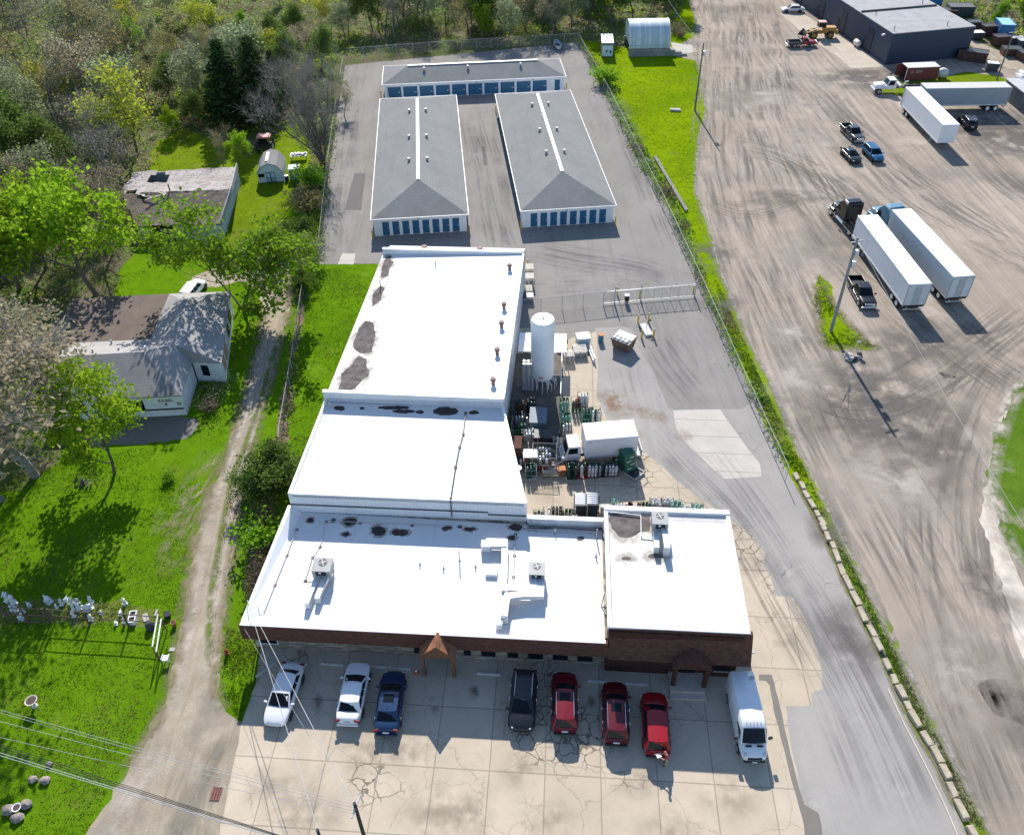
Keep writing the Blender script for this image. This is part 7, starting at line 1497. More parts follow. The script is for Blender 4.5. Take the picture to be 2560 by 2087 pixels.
# ================================================================ trees
M_BARK = pm('bark', (.115,.095,.08), .9, 0, .3, 3); M_BARKG = pm('grey_bark', (.20,.185,.165), .9, 0, .25, 3); M_TWIG = pm('twig_grey', (.26,.235,.21), .9, 0, .25, 2); M_TWIGB = pm('twig_brown', (.20,.145,.11), .9, 0, .25, 2)
def leaf_mat(name, c1, c2, tr=.45, hv=.012):
    n = NT(name); r = n.rand()
    c = n.mix(n.ramp(n.noise(.55, 3, .6), .38, .64), c1, c2)
    c = n.mix(n.ramp(n.noise(5, 2, .6), .45, .7, 0, .5), c, [x*.6 for x in c1])
    c = n.hsv(c, n.ramp(r, 0, 1, .5-hv, .5+hv), 1, n.ramp(r, 0, 1, .85, 1.15))
    n.end(c, .85, 0, .04); tl = n.new('BsdfTranslucent'); n.lk(c, tl.inputs[0]); mx = n.new('MixShader'); mx.inputs[0].default_value = tr
    n.lk(n.b.outputs[0], mx.inputs[1]); n.lk(tl.outputs[0], mx.inputs[2]); n.lk(mx.outputs[0], n.t.nodes['Material Output'].inputs[0]); return n.m
LM = dict(spring=leaf_mat('spring_leaf', (.215,.35,.018), (.33,.47,.028)), lime=leaf_mat('lime_leaf', (.17,.32,.020), (.26,.42,.032)), green=leaf_mat('green_leaf', (.095,.165,.032), (.16,.24,.05)), pale=leaf_mat('pale_leaf', (.24,.29,.15), (.34,.39,.21)), olive=leaf_mat('olive_bud', (.29,.26,.10), (.40,.37,.15)), tan=leaf_mat('tan_bud', (.34,.28,.18), (.43,.38,.25)), dark=leaf_mat('needle', (.035,.065,.022), (.065,.10,.035), .25), yellow=leaf_mat('yellow_leaf', (.38,.40,.035), (.48,.50,.06)), brush=leaf_mat('dry_brush', (.24,.18,.13), (.33,.26,.19), .2))
def leafcard(vs, fs, p, s, rg, elong=1.4):
    d = Vector((rg.gauss(0,1),rg.gauss(0,1),rg.gauss(0,.8))); d = d.normalized() if d.length > .01 else Vector((1,0,0)); a = d.orthogonal().normalized(); a.rotate(Matrix.Rotation(rg.uniform(0,6.3),3,d)); b = d.cross(a)
    k = len(vs); s *= rg.uniform(.7,1.3)
    vs += [p-a*s*.5*elong, p+b*s*.4, p+a*s*.5*elong+d*s*.15, p-b*s*.4]; fs.append((k,k+1,k+2,k+3))
def sliver(vs, fs, a, b, w, rg):
    d = (b-a); n_ = d.orthogonal().normalized(); n_.rotate(Matrix.Rotation(rg.uniform(0,6.3),3,d.normalized())); k = len(vs); vs += [a-n_*w, a+n_*w, b]; fs.append((k,k+1,k+2))
def make_tree(seed, h, clear=.22, spread=.75, nmain=7, up=.5, lv=3, lper=14, ls=.25, lr=.45, twigs=3, twl=.8, tww=.022, leafm='green', trunk_r=.2, bark=M_BARK, twigm=M_TWIG, stems=1, width=.42, taper=.75):
    rg = random.Random(seed); tk = MB(); tips = []
    def branch(p, d, L, r, lev):
        pts = [p]; rs = [r]; q = p; n_ = 4 if lev else 6
        for i in range(n_):
            d = (d+Vector((rg.gauss(0,.16),rg.gauss(0,.16),rg.gauss(0,.1)+.10*up))).normalized(); q = q+d*(L/n_); pts.append(q); rs.append(max(.014, r*(1-.72*(i+1)/n_)))
        if r > .012: tk.tube(pts, rs, 6 if lev == 0 else (5 if lev == 1 else 3), False)
        if lev >= lv:
            tips.append((q, d)); tips.append((pts[2], d)); return
        nc = nmain if lev == 0 else rg.choice((3,4,5)) if lev == 1 else 3
        for k in range(nc):
            if lev == 0: t_ = clear+(1-clear)*(k+.5)/nc*.98
            else: t_ = rg.uniform(.3,1)
            i = min(n_-1, int(t_*n_)); b = pts[i].lerp(pts[i+1], t_*n_-i)
            a = rg.uniform(0,6.28) if lev else k*2.4+rg.uniform(-.4,.4); sp = spread*rg.uniform(.75,1.2)
            o = d.orthogonal().normalized(); o.rotate(Matrix.Rotation(a,3,d)); nd = (d*cos(sp)+o*sin(sp)).normalized()
            if lev == 0: nd.z = max(nd.z, .12)
            ll = L*(width*(1.15-.5*abs(t_-.45)) if lev == 0 else .55)*rg.uniform(.8,1.2)
            branch(b, nd, ll, rs[i]*(.55 if lev == 0 else .5), lev+1)
        tips.append((q, d))
    for s in range(stems):
        d0 = Vector((0,0,1)) if stems == 1 else Vector((cos(s*6.28/stems+rg.uniform(-.3,.3))*.33,sin(s*6.28/stems+rg.uniform(-.3,.3))*.33,1)).normalized()
        branch(Vector((rg.uniform(-.1,.1)*(stems>1),rg.uniform(-.1,.1)*(stems>1),-.05)), d0, h*.80*rg.uniform(.9,1.05), trunk_r/(1 if stems == 1 else 1.7), 0)
    vs = []; fs = []; tv = []; tf = []
    for p, d in tips:
        for k in range(twigs):
            e = (d+Vector((rg.gauss(0,.5),rg.gauss(0,.5),rg.gauss(0,.4)+.2*up))).normalized(); q = p+e*twl*rg.uniform(.6,1.2); sliver(tv, tf, p, q, tww, rg)
            for _ in range(2 if twigs > 3 else 1):
                m_ = p.lerp(q, rg.uniform(.3,.8)); sliver(tv, tf, m_, m_+(e+Vector((rg.gauss(0,.6),rg.gauss(0,.6),rg.gauss(0,.5)))).normalized()*twl*.6, tww*.7, rg)
        for k in range(lper):
            leafcard(vs, fs, p+Vector((rg.gauss(0,lr),rg.gauss(0,lr),rg.gauss(0,lr*.75))), ls, rg)
    return tk, (vs, fs), (tv, tf), LM[leafm], bark, twigm
def make_spruce(seed, h, leafm='dark'):
    rg = random.Random(seed); tk = MB(); tk.tube([(0,0,0),(0,0,h*.97)], [.16,.03], 6, False); vs, fs, tv, tf = [], [], [], []
    z = h*.10
    while z < h*.97:
        f = 1-z/h; L = h*.23*f**.8+.15; n_ = 9 if f > .3 else 6; a0 = rg.uniform(0,6)
        for k in range(n_):
            a = a0+k*6.28/n_+rg.uniform(-.2,.2); L2 = L*rg.uniform(.75,1.15); e = Vector((cos(a),sin(a),-.15)); b = Vector((0,0,z)); sliver(tv, tf, b, b+e*L2, .025, rg)
            for q in range(int(5+14*L2)): s = rg.uniform(.15,1); leafcard(vs, fs, b+e*L2*s+Vector((rg.gauss(0,.16),rg.gauss(0,.16),rg.gauss(-.05,.10))), .26, rg, 1.8)
        z += h*.035
    return tk, (vs, fs), (tv, tf), LM[leafm], M_BARK, M_TWIGB
def make_shrub(seed, h, leafm, n_=900, ls=.16, rx=1.0, brush=40):
    rg = random.Random(seed); tk = MB(); vs, fs, tv, tf = [], [], [], []
    for k in range(brush):
        a = rg.uniform(0,6.28); sp = rg.uniform(.1,.8); d = Vector((cos(a)*sp*rx,sin(a)*sp*rx,1)); b = Vector((cos(a)*.15,sin(a)*.15,0)); L = h*rg.uniform(.6,1.05); pts = [b, b+d*L*.4, b+d*L*.75+Vector((rg.gauss(0,.15),rg.gauss(0,.15),0))]
        if k < 8: tk.tube(pts, [.035,.02,.01], 4, False)
        else: sliver(tv, tf, pts[0], pts[2], .02, rg)
        for j in range(int(n_/brush)):
            s = rg.uniform(.35,1.1); leafcard(vs, fs, b+d*L*.78*s+Vector((rg.gauss(0,.16*h),rg.gauss(0,.16*h),rg.gauss(0,.10*h))), ls, rg)
    return tk, (vs, fs), (tv, tf), LM[leafm], M_BARK, M_TWIGB
PROTO = {}
def proto(name, spec): PROTO[name] = [spec, None, None]
proto('maple1', lambda: make_tree(3, 11, .25, .8, 9, .5, 3, 17, .36, .55, 1, .6, .02, 'spring', .24, width=.50))
proto('maple2', lambda: make_tree(8, 10, .22, .75, 9, .9, 3, 10, .32, .45, 2, .8, .02, 'lime', .17, width=.46, stems=3))
proto('sapling', lambda: make_tree(11, 10, .12, .7, 11, .8, 3, 20, .30, .45, 1, .6, .02, 'spring', .15, width=.46))
proto('bare1', lambda: make_tree(21, 13, .25, .65, 9, .7, 3, 2, .15, .6, 3, 1.2, .018, 'tan', .2, M_BARKG, M_TWIG))
proto('bare2', lambda: make_tree(22, 12, .2, .6, 8, .9, 3, 4, .17, .6, 3, 1.1, .018, 'olive', .18, M_BARK, M_TWIG))
proto('vase', lambda: make_tree(25, 14, .12, .42, 8, 1.1, 3, 0, .1, .3, 3, 1.4, .018, 'tan', .26, M_BARK, M_TWIG, stems=7, width=.40))
proto('bud1', lambda: make_tree(31, 13, .25, .7, 9, .6, 3, 10, .26, .6, 4, 1.0, .022, 'olive', .2, M_BARK))
proto('bud2', lambda: make_tree(33, 12, .22, .7, 8, .7, 3, 11, .24, .6, 4, 1.0, .022, 'tan', .2, M_BARKG))
proto('green1', lambda: make_tree(41, 10, .15, .8, 9, .5, 3, 12, .32, .6, 2, .8, .02, 'green', .18))
proto('green2', lambda: make_tree(43, 9, .12, .7, 9, .8, 3, 11, .30, .5, 2, .8, .02, 'lime', .14, width=.34))
proto('pale', lambda: make_tree(45, 10, .15, .8, 9, .6, 3, 10, .26, .6, 3, .9, .02, 'pale', .17))
proto('yellow', lambda: make_tree(47, 9, .18, .7, 9, .8, 3, 10, .26, .5, 3, .9, .02, 'yellow', .15))
proto('bush', lambda: make_tree(71, 5, .06, 1.0, 11, .5, 2, 55, .20, .42, 2, .5, .02, 'green', .10, width=.62))
proto('bushp', lambda: make_tree(72, 5, .06, .9, 11, .6, 2, 50, .16, .40, 3, .5, .02, 'pale', .10, width=.5))
proto('spruce', lambda: make_spruce(51, 12))
proto('shrub_green', lambda: make_shrub(61, 2.2, 'green', 1100, .2)); proto('shrub_pale', lambda: make_shrub(62, 2.4, 'pale', 1000, .18)); proto('shrub_lime', lambda: make_shrub(63, 2.0, 'lime', 1000, .2)); proto('shrub_brush', lambda: make_shrub(64, 2.0, 'brush', 420, .14, 1.0, 110)); proto('shrub_olive', lambda: make_shrub(65, 2.2, 'olive', 800, .18, 1, 80))
HB = dict(bush=5, bushp=5, maple1=11, maple2=10, sapling=8, bare1=13, bare2=12, vase=14, bud1=13, bud2=12, green1=10, green2=9, pale=10, yellow=9, spruce=12, shrub_green=2.2, shrub_pale=2.4, shrub_lime=2.0, shrub_brush=2.0, shrub_olive=2.2)
def plant(kind, loc, h, label, group=None, rz=None, wide=1.0):
    P = PROTO[kind]; shrub = kind.startswith(('shrub','bush'))
    if P[1] is None:
        tk, (vs, fs), (tv, tf), lm, bark, twm = P[0]()
        k = len(vs); me = bpy.data.meshes.new('crown'); me.from_pydata([tuple(v) for v in vs+tv], [], fs+[tuple(i+k for i in f) for f in tf]); me.materials.append(lm); me.materials.append(twm)
        me.polygons.foreach_set('material_index', [0]*len(fs)+[1]*len(tf)); me.update(); P[1] = me; P[2] = tk.mesh('trunk', bark, 60); zs = sorted(v.z for v in vs+tv); HB[kind] = zs[int(len(zs)*.985)]
    s = h/HB[kind]; t = thing('shrub' if shrub else 'tree', label, 'shrub' if shrub else 'tree', (loc.x,loc.y,0), rnd.uniform(0,6.28) if rz is None else rz, group)
    t.scale = (s*wide, s*wide, s)
    for nm, me in (('stems' if shrub else 'trunk', P[2]), ('foliage' if shrub else 'crown', P[1])):
        o = bpy.data.objects.new(nm, me); COL.objects.link(o); o.parent = t
    return t
TREES = []
def pt_(kind, x, y, h, label, wide=1.0, group=None, rz=None):
    p = D(x, y); TREES.append((p.x, p.y)); return plant(kind, p, h, label, group, rz, wide)
pt_('maple1', 200, 612, 15, 'big spring green tree beside the back of the white house', 1.12, rz=.3)
pt_('maple1', 40, 600, 14, 'big spring green tree at the left edge, left of its taller twin', 1.1, rz=2.0)
pt_('maple1', 95, 560, 12.5, 'spring green tree between the two big ones in front of the collapsed barn', 1.0, rz=4.0)
pt_('maple2', 503, 640, 14.2, 'bright green multi stemmed tree beside the gravel drive bend', 1.12)
pt_('sapling', 238, 985, 12.6, 'small bright green tree in front of the white house', 1.05)
pt_('bud2', 75, 990, 19, 'large tan budding tree over the front of the white house', 1.45, rz=1.0)
pt_('bud2', 5, 1040, 17, 'large tan budding tree at the left edge below the white house', 1.35, rz=2.6)
pt_('pale', 40, 800, 10, 'pale green tree at the left edge beside the white house', 1.1)
pt_('bud2', 110, 850, 13, 'tan budding tree against the left end of the white house roof', 1.0)
pt_('vase', 672, 350, 18, 'wide bare fan shaped tree at the edge of the storage lot', 1.0, rz=.4)
pt_('bud1', 222, 190, 17, 'tall dark limbed budding tree in the upper left woods', 1.1)
pt_('green2', 268, 152, 10, 'narrow bright lime tree standing in the upper left woods', .75)
pt_('yellow', 425, 97, 9.5, 'rounded yellow green tree in the upper left meadow', 1.15)
pt_('pale', 500, 185, 11, 'pale silvery tree beside the dark conifers', 1.2)
pt_('pale', 420, 215, 10, 'pale silvery tree left of the dark conifers', 1.15)
pt_('spruce', 485, 250, 13.0, 'dark conifer, left of the pair behind the garden shed', 1.6); pt_('spruce', 545, 252, 13.5, 'dark conifer, right of the pair behind the garden shed', 1.6)
pt_('spruce', 578, 215, 9, 'smaller dark conifer right of the conifer pair', 1.15)
pt_('bare1', 238, 418, 16, 'leaning bare grey tree at the left end of the collapsed barn', 1.1); pt_('bare1', 265, 400, 11, 'bare grey tree behind the left end of the collapsed barn', 1.1)
pt_('sapling', 365, 280, 5.0, 'thin lime sapling on the grass behind the collapsed barn', .9); pt_('sapling', 498, 345, 5.5, 'lime sapling at the right end of the collapsed barn', .9)
pt_('bare2', 465, 345, 7, 'bare brown tree at the right end of the collapsed barn', .9); pt_('green1', 420, 265, 6, 'low green tree behind the collapsed barn', 1.0)
for x, y, k, h, lb in ((642,440,'shrub_olive',3.4,'olive brown shrub at the lot edge across from the garden shed'),(638,505,'bush',3.8,'green shrub at the lot edge, middle of the bushes by the fence'),(632,560,'bushp',4.6,'pale grey green bush at the near corner of the storage lot'),(628,600,'bush',2.6,'dark green bush at the foot of the pale bush'),(570,1008,'bush',4.8,'big green shrub at the left corner of the middle roof'),(548,1030,'bush',3.4,'dark green shrub leaning over the gravel drive by the building'),(594,1018,'bush',3.4,'green shrub against the left wall of the middle roof'),
   (556,1130,'shrub_lime',2.6,'light green shrub growing through the brushy hedge'),(437,852,'shrub_brush',1.8,'spiky dry shrub at the corner of the white house'),(352,1000,'shrub_lime',.9,'tiny shrub beside the house pad'),(668,280,'shrub_pale',3.0,'pale bush under the wide bare tree'),(655,385,'shrub_lime',2.8,'lime shrub beside the weathered green cabinet'),(1262,175,'shrub_lime',3.0,'lime shrub by the small white cargo box'),(1402,70,'shrub_brush',2.6,'reddish dry brush right of the arched shelter'),(1415,78,'shrub_brush',2.4,'dry brown brush at the edge of the dirt yard by the shelter')):
    pt_(k, x, y, h, lb, 1.15)
for k in range(11):
    s = k/10; x, y = 556-22*s, 1075+165*s; pt_('shrub_brush', x, y, 2.1, 'dry leafless brush in the hedge between the building and the drive', .7, 'dry hedge beside the building')
# woods: seeded fill, each a tree of its own
DESC = dict(bare1='bare grey twigged tree', bare2='bare brown twigged tree', bud1='olive budding tree', bud2='tan budding tree', green1='mid green leafy tree', green2='slim lime green tree', pale='pale silvery green tree', yellow='yellow green leafing tree', spruce='dark conifer')
def fill(n_, xr, yr, kinds, zone, hr=(8,14), md=4.2, avoid=()):
    c = 0; tries = 0
    while c < n_ and tries < n_*40:
        tries += 1; x, y = rnd.uniform(*xr), rnd.uniform(*yr)
        if any(ax0 < x < ax1 and ay0 < y < ay1 for ax0, ay0, ax1, ay1 in avoid): continue
        p = D(x, y)
        if any(hypot(p.x-a, p.y-b) < md for a, b in TREES): continue
        TREES.append((p.x, p.y)); k = rnd.choice(kinds); c += 1
        plant(k, p, rnd.uniform(*hr), DESC[k]+' in '+zone, DESC[k]+'s in '+zone, wide=rnd.uniform(.85,1.15))
AV = [(300,255,660,620),(150,340,520,480),(320,-40,720,100)]
fill(46, (-70,300), (-50,330), ['bare1','bare2','bud1','pale','bare1','green1','bud2','pale','yellow'], 'the dense woods at the upper left', (9,15), 4.0, AV)
fill(16, (-70,250), (330,560), ['bare1','green1','bud2','green1','pale','bare2'], 'the woods left of the collapsed barn', (8,12), 4.4, AV)
fill(20, (300,600), (105,262), ['green1','bare2','pale','green1','bud1','bare1'], 'the woods behind the collapsed barn', (6,10), 4.0)
fill(14, (560,720), (60,270), ['green1','bare2','pale','yellow','bud2'], 'the thicket left of the storage lot', (4,8), 4.0)
fill(26, (710,1240), (-60,62), ['bare1','bud1','green1','bare2','green2','bud2','spruce'], 'the tree line behind the storage lot', (10,16), 3.8)
fill(24, (712,1195), (40,84), ['bare1','bud1','green1','pale','green2','bud2','bare2'], 'the wood edge right behind the storage lot fence', (7,12), 2.8)
fill(12, (1190,1420), (-50,35), ['green1','green2','green1','bare2'], 'the tree line behind the arched shelter', (7,11), 3.6)
fill(9, (320,720), (-40,95), ['green1','yellow','pale','green2','bare2'], 'the meadow at the top of the picture', (4,8), 8)
fill(10, (2020,2200), (-60,55), ['pale','green1','green2','bud1'], 'the scrub at the top right corner', (4,8), 4.5)
# ================================================================ ground cover nobody could count
def cover(name, label, regions, mats, kinds='leaf', seed=1):
    """regions: (D polygon, number, size, height)"""
    rg = random.Random(seed); vs = []; fs = []; mi = []
    for poly, n_, s, hh in regions:
        W2 = [(D(x,y).x, D(x,y).y) for x, y in poly]; xs = [p[0] for p in W2]; ys = [p[1] for p in W2]; c = 0
        while c < n_:
            x, y = rg.uniform(min(xs),max(xs)), rg.uniform(min(ys),max(ys))
            if not inside(W2, x, y): continue
            dens = mnoise.noise((x*.22,y*.22,seed))+.5*mnoise.noise((x*.9,y*.9,seed))
            if rg.random() > .55+dens: c += .15; continue
            c += 1; m_ = min(len(mats)-1, max(0, int((mnoise.noise((x*.12,y*.12,seed+9))+.5+rg.gauss(0,.22))*len(mats))))
            if kinds == 'leaf':
                hx = hh*(.4+max(0,mnoise.noise((x*.35,y*.35,seed+3))+.3)*1.6); k0 = len(fs)
                for _ in range(5): leafcard(vs, fs, Vector((x+rg.gauss(0,.3),y+rg.gauss(0,.3),abs(rg.gauss(.3,.4))*hx)), s, rg)
                mi += [m_]*(len(fs)-k0)
            else:
                for _ in range(3):
                    a = Vector((x+rg.gauss(0,.08),y+rg.gauss(0,.08),.0)); sliver(vs, fs, a, a+Vector((rg.gauss(0,.5)*hh,rg.gauss(0,.5)*hh,hh*rg.uniform(.5,1.1))), s, rg); mi.append(m_)
    me = bpy.data.meshes.new(name); me.from_pydata([tuple(v) for v in vs], [], fs)
    for m_ in mats: me.materials.append(m_)
    me.polygons.foreach_set('material_index', mi); me.update(); o = bpy.data.objects.new(name, me); COL.objects.link(o); return tag(o, label, 'undergrowth', kind='stuff')
cover('undergrowth', 'low green and brown undergrowth on the floor of the woods', [
    ([(-80,-60),(330,-60),(330,330),(240,420),(180,560),(60,640),(-80,640)], 7500, .30, 1.3), ([(300,100),(660,100),(700,130),(690,240),(640,260),(560,280),(420,260),(345,268),(310,300)], 3800, .28, 1.1),
    ([(320,-60),(725,-60),(718,130),(320,130)], 4200, .30, .7), ([(715,-60),(1240,-60),(1205,80),(960,95),(722,118)], 3600, .30, .9), ([(1240,-50),(1420,-50),(1410,40),(1330,60),(1230,80)], 800, .40, .9),
    ([(2020,-60),(2250,-60),(2250,100),(2129,90),(2040,60),(1990,10)], 1600, .42, 1.0), ([(655,260),(700,240),(686,350),(673,450),(664,548),(640,540),(650,430)], 700, .24, .9)],
    [LM['brush'], LM['tan'], LM['olive'], LM['pale'], LM['lime'], LM['green'], LM['yellow']], 'leaf', 3)
cover('fence_weeds', 'ragged green weeds along the chain link fences and hedges', [
    ([(1203,90),(1216,90),(1275,200),(1345,335),(1415,455),(1470,590),(1575,810),(1640,960),(1636,980),(1560,830),(1450,585),(1395,460),(1325,335),(1258,200)], 1300, .20, .6), ([(1262,170),(1300,240),(1345,320),(1420,440),(1440,500),(1415,450),(1340,330)], 350, .26, .8),
    ([(624,600),(638,600),(612,800),(592,950),(578,950),(598,800)], 300, .18, .5), ([(530,1060),(580,1060),(560,1180),(535,1300),(512,1290)], 420, .20, .6), ([(408,800),(480,770),(490,800),(430,880),(404,870)], 160, .18, .5), ([(-60,1255),(280,1255),(320,1290),(200,1300),(-60,1300)], 160, .12, .25)],
    [LM['brush'], LM['green'], LM['lime'], LM['pale']], 'leaf', 5)
GB = [leaf_mat('grass_blade', (.075,.175,.008), (.125,.25,.012), .35), leaf_mat('grass_blade_bright', (.13,.22,.015), (.19,.29,.03), .3), leaf_mat('grass_blade_dry', (.20,.19,.06), (.26,.25,.08), .3)]
cover('grass_tufts', 'tufts of green lawn grass', [
    ([(430,1400),(452,1130),(510,925),(580,690),(588,690),(516,930),(464,1130),(438,1400)], 700, .03, .12), ([(-60,1000),(300,930),(420,1000),(390,1130),(380,1250),(360,1370),(335,1470),(285,1560),(230,1640),(160,1760),(-60,1760)], 13000, .03, .10), ([(640,560),(790,555),(690,820),(600,1030),(596,960),(615,800)], 4000, .03, .10), ([(470,1300),(540,1330),(540,1410),(500,1500),(460,1440)], 900, .03, .16),
    ([(1260,120),(1450,130),(1460,240),(1445,400),(1470,500),(1420,440),(1330,300)], 3500, .04, .10), ([(1480,560),(1520,650),(1600,830),(1690,1010),(1800,1230),(1900,1440),(2050,1730),(2005,1700),(1880,1440),(1780,1230),(1690,1060),(1600,880),(1510,680)], 5500, .032, .12), ([(1700,570),(1740,640),(1815,722),(1715,720),(1692,620)], 700, .04, .2), ([(320,300),(400,270),(520,320),(620,270),(640,330),(600,440),(540,560),(440,560),(350,500)], 1800, .04, .12), ([(490,620),(545,640),(520,800),(480,900),(420,960),(410,880)], 1200, .03, .10)],
    GB, 'blade', 7)
# ================================================================ worn wheel lanes, spills and oil on the ground: thin feathered sheets
def crom(P, k=10):
    out = []
    for i in range(len(P)-1):
        a, b, c, d = P[max(i-1,0)], P[i], P[i+1], P[min(i+2,len(P)-1)]
        for j in range(k):
            t = j/k; out.append(.5*((2*b)+(c-a)*t+(2*a-5*b+4*c-d)*t*t+(3*b-a-3*c+d)*t**3))
    return out+[P[-1]]
DZ = [0]
def ribbon(name, dpts, w, z, mat, fade=True):
    P = crom([D(x, y) for x, y in dpts]); DZ[0] += 1; z = z+DZ[0]*.0006; vs = []; uvs = []; L = 0; fs = []
    for i, p in enumerate(P):
        d = (P[min(i+1,len(P)-1)]-P[max(i-1,0)]).normalized(); n_ = Vector((-d.y,d.x,0)); L += (p-P[i-1]).length if i else 0
        ww = w*(1+.15*mnoise.noise((L*.08,DZ[0],0)))
        vs += [p-n_*ww/2, p+n_*ww/2]; uvs += [(0,L),(1,L)]
        if i: fs.append((2*i-2,2*i-1,2*i+1,2*i))
    me = bpy.data.meshes.new(name); me.from_pydata([(a.x,a.y,z) for a in vs], [], fs); me.materials.append(mat)
    ul = me.uv_layers.new(name='UVMap'); va = me.color_attributes.new('fade', 'FLOAT_COLOR', 'POINT'); N = len(P)
    for lp in me.loops: ul.data[lp.index].uv = uvs[lp.vertex_index]
    for i in range(2*N): q = min(1, min(i//2, N-1-i//2)/6) if fade else 1; va.data[i].color = (q,q,q,1)
    me.update(); o = bpy.data.objects.new(name, me); COL.objects.link(o); tag(o, kind='structure'); o.visible_shadow = True
    if me.polygons[0].normal.z < 0: me.flip_normals()
    return o
def spot(name, x, y, r, z, mat, sq=1.0):
    p = D(x, y); DZ[0] += 1; z += DZ[0]*.0006; n_ = 20; vs = [(p.x,p.y,z)]; fs = []
    for k in range(n_):
        a = 2*pi*k/n_; q = r*(1+.35*mnoise.noise((cos(a)*1.3+x,sin(a)*1.3+y,0))); vs.append((p.x+cos(a)*q*sq,p.y+sin(a)*q,z)); fs.append((0,1+k,1+(k+1)%n_))
    me = bpy.data.meshes.new(name); me.from_pydata(vs, [], fs); me.materials.append(mat); ul = me.uv_layers.new(name='UVMap'); va = me.color_attributes.new('fade','FLOAT_COLOR','POINT')
    for lp in me.loops: ul.data[lp.index].uv = (.5, 0)
    for i in range(n_+1): q = 1 if i == 0 else 0; va.data[i].color = (q,q,q,1)
    me.update(); o = bpy.data.objects.new(name, me); COL.objects.link(o); return tag(o, kind='structure')
T_DARK = decal_mat('wheel_lane_dark', (.165,.143,.125), (.21,.185,.16), .58, 16, .46, .60); T_PALE = decal_mat('wheel_lane_pale', (.50,.44,.37), (.44,.38,.32), .5, 14, .48, .62); T_GREY = decal_mat('damp_dirt', (.135,.125,.115), (.19,.175,.16), .9, 1, .0, .1, .3, .1, .35)
T_PALEP = decal_mat('dust_patch', (.52,.46,.40), (.47,.41,.34), .8, 1, .0, .1, .3, .1, .3)
for k, (pts, w, m_) in enumerate((
  ([(1490,-60),(1500,60),(1505,200),(1512,330),(1550,480),(1612,640),(1690,820),(1780,1000),(1880,1180),(1970,1350),(2060,1530),(2170,1780)], 12, T_DARK), ([(1470,-60),(1482,80),(1492,250),(1500,380),(1540,520),(1620,700),(1710,900),(1830,1140),(1960,1400),(2120,1760)], 9, T_PALE),
  ([(2400,590),(2200,680),(2080,770),(2010,900),(1985,1050),(2010,1250),(2080,1480),(2190,1760)], 10, T_DARK), ([(2350,560),(2180,640),(2060,740),(1980,880),(1950,1050),(1975,1250),(2050,1480),(2150,1740)], 8, T_PALE),
  ([(1560,-60),(1580,90),(1610,250),(1690,410),(1810,560),(1990,720),(2200,860)], 11, T_DARK), ([(1540,-60),(1560,120),(1600,300),(1690,470),(1830,640),(1990,800)], 8, T_PALE),
  ([(1620,130),(1740,260),(1900,400),(2129,530),(2350,610)], 11, T_DARK), ([(1640,190),(1760,330),(1930,460),(2150,580)], 8, T_PALE), ([(1520,300),(1640,330),(1780,420),(1900,560)], 8, T_DARK), ([(1560,560),(1640,720),(1740,830),(1860,820),(2000,740),(2129,640)], 7, T_DARK),
  ([(1980,260),(2040,330),(2120,400),(2250,470)], 7, T_DARK), ([(2060,210),(2129,270),(2260,340)], 8, T_DARK), ([(1480,420),(1560,440),(1680,400)], 5, T_DARK))): ribbon('dirt_yard_lane', pts, w, .009, m_)
for x, y, r, q in ((1840,860,10,1.2),(1790,790,5,1.5),(1900,960,7,1),(1480,530,5,.8),(1500,640,4,.8),(1850,160,6,1.6),(1770,165,6,1.6),(2060,260,9,1.4),(2110,300,8,1.2),(1900,720,6,1.2),(1640,410,3,2.4),(2090,1420,4,.6),(2110,1500,4,.6),(2060,1230,4,.7),(1760,1330,4,.8),(1720,1100,3,.8)): spot('damp_patch', x, y, r, .010, T_GREY, q)
for x, y, r, q in ((1860,1000,7,1.3),(1650,780,6,.8),(1640,690,5,.7),(1950,640,7,1.3),(1590,200,7,1),(1700,300,8,1.2),(1900,300,7,1.4),(2000,1400,7,.8)): spot('dust_patch', x, y, r, .010, T_PALEP, q)
A_DARK = decal_mat('tyre_wear', (.15,.145,.145), (.18,.175,.17), .38, 12, .46, .6, .3, .05); A_STAIN = decal_mat('rust_stain', (.33,.21,.12), (.27,.19,.13), .7, 1, 0, .1, .3, .1, .6); A_OIL = decal_mat('oil_drip', (.06,.055,.05), (.09,.08,.07), .75, 1, 0, .1, .3, .1, 1.1); A_PALE = decal_mat('pale_wear', (.46,.45,.44), (.43,.42,.41), .35, 9, .46, .62, .3, .05)
for pts, w, m_ in (([(1230,110),(1300,260),(1370,420),(1420,540)], 5, A_DARK), ([(735,150),(715,300),(695,470),(690,530)], 5, A_DARK), ([(975,215),(1010,330),(1040,470),(1060,540)], 6, A_DARK), ([(1100,520),(1200,540),(1330,560),(1440,600)], 7, A_DARK), ([(1110,600),(1230,590),(1360,590)], 4, A_DARK), ([(1330,660),(1400,760),(1470,840)], 6, A_DARK), ([(1400,640),(1470,740),(1530,830)], 4, A_PALE),
  ([(1330,740),(1350,840),(1440,960),(1560,1100),(1680,1290),(1790,1480),(1900,1700)], 3.5, A_PALE), ([(1290,760),(1320,860),(1400,960),(1530,1100),(1640,1290),(1740,1480),(1830,1700)], 4, A_DARK), ([(1480,930),(1600,1090),(1720,1290),(1830,1500),(1930,1720)], 3, A_DARK)): ribbon('lot_lane', pts, w, .0125 if pts[0][1] < 700 and pts[0][0] != 1330 else .0175, m_)
for x, y, r in ((1290,845,2.2),(1345,860,1.2),(1370,870,1.2),(1310,900,1.6),(1270,830,1.8),(1420,905,1.0)): spot('rust_stain', x, y, r, .018, A_STAIN)
C_DIRT = decal_mat('slab_grime', (.20,.17,.13), (.26,.22,.17), .34, 1, 0, .1, .3, .1, .9)
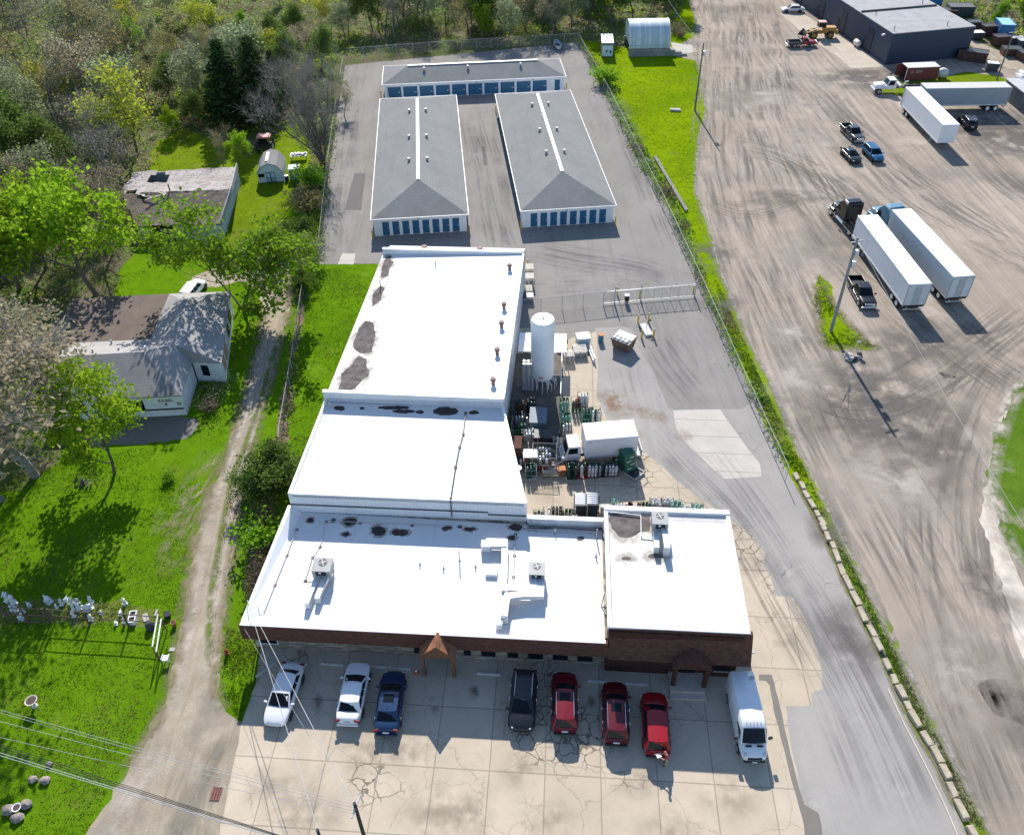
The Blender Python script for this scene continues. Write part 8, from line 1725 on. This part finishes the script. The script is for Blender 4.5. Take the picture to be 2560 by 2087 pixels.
for x, y, r in ((588,1440,.5),(740,1450,.5),(815,1470,.5),(1085,1460,.55),(1172,1470,.5),(1280,1480,.5),(1365,1500,.5),(660,1460,.6),(900,1470,.7),(985,1440,.6),(1230,1460,.5)): spot('oil_stain', x, y, r*1.2, .022, A_OIL, .7)
for x, y, r in ((900,1690,2.6),(970,1690,1.8),(640,1690,2.4),(1400,1730,2.0),(1080,1600,1.6),(850,1560,2.2),(1150,1700,1.6),(760,1560,2.0),(1330,1620,1.5),(1520,1650,2.2),(560,1640,1.8),(1640,1330,1.8),(1180,960,2.2),(1140,1010,2.4),(1110,760,1.6),(1140,860,2),(1290,1000,2),(1560,1180,1.4)): spot('slab_grime', x, y, r, .022, C_DIRT, 1.3)
G_SOIL = decal_mat('edge_soil', (.24,.20,.13), (.19,.19,.08), .95, 3, .25, .5, .9, .5, .8); G_RUT = decal_mat('drive_rut', (.47,.42,.35), (.52,.46,.385), .8, 2, .2, .5, .8, .1, .5); G_DRIVE = decal_mat('drive_fines', (.225,.20,.165), (.27,.24,.20), .8, 3, .4, .6, .7, .1, .3)
LE = [(235,1640),(290,1560),(340,1470),(365,1370),(385,1250),(405,1130),(440,1010),(470,950),(492,880),(515,800),(540,700),(546,640)]; RE = [(470,1480),(452,1440),(453,1390),(465,1290),(480,1180),(500,1060),(520,950),(545,850),(570,770),(590,690),(606,625),(604,570)]
for e in (LE, RE): ribbon('drive_edge', e, 1.5, .0155, G_SOIL)
for s in (.28, .74):
    ribbon('drive_rut', [(a[0]+(b[0]-a[0])*s, (a[1]+b[1])/2) for a, b in zip([(330,1480),(352,1400),(378,1290),(398,1180),(424,1060),(470,950),(500,860),(527,760),(545,680)],[(452,1480),(452,1400),(465,1290),(480,1180),(500,1060),(524,950),(543,860),(572,760),(592,680)])], 1.25, .0150, G_RUT)
ribbon('drive_fines', [(470,1520),(430,1600),(400,1680),(380,1780)], 5, .0150, G_DRIVE); ribbon('drive_fines', [(330,1560),(270,1660),(220,1780)], 3, .0150, G_RUT)
ribbon('verge_edge', [(1432,0),(1446,40),(1440,80),(1450,128),(1462,180),(1467,235),(1455,275),(1449,330),(1447,400),(1472,470),(1497,560),(1532,650),(1562,720),(1604,800),(1645,900),(1693,1000),(1743,1100),(1803,1220),(1853,1320),(1903,1420),(1963,1540),(2035,1680),(2110,1850)], .9, .0125, decal_mat('verge_gravel', (.36,.33,.30), (.27,.245,.22), .95, 4, .3, .55, .8, .4, .9))
ribbon('island_edge', [(1703,568),(1738,640),(1790,700),(1818,722),(1765,724),(1715,718),(1704,670),(1694,610),(1703,568)], 1.6, .0160, G_SOIL); ribbon('lot_edge_dirt', [(1640,985),(1700,1092),(1760,1232),(1830,1372),(1880,1482),(1942,1592),(2010,1740)], .45, .0185, G_SOIL); ribbon('right_lawn_edge', [(2140,770),(2105,820),(2080,880),(2062,950),(2056,1010),(2078,1075),(2090,1130),(2129,1195)], 2.5, .0165, decal_mat('pale_spill', (.50,.45,.38), (.42,.37,.31), .95, 4, .3, .55, .8, .4, .5))
ribbon('worn_lawn', [(350,1120),(385,1060),(430,1000),(470,930)], 5.5, .009, decal_mat('worn_turf', (.33,.27,.19), (.26,.23,.12), .8, 10, .42, .6, .8, .5, .5)); ribbon('worn_lawn', [(345,1200),(375,1120),(410,1050)], 4, .009, decal_mat('worn_turf2', (.30,.25,.17), (.24,.23,.10), .7, 12, .42, .6, .8, .5, .6))
ribbon('drive_grass', [(432,1400),(438,1250),(456,1130),(480,1010),(509,926),(539,840),(561,760),(583,690)], .75, .0165, decal_mat('centre_grass', (.10,.17,.02), (.20,.21,.07), .9, 2, .15, .4, .9, .5, .8))
